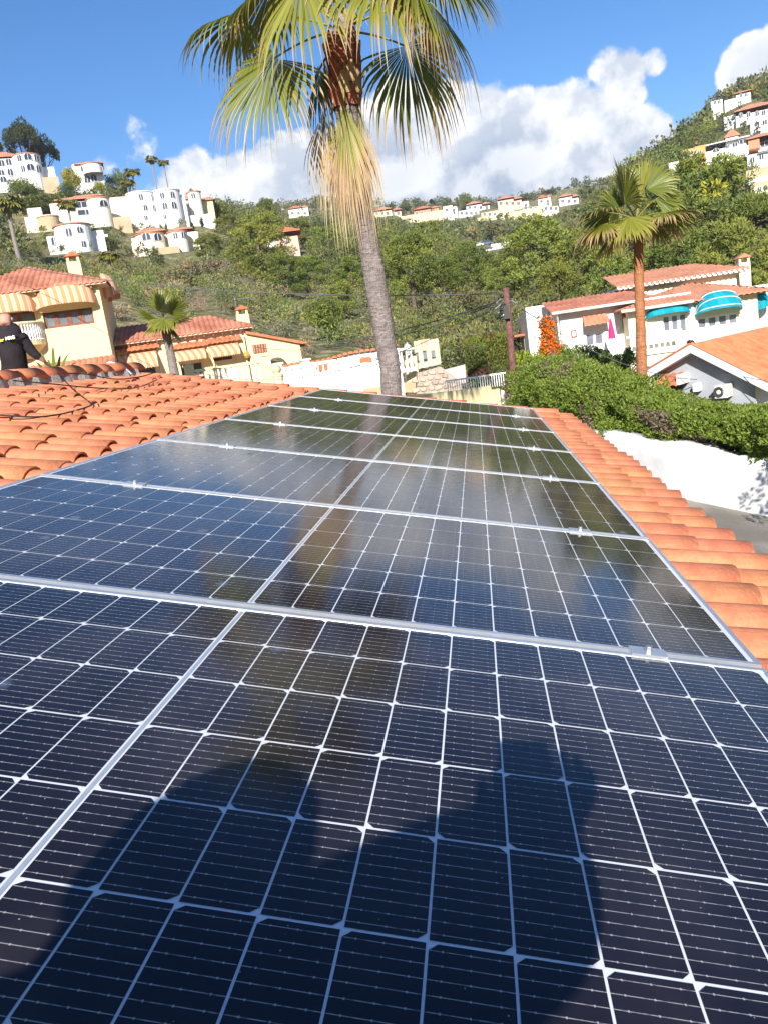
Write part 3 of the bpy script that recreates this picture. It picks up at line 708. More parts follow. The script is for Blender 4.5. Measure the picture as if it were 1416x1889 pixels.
# --- small palm standing in front of the long villa wing
Y3 = 27.0
def p3(x, y, dy=0): return atY(x, y, Y3+dy)
b3 = p3(331, 740); b3[2] = float(ground(b3[0], b3[1]))-.2
fr3 = [((296,575),(290,545),0,0,.85,85,24,.2,.0,.3,.1), ((285,585),(262,570),-.1,-.2,.8,100,22,.7,.1,.2,.3), ((312,578),(328,552),.1,.1,.8,95,22,.5,.0,.1,.3), ((318,590),(338,582),-.2,-.4,.8,100,22,.8,.15,.4,.3),
 ((290,596),(270,608),-.2,-.3,.8,100,22,1,.35,.3,.3), ((312,600),(330,618),.1,.1,.85,95,22,1.2,.3,-.2,.3), ((302,588),(300,600),-.6,-1.0,.8,105,24,.6,.1,.5,.2), ((302,570),(306,540),.4,.6,.85,100,22,.4,.0,.1,.2)]
simple_palm('fan_palm', 'small stocky fan palm before the long villa wing with striped awnings', b3, [b3, p3(322, 690), p3(312, 640), p3(303, 600), p3(301, 590)], [.19, .17, .15, .16, .12], grey_bark,
  [(p3(*h, dh), p3(*x, de), L_, sp, ns, dr, ag, hu, fo) for h, x, dh, de, L_, sp, ns, dr, ag, hu, fo in fr3], Y3, seed=5)
# ------------------------------------------------------------------ building kit
cream = pm('cream_plaster', (.76, .63, .36), .9, .05, .8, .25, 25, stain=((.62, .52, .36), .25, .7))
shaded_cream = pm('shaded_cream_plaster', (.74, .62, .47), .9, .05, .8, .2, 25)  # cream with shade in its colour, for side walls, soffits and the wing
white_v = pm('white_villa_plaster', (.80, .79, .76), .9, .04, .6, .2, 20, stain=((.62, .6, .56), .3, .5))
brownw = pm('brown_wood', (.20, .075, .04), .6, .3, 4, .2)
glass = pm('dark_window_glass', (.045, .055, .07), .08, .3, .6, 0, spec=.6)
greyglass = pm('curtained_glass', (.17, .18, .21), .15, .25, 1.5, 0, spec=.6)
whitef = pm('white_frame', (.78, .78, .77), .5, .03, 3)
oldtile = pm('weathered_roof_tile', (.46, .155, .085), .85, .3, .9, .3, 8, c2=(.50, .21, .13), stain=((.22, .10, .07), .55, 2.2), spec=.2)
palet = pm('pale_roof_tile', (.52, .235, .14), .85, .22, 1.2, .3, 8, stain=((.30, .15, .10), .4, 2.5), spec=.2)
orat = pm('bright_roof_tile', (.55, .18, .085), .85, .28, 2.5, .5, 14, stain=((.30, .10, .06), .5, 4), spec=.15)
stone = pm('stone_walling', (.42, .34, .27), .95, .3, 2.2, 1, 9, stain=((.25, .2, .16), .5, 5))
iron = pm('dark_iron', (.05, .045, .04), .5, .2, 9)
def stripes(name, a, b, pitch):
    m = _new(name); t = NT(m); sx = t.n('ShaderNodeSeparateXYZ', {0: t.n('ShaderNodeTexCoord').outputs['Object']})
    f = t.math('FRACT', t.math('MULTIPLY', t.math('ADD', sx.outputs['X'], t.math('MULTIPLY', sx.outputs['Y'], .35)), 1/pitch))
    g = t.math('MULTIPLY', t.math('GREATER_THAN', f, .45), t.math('LESS_THAN', f, .95)); g2 = t.math('LESS_THAN', t.math('ABSOLUTE', t.math('SUBTRACT', f, .22)), .06)
    col = t.mix(g, b, a); col = t.mix(t.math('MULTIPLY', g2, .5), col, a)
    p = t.n('ShaderNodeBsdfPrincipled', {'Base Color': col, 'Roughness': .85, 'Specular IOR Level': .1}); tr = t.n('ShaderNodeBsdfTranslucent', {'Color': col})
    t.n('ShaderNodeOutputMaterial', {'Surface': t.n('ShaderNodeMixShader', {0: .22, 1: p.outputs[0], 2: tr.outputs[0]}).outputs[0]}); return m
orange_st = stripes('orange_striped_canvas', (.70, .34, .16), (.80, .58, .42), .34)
teal = stripes('teal_canvas', (.012, .30, .40), (.02, .37, .46), .9)
def wall_holes(m, x0, x1, z0, z1, holes, y=0.0, th=.22, mi=0):
    """a wall slab with real openings: front at y, back at y+th"""
    xs = sorted({x0, x1, *[h[0] for h in holes], *[h[1] for h in holes]}); zs = sorted({z0, z1, *[h[2] for h in holes], *[h[3] for h in holes]})
    xs = [x for x in xs if x0 <= x <= x1]; zs = [z for z in zs if z0 <= z <= z1]
    for i in range(len(xs)-1):
        for j in range(len(zs)-1):
            cx, cz = (xs[i]+xs[i+1])/2, (zs[j]+zs[j+1])/2
            if not any(h[0] < cx < h[1] and h[2] < cz < h[3] for h in holes):
                m.add([(xs[i], y, zs[j]), (xs[i+1], y, zs[j]), (xs[i+1], y, zs[j+1]), (xs[i], y, zs[j+1])], [(0, 1, 2, 3)], mi)
                m.add([(xs[i], y+th, zs[j]), (xs[i+1], y+th, zs[j]), (xs[i+1], y+th, zs[j+1]), (xs[i], y+th, zs[j+1])], [(3, 2, 1, 0)], mi)
    for a, b, c, d in holes:
        for q in ([(a, y, c), (a, y+th, c), (a, y+th, d), (a, y, d)], [(b, y, c), (b, y, d), (b, y+th, d), (b, y+th, c)], [(a, y, c), (b, y, c), (b, y+th, c), (a, y+th, c)], [(a, y, d), (a, y+th, d), (b, y+th, d), (b, y, d)]): m.poly(q, mi)
    m.poly([(x0, y, z0), (x0, y, z1), (x0, y+th, z1), (x0, y+th, z0)], mi); m.poly([(x1, y, z0), (x1, y+th, z0), (x1, y+th, z1), (x1, y, z1)], mi); m.poly([(x0, y, z1), (x1, y, z1), (x1, y+th, z1), (x0, y+th, z1)], mi)
    return m
def window(root, r, y, nx=2, nz=1, fm_=None, gm_=None, bar=.06, name='window'):
    """frame with its own panes, set into an opening at depth y"""
    x0, x1, z0, z1 = r; m = MB()
    for i in range(nx+1):
        x = x0+(x1-x0)*i/nx; m.box(max(x0, x-bar/2), min(x1, x+bar/2), y-.03, y+.03, z0+.001, z1-.001)
    for j in range(nz+1):
        z = z0+(z1-z0)*j/nz; m.box(x0+.002, x1-.002, y-.028, y+.028, max(z0+.003, z-bar/2), min(z1-.003, z+bar/2))
    w_ = m.build(name, fm_ or whitef, root)
    for i in range(nx):
        for j in range(nz):
            a = x0+(x1-x0)*i/nx+bar/2; b = x0+(x1-x0)*(i+1)/nx-bar/2; c = z0+(z1-z0)*j/nz+bar/2; d = z0+(z1-z0)*(j+1)/nz-bar/2
            p = MB(); p.box(a, b, y+.0, y+.012, c, d); p.build('pane', gm_ or glass, w_)
    return w_
def tile_roof(root, E0, E1, R0, R1, mat_, pitch=.26, h=.06, name='roof', lip=.09):
    E0, E1, R0, R1 = [np.asarray(q, float) for q in (E0, E1, R0, R1)]; Wv = E1-E0; W_ = np.linalg.norm(Wv); ex = Wv/W_
    a = R0-E0; t0 = a @ ex; us = a-ex*t0; Sm = np.linalg.norm(us); us /= Sm; t1 = (R1-E0) @ ex; n = np.cross(ex, us)
    if n[2] < 0: n = -n
    K = max(4, int(round(W_/pitch))*4); V = []; F = []
    for i in range(K+1):
        t = W_*i/K; s = Sm
        if t < t0: s = Sm*t/max(t0, 1e-6)
        if t > t1: s = min(s, Sm*(W_-t)/max(W_-t1, 1e-6))
        o = n*(h*abs(sin(pi*i/4)) if i % 4 else 0)
        V += [E0+ex*t+o-np.array([0, 0, lip]), E0+ex*t+o, E0+ex*t+us*s+o]
    for i in range(K): F += [(i*3, i*3+3, i*3+4, i*3+1), (i*3+1, i*3+4, i*3+5, i*3+2)]
    m = MB(); m.add(V, F); return m.build(name, mat_, root, recalc=False)
def awning(root, x0, x1, zb, H, D, mat_, y=0, fmax=78, name='awning', valance=.16, rot=0, flat=2.6):
    """dome awning: hoops hinged on the wall, scalloped valance on the lowest hoop"""
    ns, nf = 22, 9; m = MB(); V = []; cx = (x0+x1)/2; hw = (x1-x0)/2
    def P(s, ph):
        hh = H*max(0, 1-abs(s)**flat)**(1/flat); return (s*hw, -hh*sin(ph)*D/H, hh*cos(ph))
    for i in range(nf+1):
        for j in range(ns+1): V.append(P(-1+2*j/ns, radians(fmax)*i/nf))
    F = [(i*(ns+1)+j, i*(ns+1)+j+1, (i+1)*(ns+1)+j+1, (i+1)*(ns+1)+j) for i in range(nf) for j in range(ns)]
    o0 = len(V)
    for j in range(2*ns+1):
        q = P(-1+j/ns, radians(fmax)); V += [q, (q[0], q[1]-.01, q[2]-valance*(.75+.25*abs(sin(pi*j/2))))]
    F += [(o0+2*j, o0+2*j+2, o0+2*j+3, o0+2*j+1) for j in range(2*ns)]
    M_ = Matrix.Rotation(rot, 4, 'Z'); V = [M_ @ Vector(v)+Vector((cx, y, zb)) for v in V]
    m.add(V, F); return m.build(name, mat_, root, True, recalc=False)
def flat_awning(root, x0, x1, zt, zb, D, mat_, y=0, name='awning'):
    m = MB(); n = 26; V = []
    for i in range(n+1):
        x = x0+(x1-x0)*i/n; V += [(x, y-.02, zt), (x, y-D*.55, zt-(zt-zb)*.38), (x, y-D, zb), (x, y-D, zb-.13-.05*abs(sin(pi*i/2)))]
    m.add(V, [(i*4+j, i*4+j+1, i*4+j+5, i*4+j+4) for i in range(n) for j in range(3)])
    for x in (x0, x1): m.poly([(x, y-.02, zt), (x, y-D*.55, zt-(zt-zb)*.38), (x, y-D, zb)])
    return m.build(name, mat_, root, recalc=False)
BAL = MB(); BAL.lathe([(.055, 0), (.055, .05), (.03, .08), (.05, .2), (.062, .3), (.05, .42), (.028, .58), (.04, .66), (.055, .70), (.055, .74)], n=8); BALM = BAL.mesh('baluster', white_v, True)
def balustrade(name, label, A, B, z, mat_, n=None, posts=True, group='white garden balustrades', parent=None, hb=.74):
    A = np.array([A[0], A[1], z]); B = np.array([B[0], B[1], z]); d = B-A; L_ = np.linalg.norm(d); yaw = atan2(d[1], d[0])
    e = parent or empty(name, A.tolist(), yaw, label, 'balustrade', group)
    M0 = Matrix.Identity(4)
    m = MB(); m.box(0, L_, -.09, .09, -.15, 0); m.build('base_rail', mat_, e); m = MB(); m.box(0, L_, -.10, .10, hb, hb+.11); m.build('top_rail', mat_, e)
    n = n or max(2, int(L_/.22))
    for i in range(n):
        o = link('baluster', BALM, e); o.location = (L_*(i+.5)/n, 0, 0)
    if posts:
        for x in (0, L_):
            m = MB(); m.box(x-.17, x+.17, -.17, .17, -.6, hb+.25); m.box(x-.22, x+.22, -.22, .22, hb+.25, hb+.33); m.build('post', mat_, e)
    return e
def chimney(root, x0, x1, y0, y1, z0, z1, mat_, cap, name='chimney'):
    m = MB(); m.box(x0, x1, y0, y1, z0, z1); c = m.build(name, mat_, root); cx, cy = (x0+x1)/2, (y0+y1)/2; w_ = (x1-x0)/2+.08
    for sx in (-1, 1):
        for sy in (-1, 1): m = MB(); m.box(cx+sx*w_*.6-.06, cx+sx*w_*.6+.06, cy+sy*w_*.6-.06, cy+sy*w_*.6+.06, z1, z1+.25); m.build('cap_post', mat_, c)
    m = MB(); m.add([(cx-w_, cy-w_, z1+.25), (cx+w_, cy-w_, z1+.25), (cx+w_, cy+w_, z1+.25), (cx-w_, cy+w_, z1+.25), (cx, cy-w_, z1+.48), (cx, cy+w_, z1+.48)], [(0, 4, 5, 3), (1, 2, 5, 4), (0, 1, 4), (3, 5, 2), (0, 3, 2, 1)])
    m.build('cap', cap, c); return c
def corbels(root, x0, x1, y, z, n, mat_):
    for i in range(n):
        x = x0+(x1-x0)*(i+.5)/n; m = MB(); m.box(x-.05, x+.05, y-.32, y, z-.16, z-.02); m.build('corbel', mat_, root)

# ------------------------------------------------------------------ cream villa with striped awnings (left)
f = Fr(207, 652, 36, 20, z0=-.7); V_ = f.root('cream_villa', 'cream villa with orange striped awnings and a long tiled wing on the left', 'villa')
zl = f.hit(160, 662)[1]; ze_ = f.hit(90, 536)[1]; TW, TD = 6.9, 6.6
wr = f.rect(84, 607, 169, 566); br = f.rect(-20, 622, 62, 572)
m = MB(); wall_holes(m, -TW, 0, -1.5, ze_, [(wr[0], wr[1], wr[2], wr[3]), (br[0], br[1], br[2]-.3, br[3])], 0, .25)
m.box(-.25, 0, .25, TD, -1.5, ze_); m.box(-TW, -TW+.25, .25, TD, -1.5, ze_); m.box(-TW+.25, -.25, TD-.25, TD, -1.5, ze_)
m.box(-TW+.25, -.25, .25, TD-.25, zl-.2, zl); m.build('wall', cream, V_)
window(V_, wr, .16, 4, 1, brownw, greyglass, .22); window(V_, (br[0], br[1], br[2]-.3, br[3]), .16, 3, 1, brownw, greyglass, .2, name='balcony_door')
ov = .45; zt = ze_+.12; ap = (-TW/2, TD/2, zt+1.55)
for a, b in (((-TW-ov, -ov), (ov, -ov)), ((ov, -ov), (ov, TD+ov)), ((ov, TD+ov), (-TW-ov, TD+ov)), ((-TW-ov, TD+ov), (-TW-ov, -ov))):
    tile_roof(V_, (*a, zt), (*b, zt), ap, ap, oldtile)
m = MB(); m.box(-TW-ov+.05, ov-.05, -ov+.05, TD+ov-.05, zt-.12, zt-.04); m.build('soffit', shaded_cream, V_)
corbels(V_, -TW, 0, 0, ze_, 11, brownw)
cx = f.hit(140, 500, 2.2)[0]; cz = f.hit(132, 482, 2.2)[1]; chimney(V_, cx-.32, cx+.32, 1.9, 2.5, zt+.3, cz-.05, cream, orat)
a = f.rect(66, 578, 179, 529); awning(V_, a[0]+.05, a[1]-.1, (a[2]+f.hit(180, 562)[1])/2+.1, 1.12, .8, orange_st, -.02)
a2 = f.rect(-25, 590, 65, 548); awning(V_, a2[0], a2[1], (a2[2]+f.hit(65, 577)[1])/2+.05, 1.05, .8, orange_st, -.02)
awning(V_, -.85, .95, a[2]+.55, 1.2, .75, orange_st, 2.2, rot=pi/2)
# tiled canopy over the ground floor, and the curved balcony with its balusters
tile_roof(V_, (-TW, -.7, zl-.32), (.1, -.7, zl-.32), (-TW, -.02, zl), (.1, -.02, zl), oldtile, name='canopy'); corbels(V_, -TW, 0, 0, zl-.33, 9, brownw)
bc = (br[0]+br[1])/2; bw = (br[1]-br[0])/2+.25; zb = f.hit(70, 628)[1]; m = MB(); K = 14
ring = [(bc+bw*cos(pi+pi*i/K), 1.05*sin(pi+pi*i/K)) for i in range(K+1)]
m.add([(x, y, zb) for x, y in ring]+[(x, y, zb-.22) for x, y in ring]+[(x*.5+bc*.5, y*.35, zb-.8) for x, y in ring], [(i, i+1, K+2+i, K+1+i) for i in range(K)]+[(K+1+i, K+2+i, 2*K+3+i, 2*K+2+i) for i in range(K)]+[tuple(range(K+1))])
bal = m.build('balcony', cream, V_)
m = MB(); m.tube([(x, y, zb+.80) for x, y in ring], .07, 6); m.build('handrail', cream, bal)
for i in range(0, 2*K+1):
    t_ = pi+pi*i/(2*K); o = link('baluster', BALM, bal); o.location = (bc+bw*.97*cos(t_), 1.02*sin(t_), zb)
awning(V_, f.hit(118, 690)[0], f.hit(205, 680)[0], f.hit(160, 700)[1]-.2, .9, .8, orange_st, -.02)
# long wing, set back
OW = 2.2
wx0 = 0.0; wx1 = f.hit(452, 612, OW)[0]; wz = f.hit(330, 622, OW)[1]
A1 = f.rect(228, 684, 288, 644, OW); A2 = f.rect(322, 668, 377, 640, OW); A3 = f.rect(385, 660, 438, 630, OW)
w2 = f.rect(331, 697, 371, 668, OW); w3 = f.rect(392, 667, 428, 656, OW); w1 = f.rect(236, 700, 285, 672, OW)
m = MB(); wall_holes(m, wx0+.01, wx1, -1.5, wz, [w1, w2, w3], OW, .25); m.box(wx1-.25, wx1, OW+.25, OW+6, -1.5, wz); m.box(wx0+.01, wx1-.25, OW+5.75, OW+6, -1.5, wz); m.build('wall', shaded_cream, V_)
for w_ in (w1, w2, w3): window(V_, w_, OW+.14, 2, 1, brownw, glass, .09)
for xa in (f.hit(226, 650, OW)[0], f.hit(304, 650, OW)[0], f.hit(318, 650, OW)[0], f.hit(380, 640, OW)[0], f.hit(443, 640, OW)[0]):
    m = MB(); m.box(xa-.28, xa+.28, OW-.22, OW-.002, -1.5, wz-.35); m.build('pillar', cream, V_)
m = MB(); m.box(f.hit(290, 650, OW)[0], f.hit(318, 650, OW)[0], OW-.12, OW-.003, -1.5, wz-.4); m.box(f.hit(372, 650, OW)[0], f.hit(388, 650, OW)[0], OW-.12, OW-.003, -1.5, wz-.4); m.build('wall_panel', white_v, V_)
zt2 = wz+.1; rx0 = wx0+1.0; rz = f.hit(330, 590, OW+3)[1]
tile_roof(V_, (wx0-.3, OW-.45, zt2), (wx1+.45, OW-.45, zt2), (wx0-.3, OW+3, rz), (wx1-1.6, OW+3, rz), oldtile)
tile_roof(V_, (wx1+.45, OW-.45, zt2), (wx1+.45, OW+6.45, zt2), (wx1-1.6, OW+3, rz), (wx1-1.6, OW+3, rz), oldtile)
tile_roof(V_, (wx1+.45, OW+6.45, zt2), (wx0-.3, OW+6.45, zt2), (wx1-1.6, OW+3, rz), (wx0-.3, OW+3, rz), oldtile)
m = MB(); m.box(wx0, wx1+.4, OW-.4, OW+6.4, zt2-.12, zt2-.05); m.build('soffit', shaded_cream, V_); corbels(V_, wx0, wx1, OW, wz, 14, brownw)
for q in (A1, A2, A3):
    flat_awning(V_, q[0], q[1], q[3]+.05, q[2]+.12, .95, orange_st, OW-.05)
    tile_roof(V_, (q[0]-.2, OW-.5, q[3]+.12), (q[1]+.2, OW-.5, q[3]+.12), (q[0]-.2, OW-.05, q[3]+.32), (q[1]+.2, OW-.05, q[3]+.32), orat, name='small_tile_canopy', h=.05)
cx = f.hit(449, 595, OW+1.5)[0]; chimney(V_, cx-.33, cx+.33, OW+1.2, OW+1.85, wz-1, f.hit(446, 580, OW+1.5)[1], cream, orat)
# carport with its arch
cz0 = f.hit(456, 616, OW)[1]; cz1 = f.hit(565, 632, OW)[1]; cx0 = wx1; cx1 = f.hit(552, 640, OW)[0]
aL, aR = f.hit(480, 680, OW)[0], f.hit(553, 668, OW)[0]-.35; az = f.hit(525, 657, OW)[1]; m = MB(); K = 16; n_ = []
arch = [(aL+(aR-aL)*i/K, -.9+(az+.9)*max(0, 1-abs(2*i/K-1)**2.6)**.5) for i in range(K+1)]
top = lambda x: cz0+(cz1-cz0)*(x-cx0)/(cx1-cx0)
for y in (OW-.3, OW-.05):
    for i in range(K): a, b = arch[i], arch[i+1]; m.poly([(a[0], y, a[1]), (b[0], y, b[1]), (b[0], y, top(b[0])), (a[0], y, top(a[0]))])
    m.poly([(cx0, y, -1.5), (aL, y, -1.5), (aL, y, top(aL)), (cx0, y, top(cx0))]); m.poly([(aR, y, -1.5), (cx1, y, -1.5), (cx1, y, top(cx1)), (aR, y, top(aR))])
for i in range(K): a, b = arch[i], arch[i+1]; m.poly([(a[0], OW-.3, a[1]), (a[0], OW-.05, a[1]), (b[0], OW-.05, b[1]), (b[0], OW-.3, b[1])])
m.poly([(cx1, OW-.3, -1.5), (cx1, OW-.05, -1.5), (cx1, OW-.05, top(cx1)), (cx1, OW-.3, top(cx1))])
m.build('carport_wall', cream, V_)
m = MB(); m.add([(cx0, OW-.5, cz0), (cx1+.4, OW-.5, top(cx1+.4)), (cx1+.4, OW+4, top(cx1+.4)), (cx0, OW+4, cz0)]+[(cx0, OW-.5, cz0+.14), (cx1+.4, OW-.5, top(cx1+.4)+.14), (cx1+.4, OW+4, top(cx1+.4)+.14), (cx0, OW+4, cz0+.14)], [(0, 1, 5, 4), (1, 2, 6, 5), (3, 2, 1, 0), (2, 3, 7, 6), (0, 4, 7, 3), (4, 5, 6, 7)])
m.build('carport_roof', orat, V_)
m = MB(); m.box(cx0+.1, cx1, OW+3.8, OW+3.95, -1.5, .4); m.build('carport_back_wall', shaded_cream, V_)
g = f.rect(468, 652, 490, 633, OW-.3); m = MB()
m.box(g[0], g[1], OW-.34, OW-.302, g[2], g[3]); gr = m.build('grille', brownw, V_)
for i in range(5):
    m = MB(); xx = g[0]+(g[1]-g[0])*(i+.5)/5; m.box(xx-.03, xx+.03, OW-.37, OW-.342, g[2], g[3]); m.build('slat', palet, gr)
q = f.hit(455, 655, OW-.3); m = MB(); m.lathe([(0, .35), (.12, .3), (.17, .12), (.10, 0), (0, -.05)], (q[0], OW-.42, q[1]-.15), 8); m.build('wall_lamp', pm('amber_glass', (.55, .30, .06), .3, .2, 5), V_)
# tv aerial
q = f.W(f.hit(438, 580, OW+3)[0], OW+3, 0); zA = f.W(0, 0, f.hit(425, 556, OW+3)[1])[2]; zB = f.W(0, 0, rz)[2]
an = empty('tv_aerial', (q[0], q[1], zB-.2), 0, 'grey television aerial on the long villa roof beside the chimney', 'aerial')
m = MB(); m.tube([(0, 0, -.3), (0, 0, zA-zB+.4)], .03, 6); m.build('mast', galv, an)
m = MB(); m.tube([(-.1, 0, zA-zB+.3), (.95, 0, zA-zB+.22)], .022, 5)
for i in range(7): m.tube([(.1+i*.13, -.28, zA-zB+.28-.01*i), (.1+i*.13, .28, zA-zB+.28-.01*i)], .012, 4)
m.build('yagi', galv, an)
# ------------------------------------------------------------------ terrace balustrades, garden wall and gate before it
def gp(x, y, Y): return atY(x, y, Y)
a, b = gp(352, 703, 30), gp(494, 684, 31); balustrade('balustrade', 'cream balustrade before the striped awning wing, left of the ball finial pillar', a, b, a[2]-.42, cream, group='garden balustrades')
a, b = gp(516, 702, 30.5), gp(566, 694, 31); balustrade('balustrade', 'short white balustrade in front of the carport arch', a, b, a[2]-.35, white_v, group='garden balustrades')
a, b = gp(574, 692, 31), gp(622, 686, 31.5); balustrade('balustrade', 'short white balustrade just right of the carport, below the pair of terracotta plaques', a, b, a[2]-.35, white_v, group='garden balustrades', posts=False)
a, b = gp(636, 700, 30.5), gp(706, 690, 31); balustrade('balustrade', 'white balustrade directly left of the big palm trunk', a, b, a[2]-.30, white_v, group='garden balustrades')
a, b = gp(738, 672, 32), gp(764, 668, 32.5); balustrade('balustrade', 'short white balustrade between the big palm trunk and the gate pillar', a, b, a[2]-.2, white_v, group='garden balustrades', posts=False)
fw = Fr(570, 690, 35, 3, z0=-1.6); gw = fw.root('garden_wall', 'white garden wall with a wavy row of orange coping tiles behind the balustrades', 'wall')
zw0 = fw.hit(575, 664)[1]; zw1 = fw.hit(690, 643)[1]; x1 = fw.hit(735, 640)[0]; xa = fw.hit(500, 672)[0]
m = MB(); m.add([(xa, 0, 0), (x1, 0, 0), (x1, 0, zw1), (xa, 0, zw0-.2), (xa, .2, 0), (x1, .2, 0), (x1, .2, zw1), (xa, .2, zw0-.2)], [(0, 1, 2, 3), (5, 4, 7, 6), (3, 2, 6, 7), (0, 3, 7, 4), (1, 5, 6, 2)]); m.build('wall', white_v, gw)
CT = MB()
for j in range(6):
    a0, a1 = pi*j/6, pi*(j+1)/6; CT.add([(-cos(a0)*.12, -.18, sin(a0)*.1), (-cos(a1)*.12, -.18, sin(a1)*.1), (-cos(a1)*.14, .26, sin(a1)*.12), (-cos(a0)*.14, .26, sin(a0)*.12)], [(0, 1, 2, 3)])
CT.poly([(-cos(pi*j/6)*.12, -.18, sin(pi*j/6)*.1) for j in range(7)]); CTM = CT.mesh('coping_tile', orat)
nt_ = int((x1-xa)/.25)
for i in range(nt_):
    x = xa+(x1-xa)*(i+.5)/nt_; z = zw0-.2+(zw1-zw0+.2)*(x-xa)/(x1-xa)+.04*sin(i*.55); o = link('coping_tile', CTM, gw); o.location = (x, .0, z)
for (px_, py_) in ((590, 679), (601, 677), (670, 665), (679, 664)):
    q = fw.hit(px_, py_); m = MB(); m.lathe([(0, .05), (.13, .04), (.17, 0)], n=12); o = m.build('terracotta_plaque', orat, gw); o.location = (q[0], -.01, q[1]); o.rotation_euler = (pi/2, 0, 0)
m = MB(); px_ = fw.hit(630, 670)[0]; m.box(px_-.15, px_+.15, -.12, -.003, 0, fw.hit(628, 660)[1]); m.build('pilaster', cream, gw)
# low white retaining wall under the balustrades with an arched niche
fl = Fr(560, 720, 30, 4, z0=-3.0); lw = fl.root('terrace_wall', 'white retaining wall below the balustrades left of the big palm', 'wall')
m = MB(); z0_, z1_ = fl.hit(400, 712)[1], fl.hit(735, 676)[1]; xa, xb = fl.hit(330, 720)[0], fl.hit(742, 690)[0]
m.add([(xa, 0, 0), (xb, 0, 0), (xb, 0, z1_-.35), (xa, 0, z0_-.05), (xa, .3, 0), (xb, .3, 0), (xb, .3, z1_-.35), (xa, .3, z0_-.05)], [(0, 1, 2, 3), (5, 4, 7, 6), (3, 2, 6, 7), (0, 3, 7, 4), (1, 5, 6, 2)]); m.build('wall', white_v, lw)
q = fl.rect(672, 735, 704, 712); m = MB(); m.box(q[0], q[1], -.04, -.003, q[2]-1, q[3]); m.build('stone_panel', pm('sandstone_panel', (.55, .36, .22), .9, .15, 2, .5), lw)
# ball finials on the terrace pillars
for (x, y, Y, lab) in ((351, 690, 30, 'cream ball finial on the pillar at the left end of the terrace balustrade'), (511, 690, 30.3, 'cream rounded stone urn on the pillar before the carport arch')):
    P = gp(x, y, Y); e = empty('stone_finial', P.tolist(), 0, lab, 'finial', 'stone finials'); m = MB(); m.lathe([(.2, -.5), (.2, -.1), (.24, -.08), (.24, 0), (.1, .03), (.08, .08)], n=10); m.build('pedestal', cream, e)
    m = MB(); m.lathe([(0.02, .42), (.1, .40), (.16, .32), (.19, .22), (.16, .12), (.08, .06)], n=12); m.build('ball', cream, e, True)
# gate pillars, lantern and sloping gate panels
fg = Fr(752, 700, 33, 10, z0=-2.2); gt = fg.root('gate_wall', 'cream gate wall with grey shutters and a pinkish plaster panel right of the big palm', 'gate')
def gbox(name, x0, y0, x1, y1, mat_, ya, yb, off=0):
    r = fg.rect(x0, y0, x1, y1, off); m = MB(); m.box(min(r[0], r[1]), max(r[0], r[1]), ya, yb, r[2], r[3]); return m.build(name, mat_, gt)
gbox('pillar', 750, 712, 766, 656, cream, -.25, .25)
gbox('pier', 740, 735, 768, 702, pm('sandstone_panel', (.55, .36, .22)), -.3, .3)
P = fg.hit(753, 655); e = empty('wall_lantern', fg.W(P[0], 0, P[1]-.05).tolist(), 0, 'small white lantern on top of the gate pillar', 'lantern')
m = MB(); m.lathe([(.05, 0), (.05, .12), (.10, .16), (.16, .42), (.02, .55), (0.0, .62)], n=6); m.build('lamp', whitef, e); m = MB(); m.lathe([(.11, .2), (.165, .41)], n=6); m.build('glass', greyglass, e)
gbox('plaster_panel', 775, 648, 793, 624, pm('pink_plaster', (.58, .36, .27), .9), .3, .5)
gbox('post', 766, 650, 775, 628, cream, .2, .55); gbox('tall_post', 794, 672, 808, 624, cream, .1, .6)
for k in range(3):
    x = 763+k*15; y = 655-k*3.2; gbox('shutter', x, y+11, x+13, y-4, pm('grey_shutter', (.17, .18, .22), .6), -.02, .04); gbox('post', x+11.5, y+24, x+14.5, y-14, cream, -.06, .06)
    gbox('railing_panel', x, y+27, x+13, y+14, pm('grey_plaster', (.42, .42, .43), .9), .0, .06)
# stone ramp wall and grey wall
fs_ = Fr(768, 712, 31.5, 12, z0=-3.2); sw = fs_.root('stone_wall', 'rough stone retaining wall sloping down right of the big palm', 'wall')
r = [fs_.hit(*q) for q in ((766, 745), (862, 735), (845, 700), (812, 676), (770, 688))]; m = MB()
m.add([(x, 0, z) for x, z in r]+[(x, .4, z) for x, z in r], [(0, 1, 2, 3, 4), (9, 8, 7, 6, 5)]+[(i, i+5, (i+1) % 5+5, (i+1) % 5) for i in range(5)]); m.build('wall', stone, sw)
rs = random.Random(8); x0_, x1_ = r[0][0], r[1][0]; STN = []
for k in range(4):
    m = MB(); s = [rs.uniform(.8, 1.2) for _ in range(8)]; m.add([(-.13*s[0], 0, -.08), (.13*s[1], 0, -.09*s[2]), (.15, 0, .02), (.1*s[3], 0, .09), (-.1, 0, .1*s[4]), (-.15*s[5], 0, .01)]+[(-.1*s[0], -.05, -.05), (.1*s[1], -.05, -.06*s[2]), (.12, -.06, .02), (.08*s[3], -.05, .06), (-.08, -.05, .07*s[4]), (-.12*s[5], -.06, .01)], [(6, 7, 8, 9, 10, 11)]+[(i, (i+1) % 6, (i+1) % 6+6, i+6) for i in range(6)])
    STN.append(m.mesh('stone', pm('wall_stones', (.46, .37, .29), .95, .3, 3, .6, objrand=.3)))
zr_ = -1
row = 0; z = r[0][1]+.1
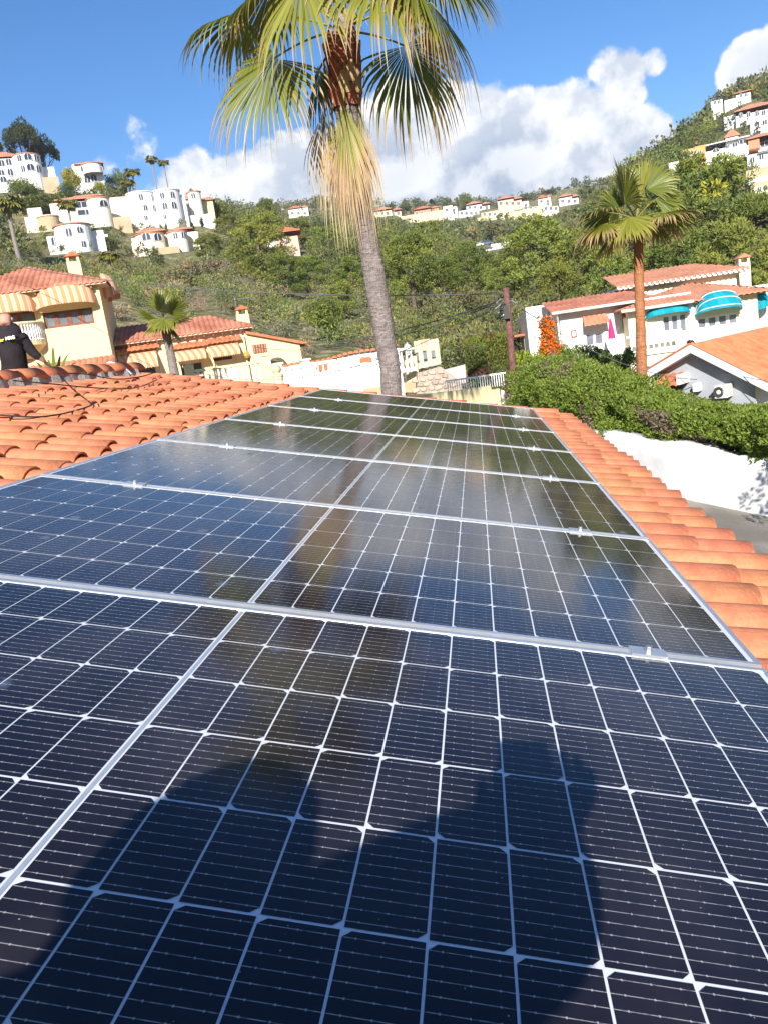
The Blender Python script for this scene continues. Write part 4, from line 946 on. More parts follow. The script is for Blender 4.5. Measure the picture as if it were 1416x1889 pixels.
while z < max(q[1] for q in r):
    x = x0_+.1+(row % 2)*.14
    while x < x1_-.1:
        # top outline
        xs_ = [q[0] for q in (r[4], r[3], r[2], r[1])]; zs_ = [q[1] for q in (r[4], r[3], r[2], r[1])]
        if z < np.interp(x, xs_, zs_)-.12:
            o = link('stone', STN[rs.randrange(4)], sw); o.location = (x+rs.uniform(-.03, .03), -.004, z+rs.uniform(-.02, .02)); o.rotation_euler = (0, rs.uniform(-.3, .3), 0); o.scale = (rs.uniform(.85, 1.1), 1, rs.uniform(.8, 1.05))
        x += .31
    z += .21; row += 1
fq = Fr(812, 705, 34, 14, z0=-2.6); r = [fq.hit(*q) for q in ((808, 715), (862, 705), (858, 672), (812, 684))]; m = MB()
m.add([(x, 0, z) for x, z in r]+[(x, .25, z) for x, z in r], [(0, 1, 2, 3), (7, 6, 5, 4)]+[(i, i+4, (i+1) % 4+4, (i+1) % 4) for i in range(4)])
o = m.build('plain_wall', pm('grey_render', (.50, .47, .45), .95, .12, 1.5, .3)); o.location = fq.O.tolist(); o.rotation_euler = (0, 0, fq.yaw); tag(o, 'plain grey rendered wall rising beside the street right of the stone wall', 'wall')
# low cream wall with a fence top and notice, by the utility pole
fc = Fr(800, 745, 21, 2, z0=-3.2); cw = fc.root('street_wall', 'low cream street wall with white railing just left of the utility pole', 'wall')
q = [fc.hit(*p_) for p_ in ((768, 728), (905, 714), (905, 735))]; m = MB(); m.box(q[0][0], q[1][0], 0, .2, 0, (q[0][1]+q[1][1])/2); m.build('wall', cream, cw)
q0 = fc.hit(800, 742)[0]; zt_ = fc.hit(850, 722)[1]
for i in range(26):
    x = fc.hit(822, 720)[0]+i*.065*1.0; m = MB(); m.box(x-.011, x+.011, .05, .09, zt_, zt_+.32); m.build('rail_bar', whitef, cw)
m = MB(); m.box(fc.hit(822, 720)[0], fc.hit(822, 720)[0]+1.7, .05, .09, zt_+.32, zt_+.36); m.build('top_rail', whitef, cw)
q = fc.rect(905, 748, 925, 716); m = MB(); m.box(q[0], q[0]+.28, -.1, .25, 0, q[3]); m.build('gate_post', cream, cw)
m = MB(); xx = q[0]+.32; m.add([(xx, .05, 0), (xx+.85, .05, 0), (xx+.85, .05, q[3]-.35), (xx+.45, .05, q[3]-.18), (xx, .05, q[3]-.05), (xx, .2, 0), (xx+.85, .2, 0), (xx+.85, .2, q[3]-.35), (xx+.45, .2, q[3]-.18), (xx, .2, q[3]-.05)], [(0, 1, 2, 3, 4), (9, 8, 7, 6, 5)]+[(i, i+5, (i+1) % 5+5, (i+1) % 5) for i in range(5)]); m.build('stepped_wall', white_v, cw)
cream = pm('pale_cream_plaster', (.80, .72, .52), .9, .05, .8, .25, 25, stain=((.64, .56, .42), .25, .7))
# ------------------------------------------------------------------ cream villa with teal awnings (right)
f = Fr(1037, 640, 40, 2, z0=-4.6); R_V = f.root('cream_villa', 'cream villa with turquoise dome awnings behind the reddish palm', 'villa')
ez = f.hit(1100, 570)[1]; x1 = f.hit(1190, 560)[0]
wA = f.rect(1081, 639, 1112, 612); wB = f.rect(1148, 606, 1160, 585)
m = MB(); wall_holes(m, 0, x1+6, -.5, ez, [wA, wB], 0, .25); m.box(0, .25, .25, 7, -.5, ez); m.build('wall', white_v, R_V)
m = MB(); m.box(-.02, -.003, .0, 7, -.5, ez); m.build('side_wall', shaded_cream, R_V)  # sheet over the left side, its shade put into the colour
window(R_V, wA, .14, 2, 1, whitef, greyglass, .12); w_ = window(R_V, wB, .14, 2, 1, brownw, greyglass, .06)
for i in range(5):
    m = MB(); x = wB[0]+(wB[1]-wB[0])*(i+.5)/5; m.tube([(x, -.03, wB[2]), (x, -.03, wB[3])], .014, 5); m.build('window_bar', iron, w_)
m = MB(); q = wB; m.box(q[0]-.09, q[1]+.09, -.05, -.003, q[2]-.12, q[2]-.01); m.box(q[0]-.1, q[0]-.01, -.04, -.002, q[2], q[3]); m.box(q[1]+.01, q[1]+.1, -.04, -.002, q[2], q[3]); m.build('window_surround', cream, R_V)
rz = f.hit(1070, 549, 3.2)[1]; tz = ez+.12
uxe = f.hit(1152, 540, 3.3)[0]; tile_roof(R_V, (-.45, -.5, tz), (x1+.6, -.5, tz), (-.45, 3.2, rz), (uxe, 3.2, rz), oldtile)
m = MB(); m.add([(-.02, 0, ez), (-.02, 7, ez), (-.02, 3.2, rz-.1)], [(0, 1, 2)]); m.build('gable', shaded_cream, R_V)
m = MB(); m.tube([(-.45, -.58, tz-.03), (x1+2, -.58, tz-.03)], .07, 6); g_ = m.build('gutter', whitef, R_V); m = MB(); m.tube([(-.2, -.5, tz-.05), (-.12, -.08, tz-.5), (-.12, -.08, .5)], .05, 6); m.build('downpipe', whitef, g_)
for (a, b, c, d) in ((1075, 600, 1121, 580), (1144, 586, 1168, 570)):
    q = f.rect(a, b, c, d, -.4); tile_roof(R_V, (q[0], -.75, q[2]), (q[1], -.75, q[2]+.02), (q[0], -.02, q[2]+.42), (q[1], -.02, q[2]+.44), palet, name='window_canopy', h=.06)
q = f.rect(1053, 623, 1062, 608); m = MB(); m.box(q[0], q[1], -.04, -.003, q[2], q[3]); t_ = m.build('tile_picture', brownw, R_V); m = MB(); m.box(q[0]+.06, q[1]-.06, -.05, -.041, q[2]+.06, q[3]-.06); m.build('picture', whitef, t_)
# tall white pier and lean-to on the left end, set back
OB = 3.6; r = f.rect(979, 668, 1003, 562, OB); m = MB(); m.box(r[0], r[1]+.2, OB, OB+.5, -1, r[3]); m.build('pier', white_v, R_V)
zl_ = f.hit(947, 592, OB+5)[1]; m = MB(); m.add([(r[0]+.002, OB+.003, -1), (r[0]+.002, OB+6, -1), (r[0]+.002, OB+6, zl_), (r[0]+.002, OB+.003, r[3]-.05), (r[0]+1.2, OB+.003, -1), (r[0]+1.2, OB+6, -1), (r[0]+1.2, OB+6, zl_), (r[0]+1.2, OB+.003, r[3]-.05)], [(0, 3, 2, 1), (3, 7, 6, 2), (4, 5, 6, 7), (1, 2, 6, 5)]); m.build('lean_to', shaded_cream, R_V)
m = MB(); m.box(r[0]-.6, r[0]-.003, OB+2.0, OB+4.2, f.hit(960, 620, OB+3)[1], f.hit(960, 620, OB+3)[1]+.12); m.build('porch_canopy', orat, R_V); m = MB(); m.box(r[0]-.05, r[0]-.003, OB+2.3, OB+3.6, .3, f.hit(960, 622, OB+3)[1]-.1); m.build('porch_door', pm('dull_green_door', (.22, .23, .15), .6), R_V)
# upper storey, set back
OU = 3.4; ux0 = f.hit(1150, 520, OU)[0]; ux1 = f.hit(1357, 500, OU)[0]; uz = f.hit(1270, 514, OU)[1]; urz = f.hit(1230, 494, OU+3)[1]
m = MB(); m.box(ux0, ux1, OU, OU+6, ez-1.5, uz); m.build('upper_wall', cream, R_V); m = MB(); m.box(ux0-.02, ux0-.002, OU, OU+6, ez-1.5, uz); m.build('upper_side_wall', shaded_cream, R_V)
tile_roof(R_V, (ux0-.5, OU-.5, uz+.1), (ux1+.5, OU-.5, uz+.1), (ux0-.5, OU+3, urz), (ux1-1.3, OU+3, urz), palet); tile_roof(R_V, (ux1+.5, OU-.5, uz+.1), (ux1+.5, OU+6.5, uz+.1), (ux1-1.3, OU+3, urz), (ux1-1.3, OU+3, urz), palet)
m = MB(); m.box(ux0-.5, ux1+.5, OU-.46, OU+6.4, uz-.06, uz+.04); m.build('upper_soffit', whitef, R_V)
DT = MB(); DT.box(-.05, .05, -.06, .06, -.05, .05); DTM = DT.mesh('eave_tooth', whitef); ntk = int((ux1-ux0+1)/.27)
for i in range(ntk): o = link('eave_tooth', DTM, R_V); o.location = (ux0-.45+i*.27, OU-.56, uz+.04)
# front bay, two faces and a hipped roof
bx = f.hit(1275, 600, -1.2)[0]; bx0 = f.hit(1190, 600, -1.2)[0]; bx1 = f.hit(1397, 560, -1.2)[0]; bz = f.hit(1275, 556, -1.2)[1]; OF = -1.2
w1 = f.rect(1224, 618, 1267, 576, OF); w2 = f.rect(1287, 608, 1362, 575, OF)
m = MB(); wall_holes(m, bx0-.8, bx1, .2, bz, [w1, w2], OF, .3); m.box(bx1-.3, bx1, OF+.3, 5, -.5, bz+.3); m.box(bx0-.8, bx0-.5, OF+.3, 0, .2, bz); m.box(bx0-.8, bx1, OF+.0, OF+.3, -1, .19)
m.build('bay_wall', cream, R_V)
m = MB(); m.box(bx-.12, bx+.12, OF-.08, OF-.003, .2, bz-.05); m.build('corner_pilaster', white_v, R_V)
window(R_V, w1, OF+.16, 3, 1, whitef, greyglass, .15); window(R_V, w2, OF+.16, 4, 1, whitef, greyglass, .17)
apx = f.hit(1266, 522, 1.0); az_ = f.hit(1300, 524, 2.2)[1]; bpx, bpz = f.hit(1266, 524, OF+2.6); e0 = (bx0-1.2, OF-.5, bz+.05); e1 = (bx1+.5, OF-.5, bz+.02)
tile_roof(R_V, e0, e1, (bpx, OF+2.6, bpz), (bx1-2.2, OF+2.6, bpz), palet, name='bay_roof'); tile_roof(R_V, (bx1+.5, OF-.5, bz+.05), (bx1+.5, 6, bz+.05), (bx1-2.2, OF+2.6, bpz), (bx1-2.2, 3.2, bpz), palet, name='bay_roof')
tile_roof(R_V, (bx0-1.2, OF+5.2, bz+.05), e0, (bpx, OF+2.6, bpz), (bpx, OF+2.6, bpz), palet, name='bay_roof')
m = MB(); m.tube([(bx0-1.2, OF-.55, bz), (bx, OF-.55, bz)], .07, 6); m.build('gutter', whitef, R_V); m = MB(); m.box(bx0-1, bx1+.4, OF-.4, OF+3, bz-.08, bz+.02); m.build('soffit', palet, R_V)
a = f.rect(1190, 592, 1271, 566, OF); awning(R_V, a[0], a[1], a[2]+.1, .52, .6, teal, OF-.02, 68, valance=.1)
a = f.rect(1281, 590, 1364, 550, OF); awning(R_V, a[0], a[1], a[2]+.22, 1.0, 1.0, teal, OF-.02, 75, valance=.12); awning(R_V, bx1-.75, bx1+.75, f.hit(1365, 572, OF)[1], 1.05, .85, teal, OF+.9, rot=pi/2)
for q in ((1281, 590, 1364, 550), ):
    for s_, ph in ((0, .35), (1, .75)): pass
tr = pm('white_piping', (.75, .78, .78), .7); K = 18
for ph in (20, 50, 75):
    m = MB(); hw = (a[1]-a[0])/2; cx = (a[0]+a[1])/2; pts = []
    for j in range(K+1):
        s_ = -1+2*j/K; hh = 1.0*max(0, 1-abs(s_)**2.6)**(1/2.6); pts.append((cx+s_*hw, OF-.02-hh*sin(radians(ph))*1.0-.012, a[2]+.22+hh*cos(radians(ph))+.012))
    m.tube(pts, .022, 5); m.build('awning_piping', tr, R_V)
# balcony with arches below
by = f.hit(1210, 646, OF-1.0)[1]; m = MB(); m.box(bx0-1.2, f.hit(1250, 640, OF-1)[0], OF-1.2, OF-.003, by-.15, by); bl = m.build('balcony', white_v, R_V)
for i in range(9):
    o = link('baluster', BALM, bl); o.location = (bx0-1.0+i*.26, OF-1.1, by)
m = MB(); m.box(bx0-1.2, bx0+1.35, OF-1.2, OF-1.0, by+.74, by+.84); m.build('handrail', white_v, bl)
m = MB(); K = 12; xa, xb = bx0-.8, bx0+3.2; zt_ = by-.16
for i in range(K):
    p0, p1 = i/K, (i+1)/K; z0_, z1_ = zt_-1.5+1.2*(1-(2*p0-1)**2)**.5, zt_-1.5+1.2*(1-(2*p1-1)**2)**.5
    m.poly([(xa+(xb-xa)*p0, OF-1.1, z0_), (xa+(xb-xa)*p1, OF-1.1, z1_), (xa+(xb-xa)*p1, OF-1.1, zt_), (xa+(xb-xa)*p0, OF-1.1, zt_)]); m.poly([(xa+(xb-xa)*p0, OF-1.1, z0_), (xa+(xb-xa)*p1, OF-1.1, z1_), (xa+(xb-xa)*p1, OF-.7, z1_), (xa+(xb-xa)*p0, OF-.7, z0_)])
m.box(xa-.3, xa-.002, OF-1.1, OF-.7, -.5, zt_); m.box(xb+.002, xb+3, OF-1.1, OF-.7, -.5, zt_); m.build('arcade', cream, R_V)
cx = f.hit(1371, 500, OU+2)[0]; chimney(R_V, cx-.3, cx+.3, OU+1.8, OU+2.4, uz-1, f.hit(1371, 484, OU+2)[1], cream, palet)
# closed pink parasol on the terrace
P = f.W(*[f.hit(1128, 625, -2.0)[0], -2.0, f.hit(1128, 640, -2.0)[1]]); e = empty('closed_parasol', P.tolist(), 0, 'closed bright pink parasol on the terrace of the teal awning villa', 'parasol')
m = MB(); m.tube([(0, 0, -.9), (0, 0, 1.2)], .025, 6); m.build('pole', whitef, e); m = MB(); m.lathe([(.02, 1.35), (.06, 1.2), (.13, .8), (.17, .45), (.20, .42), (.16, .4)], n=9); m.build('canopy', pm('pink_canvas', (.75, .03, .16), .8, .2, 4), e, True)
# ------------------------------------------------------------------ small grey gabled house (right edge)
f = Fr(1207, 712, 23, -34, z0=-4.3); G = f.root('grey_house', 'small light grey gabled house with bright orange tile roof at the right edge', 'house')
greyp = pm('light_grey_plaster', (.33, .345, .375), .9, .05, 1.2, .3, 25)
xL = 0; xR = f.hit(1392, 715)[0]; zL = f.hit(1207, 686)[1]; zR = f.hit(1388, 694)[1]; apx, apz = f.hit(1283, 640); DP = 7
m = MB(); m.add([(xL, 0, 0), (xR, 0, 0), (xR, 0, zR), (apx, 0, apz), (xL, 0, zL), (xL, DP, 0), (xR, DP, 0), (xR, DP, zR), (apx, DP, apz), (xL, DP, zL)], [(0, 1, 2, 3, 4), (9, 8, 7, 6, 5), (0, 4, 9, 5)]); m.build('gable_wall', greyp, G)
m = MB(); m.add([(xR+.002, .002, 0), (xR+.002, DP, 0), (xR+.002, DP, zR), (xR+.002, .002, zR)], [(0, 1, 2, 3)]); m.build('side_wall', white_v, G)
sl = (apz-zR)/(xR-apx); slL = (apz-zL)/(apx-xL); ov = .55
tile_roof(G, (xR+ov, -.42, zR-sl*ov+.12), (xR+ov, DP, zR-sl*ov+.12), (apx, -.42, apz+.12), (apx, DP, apz+.12), orat, name='roof', pitch=.28, h=.10); tile_roof(G, (xL-.3, DP, zL-slL*.3+.12), (xL-.3, -.42, zL-slL*.3+.12), (apx, DP, apz+.12), (apx, -.42, apz+.12), orat, name='roof', pitch=.24)
for (xa, za, xb, zb_) in ((apx, apz, xR+ov, zR-sl*ov), (apx, apz, xL-.3, zL-slL*.3)):
    m = MB(); m.add([(xa, -.46, za-.12), (xb, -.46, zb_-.12), (xb, -.46, zb_+.10), (xa, -.46, za+.10), (xa, -.002, za-.12), (xb, -.002, zb_-.12), (xb, -.002, zb_+.10), (xa, -.002, za+.10)], [(0, 1, 2, 3), (0, 4, 5, 1), (1, 5, 6, 2), (3, 2, 6, 7), (0, 3, 7, 4)]); m.build('verge', pm('pale_grey_trim', (.60, .62, .65), .8), G)
RDG = MB()
for j in range(6):
    a0, a1 = pi*j/6, pi*(j+1)/6; RDG.add([(-cos(a0)*.13, 0, sin(a0)*.11), (-cos(a1)*.13, 0, sin(a1)*.11), (-cos(a1)*.15, .4, sin(a1)*.12), (-cos(a0)*.15, .4, sin(a0)*.12)], [(0, 1, 2, 3)])
RDGM = RDG.mesh('ridge_tile', white_v)
for i in range(int((DP+.4)/.36)): o = link('ridge_tile', RDGM, G); o.location = (apx, -.42+i*.36, apz+.13)
q = f.rect(1214, 708, 1255, 697, -.4); tile_roof(G, (q[0], -.75, q[2]), (q[1], -.75, q[2]), (q[0], -.02, q[3]+.1), (q[1], -.02, q[3]+.1), orat, name='door_canopy', pitch=.2, h=.05)
m = MB(); m.box(q[1]+.002, q[1]+.1, -.75, -.003, q[2]-.05, q[3]+.12); m.build('canopy_cheek', white_v, G)
q = f.rect(1218, 745, 1258, 710); m = MB(); m.box(q[0], q[1], -.05, -.003, 0, q[3]); d_ = m.build('door', pm('grey_brown_door', (.20, .18, .18), .6), G)
for i in range(7): m = MB(); x = q[0]+(q[1]-q[0])*(i+.5)/7; m.box(x-.035, x+.035, -.07, -.052, .05, q[3]-.06); m.build('board', pm('grey_brown_door', (.2, .18, .18)), d_)
q = f.rect(1322, 734, 1345, 708, -.3); P = f.W((q[0]+q[1])/2, -.35, q[2]); e = empty('air_conditioner', P.tolist(), f.yaw, 'white air conditioning unit on the grey gable wall', 'air conditioner'); w_ = (q[1]-q[0])/2; h_ = q[3]-q[2]
m = MB(); m.box(-w_, w_, -.16, .32, 0, h_); m.build('casing', pm('aged_white_metal', (.72, .70, .62), .5, .06, 3), e, bevel=.02)
m = MB(); m.lathe([(.06, 0), (h_*.36, .0), (h_*.40, .02)], n=18); o = m.build('fan_grille', iron, e); o.location = (-w_*.3, -.165, h_*.5); o.rotation_euler = (pi/2, 0, 0)
for i in range(6): m = MB(); m.box(w_*.3, w_*.92, -.172, -.161, h_*(.15+.12*i), h_*(.19+.12*i)); m.build('slat', whitef, e)
q = f.rect(1281, 722, 1292, 706, -.1); m = MB(); m.box(q[0], q[1], -.28, -.003, q[2], q[3]); o = m.build('meter_box', whitef, G, bevel=.02)
# ------------------------------------------------------------------ white boundary wall, yard and street
W0, W1, WM, W2, W3 = np.array([7.6, 9.4]), np.array([4.73, 11.18]), np.array([3.7, 12.1]), np.array([2.3, 14.2]), np.array([1.5, 19.6])
wp = [W0, W1, WM, W2, W3]; m = MB(); pts = []
for a, b in zip(wp[:-1], wp[1:]):
    for k in range(6): pts.append(a+(b-a)*k/6)
pts.append(W3); rw = random.Random(3); V = []
for i, p_ in enumerate(pts):
    d = pts[min(i+1, len(pts)-1)]-pts[max(i-1, 0)]; n_ = np.array([d[1], -d[0]])/np.linalg.norm(d); n_ = -n_ if n_[0] > 0 else n_
    zt_ = float(np.interp(p_[0], [1.5, 2.3, 3.7, 4.73, 7.6], [-1.35, -1.45, -1.66, -1.93, -2.3]))+.035*sin(i*1.3)+rw.uniform(-.02, .02)
    for (o_, z) in ((.10, -3.2), (.06, -2.5), (.02, -2.0), (0, zt_-.05), (-.05, zt_), (-.25, zt_+.01), (-.3, -3.2)): V.append((p_[0]+n_[0]*o_+(rw.uniform(-.012, .012)), p_[1]+n_[1]*o_, z))
K = 7; F = [(i*K+j, i*K+j+1, (i+1)*K+j+1, (i+1)*K+j) for i in range(len(pts)-1) for j in range(K-1)]
bw = MB(); bw.add(V, F); o = bw.build('boundary_wall', pm('rough_white_wall', (.60, .60, .59), .92, .10, 1.6, 0.5, 5, stain=((.38, .38, .39), .45, .9)), None, True)  # grey noise patches: stains, with the wall's soft shadows put into the colour
tag(o, 'rough whitewashed boundary wall below the hedge on the right', 'wall')
conc = _new('yard_concrete'); t = NT(conc); co = t.n('ShaderNodeTexCoord').outputs['Object']; n1 = t.noise(co, .8, 6, .6); n2 = t.noise(co, 22, 4)
c = t.mix(t.ramp(n1, .35, .68), (.20, .175, .145), (.33, .30, .255)); c = t.mix(t.math('MULTIPLY', t.ramp(n2, .45, .7), .3), c, (.14, .125, .11))
p = t.n('ShaderNodeBsdfPrincipled', {'Base Color': c, 'Roughness': .95, 'Specular IOR Level': .15, 'Normal': t.n('ShaderNodeBump', {'Height': n2, 'Strength': .5, 'Distance': .01}).outputs[0]}); t.n('ShaderNodeOutputMaterial', {'Surface': p.outputs[0]})
m = MB(); m.add([(.5, -6, -2.5), (9, -6, -3.0), (7.45, 9.5, -3.0), (4.66, 11.15, -2.8), (3.6, 12.05, -2.56), (2.2, 14.1, -2.5), (1.4, 19.5, -2.45), (-.6, 19.5, -2.4), (.5, 7.6, -2.48)], [(0, 1, 2, 3), (0, 3, 4, 8), (8, 4, 5, 6, 7)]); tag(m.build('yard_paving', conc), 'bare concrete yard between the eaves and the white wall', kind='structure')
m = MB(); st = [(-3.5, 20.9, -2.35), (1.6, 20.6, -2.6), (4.5, 33, -2.3), (5.5, 60, -.5), (2.5, 60, -.4), (-.5, 33, -1.6)]; m.poly(st); tag(m.build('street', pm('worn_asphalt', (.22, .20, .18), .95, .2, 1, .4, 20)), 'narrow worn street running up between the garden walls', kind='structure')
# ------------------------------------------------------------------ utility pole and its wires
UP = atY(941, 640, 20); pb = atY(952, 770, 20); e = empty('utility_pole', (float(pb[0]), 20, -2.9), 0, 'reddish brown wooden utility pole with a tangle of fittings, before the right villa', 'pole')
pt = atY(932, 531, 20); zp = pt[2]+2.9; lean = (pt[0]-pb[0])
creo = bark('creosoted_timber', (.10, .045, .045), (.24, .115, .10), 7, .4)
m = MB(); m.tube([(0, 0, 0), (lean*.5, 0, zp*.55), (lean, 0, zp)], [.105, .092, .08], 14); m.build('post', creo, e, True)
m = MB(); zf = zp-.42
for i, (a, b, c) in enumerate(((-.28, -.1, .12), (-.32, -.12, -.02), (-.26, -.1, -.14), (-.2, -.14, -.26), (.2, -.08, .05))): m.tube([(lean, 0, zf+c), (lean+a*.6, b, zf+c+.03), (lean+a, b, zf+c-.05)], .022, 6)
m.build('cable_clamps', galv, e)
m = MB(); m.box(lean-.13, lean+.02, -.2, -.09, zf-.36, zf-.02); m.build('junction_box', iron, e)
rb = random.Random(1)
for i in range(5):
    m = MB(); a = rb.uniform(0, 6); pts = [(lean-.12+.10*cos(a+j*1.1)*(1+.1*i), -.14+.05*sin(j), zf-.1+.14*sin(a+j*1.1)-.05*i) for j in range(7)]; m.tube(pts, .012, 5); m.build('coiled_lead', blk, e)
wire_m = pm('grey_cable', (.12, .12, .125), .6, .1, 5)
def wire(A, B, sag, label, r=.014, bow=0):
    A, B = np.asarray(A), np.asarray(B); m = MB(); m.tube([A+(B-A)*t-np.array([0, 0, 4*sag*t*(1-t)]) for t in np.linspace(0, 1, 25)], r, 5); tag(m.build('overhead_wire', wire_m, None, True), label, 'wire', 'overhead wires')
top = atY(927, 541, 20); wire(top, atY(-30, 478, 34), .55, 'high wire from the pole top past the big palm to the left hillside', .016)
wire(atY(926, 553, 20), atY(560, 634, 33), .25, 'wire from the utility pole to the carport corner of the left villa', .018); wire(atY(924, 556, 20), atY(470, 640, 33), .55, 'sagging wire from the utility pole to the grille wall of the left villa', .013)
wire(atY(926, 560, 20), atY(380, 690, 31), .9, 'lowest slack wire from the utility pole across the garden wall', .011)
wire(atY(938, 548, 20), atY(1003, 585, 40), .2, 'wire from the utility pole to the white pier of the right villa', .014); wire(atY(940, 553, 20), atY(1285, 700, 22), .45, 'wire from the utility pole sagging over the hedge to the grey house', .010)
wire(atY(1004, 622, 22), atY(1052, 712, 18), .02, 'stay wire slanting down in front of the orange vine', .012); wire(atY(1245, 655, 24), atY(1430, 705, 20), .1, 'thin wire crossing in front of the grey gable', .009)
# ------------------------------------------------------------------ villas on the hillside
cream = pm('hill_cream_plaster', (.78, .72, .58), .9, .06, .4, .2, 20, stain=((.6, .54, .44), .3, .5))
OCC = []                                     # picture areas kept clear of trees that stand nearer
dark = pm('villa_window', (.035, .045, .065), .3, .4, .3, spec=.35)
tan_w = pm('tan_stone_wall', (.50, .37, .235), .95, .15, .4, .8, 3)
salm = pm('salmon_plaster', (.62, .27, .15), .9, .1, .3); orap = pm('orange_plaster', (.66, .34, .12), .9, .08, .3)
yelc = pm('yellow_cream_plaster', (.74, .60, .34), .9, .06, .3); pinkp = pm('pink_plaster_villa', (.62, .43, .33), .9, .08, .3); greyw = pm('greyish_white_plaster', (.62, .62, .62), .9, .06, .3)
class Villa:
    def __init__(s, label, x, y, r, name='hillside_villa', group='villas on the hillside', turn=0, cat='villa'):
        P = atR(x, y, r); az = degrees(atan2(P[0]-CAM[0], P[1]-CAM[1])); s.f = Fr.__new__(Fr); s.f.yaw = radians(-az+turn); s.f.O = P
        s.f.ex = np.array([cos(s.f.yaw), sin(s.f.yaw), 0]); s.f.ey = np.array([-sin(s.f.yaw), cos(s.f.yaw), 0]); s.root = s.f.root(name, label, cat, group); s.k = r/FPX; s.r = r
    def R(s, x0, y0, x1, y1, off=0): a, b, c, d = s.f.rect(x0, y0, x1, y1, off); return min(a, b), max(a, b), min(c, d), max(c, d)
    def box(s, x0, y0, x1, y1, mat_, y=0, dep=7, foot=0, name='wall', keep=True):
        a, b, c, d = s.R(x0, y0, x1, y1, y); m = MB(); m.box(a, b, y, y+dep, c-foot, d); m.build(name, mat_, s.root)
        if keep: OCC.append((min(x0, x1)-2, max(x0, x1)+2, min(y0, y1)-2, max(y0, y1)-1, s.r))
        return a, b, c, d
    def drum(s, xc, yb, yt, wpx, mat_, y=0, foot=0, name='round_wall', cap=None):
        c0 = s.f.hit(xc, yb, y); c1 = s.f.hit(xc, yt, y); R0 = wpx/2*s.k; m = MB(); m.lathe([(R0, c0[1]-foot), (R0, c1[1])], (c0[0], y+R0*.25, 0), 24); m.lathe([(R0, c1[1]), (0.01, c1[1]+.05)], (c0[0], y+R0*.25, 0), 24); m.build(name, mat_, s.root, recalc=True)
        m = MB(); m.lathe([(R0, c1[1]-.02), (R0+.18, c1[1]-.02), (R0+.2, c1[1]+.16), (R0-.3, c1[1]+.24)], (c0[0], y+R0*.25, 0), 24); m.build('cornice', cap or palet, s.root)
        OCC.append((xc-wpx/2-2, xc+wpx/2+2, yt-2, yb-1, s.r)); return c0[0], R0, y
    def win(s, xc, yc, w_, h_, arch=True, y=0, drum=None, mat_=None):
        x, z = s.f.hit(xc, yc, y); w_ *= s.k/2; h_ *= s.k/2; yy = y
        if drum: cx, R0, y0 = drum; dx = max(-.92, min(.92, (x-cx)/R0)); yy = y0+R0*.25-R0*sqrt(1-dx*dx)
        K = 7; out = [(-w_, -h_), (w_, -h_)]+([(w_*cos(pi*i/K), h_-w_+w_*sin(pi*i/K)) for i in range(K+1)] if arch else [(w_, h_), (-w_, h_)])
        def mk(sc, y0, y1, nm, mt, par):
            m = MB(); m.prism([(a*sc[0], b*sc[1]) for a, b in out], y0, y1); o = m.build(nm, mt, par); return o
        fr = mk((1.14, 1.08), -.10, .3, 'window', white_v, s.root); fr.location = (x, yy, z)
        if drum: fr.rotation_euler = (0, 0, math.asin(dx))
        p = mk((.98, .98), -.14, -.102, 'pane', mat_ or dark, fr)
        m = MB(); m.box(-.05, .05, -.18, -.142, -h_, h_*.9); m.build('mullion', white_v, fr)
    def roof(s, x0, y0, x1, y1, h, mat_, y=0, dep=7, over=.5, hip=True):
        a, b, c, d = s.R(x0, y0, x1, y1, y); z = (c+d)/2; k = min(dep/2, (b-a)/2)*(1 if hip else .02)
        E = [(a-over, y-over, z), (b+over, y-over, z), (b+over, y+dep+over, z), (a-over, y+dep+over, z)]; r0 = (a+k-over, y+dep/2, z+h); r1 = (b-k+over, y+dep/2, z+h)
        for e0, e1, p0, p1 in ((E[0], E[1], r0, r1), (E[1], E[2], r1, r1), (E[2], E[3], r1, r0), (E[3], E[0], r0, r0)):
            tile_roof(s.root, e0, e1, p0, p1, mat_, .5, .08, lip=.2)
v = Villa('white round-fronted villa with two rows of arches on top of the left hill', 50, 322, 222)
v.box(-30, 326, 34, 291, white_v, 0, 9, 4); d = v.drum(55, 322, 287, 42, white_v, -1, 4); v.roof(-20, 290, 32, 287, 2.0, palet)
for x, y in ((16, 298), (3, 300)): v.win(x, y, 8, 10)
for x, y, w_ in ((37, 295, 7), (52, 293, 11), (67, 293, 8), (44, 315, 6), (57, 312, 11), (71, 313, 8)): v.win(x, y, w_, 10, True, -1, d)
for x, y in ((33, 316), (19, 317), (3, 319)): v.win(x, y, 11 if x == 33 else 8, 11, True, -.2)
v.box(78, 326, 99, 307, white_v, 1, 5, 3, 'parapet'); v.box(-10, 340, 17, 322, white_v, -4, 1, 2, 'garden_wall'); v.win(6, 330, 9, 9, True, -4); v.box(50, 355, 107, 325, tan_w, -2, 4, 6, 'retaining_wall')
v = Villa('cream white villa with three dark arches between shrubs below the hilltop', 160, 342, 225)
v.box(140, 344, 186, 302, white_v, 0, 8, 5); v.box(134, 312, 152, 302, white_v, 2, 6, 5); v.roof(140, 303, 186, 299, 1.3, palet); d = v.drum(172, 320, 303, 32, white_v, -1, 0)
for x, y in ((155, 310), (169, 308), (183, 310)): v.win(x, y, 10, 9, True, -1.2)
for x, y in ((161, 330), (173, 328)): v.win(x, y, 9, 11, True, -.1)
v = Villa('wide cream villa with a round bay in the middle of the left hill', 155, 405, 185)
v.box(100, 420, 175, 369, cream, 0, 8, 6); d = v.drum(189, 412, 366, 36, cream, -1, 6); v.roof(104, 368, 174, 365, 1.2, palet); v.win(150, 377, 17, 9, False); v.win(191, 377, 14, 10, True, -1, d); v.win(158, 391, 25, 8, False); v.win(122, 380, 8, 8, False)
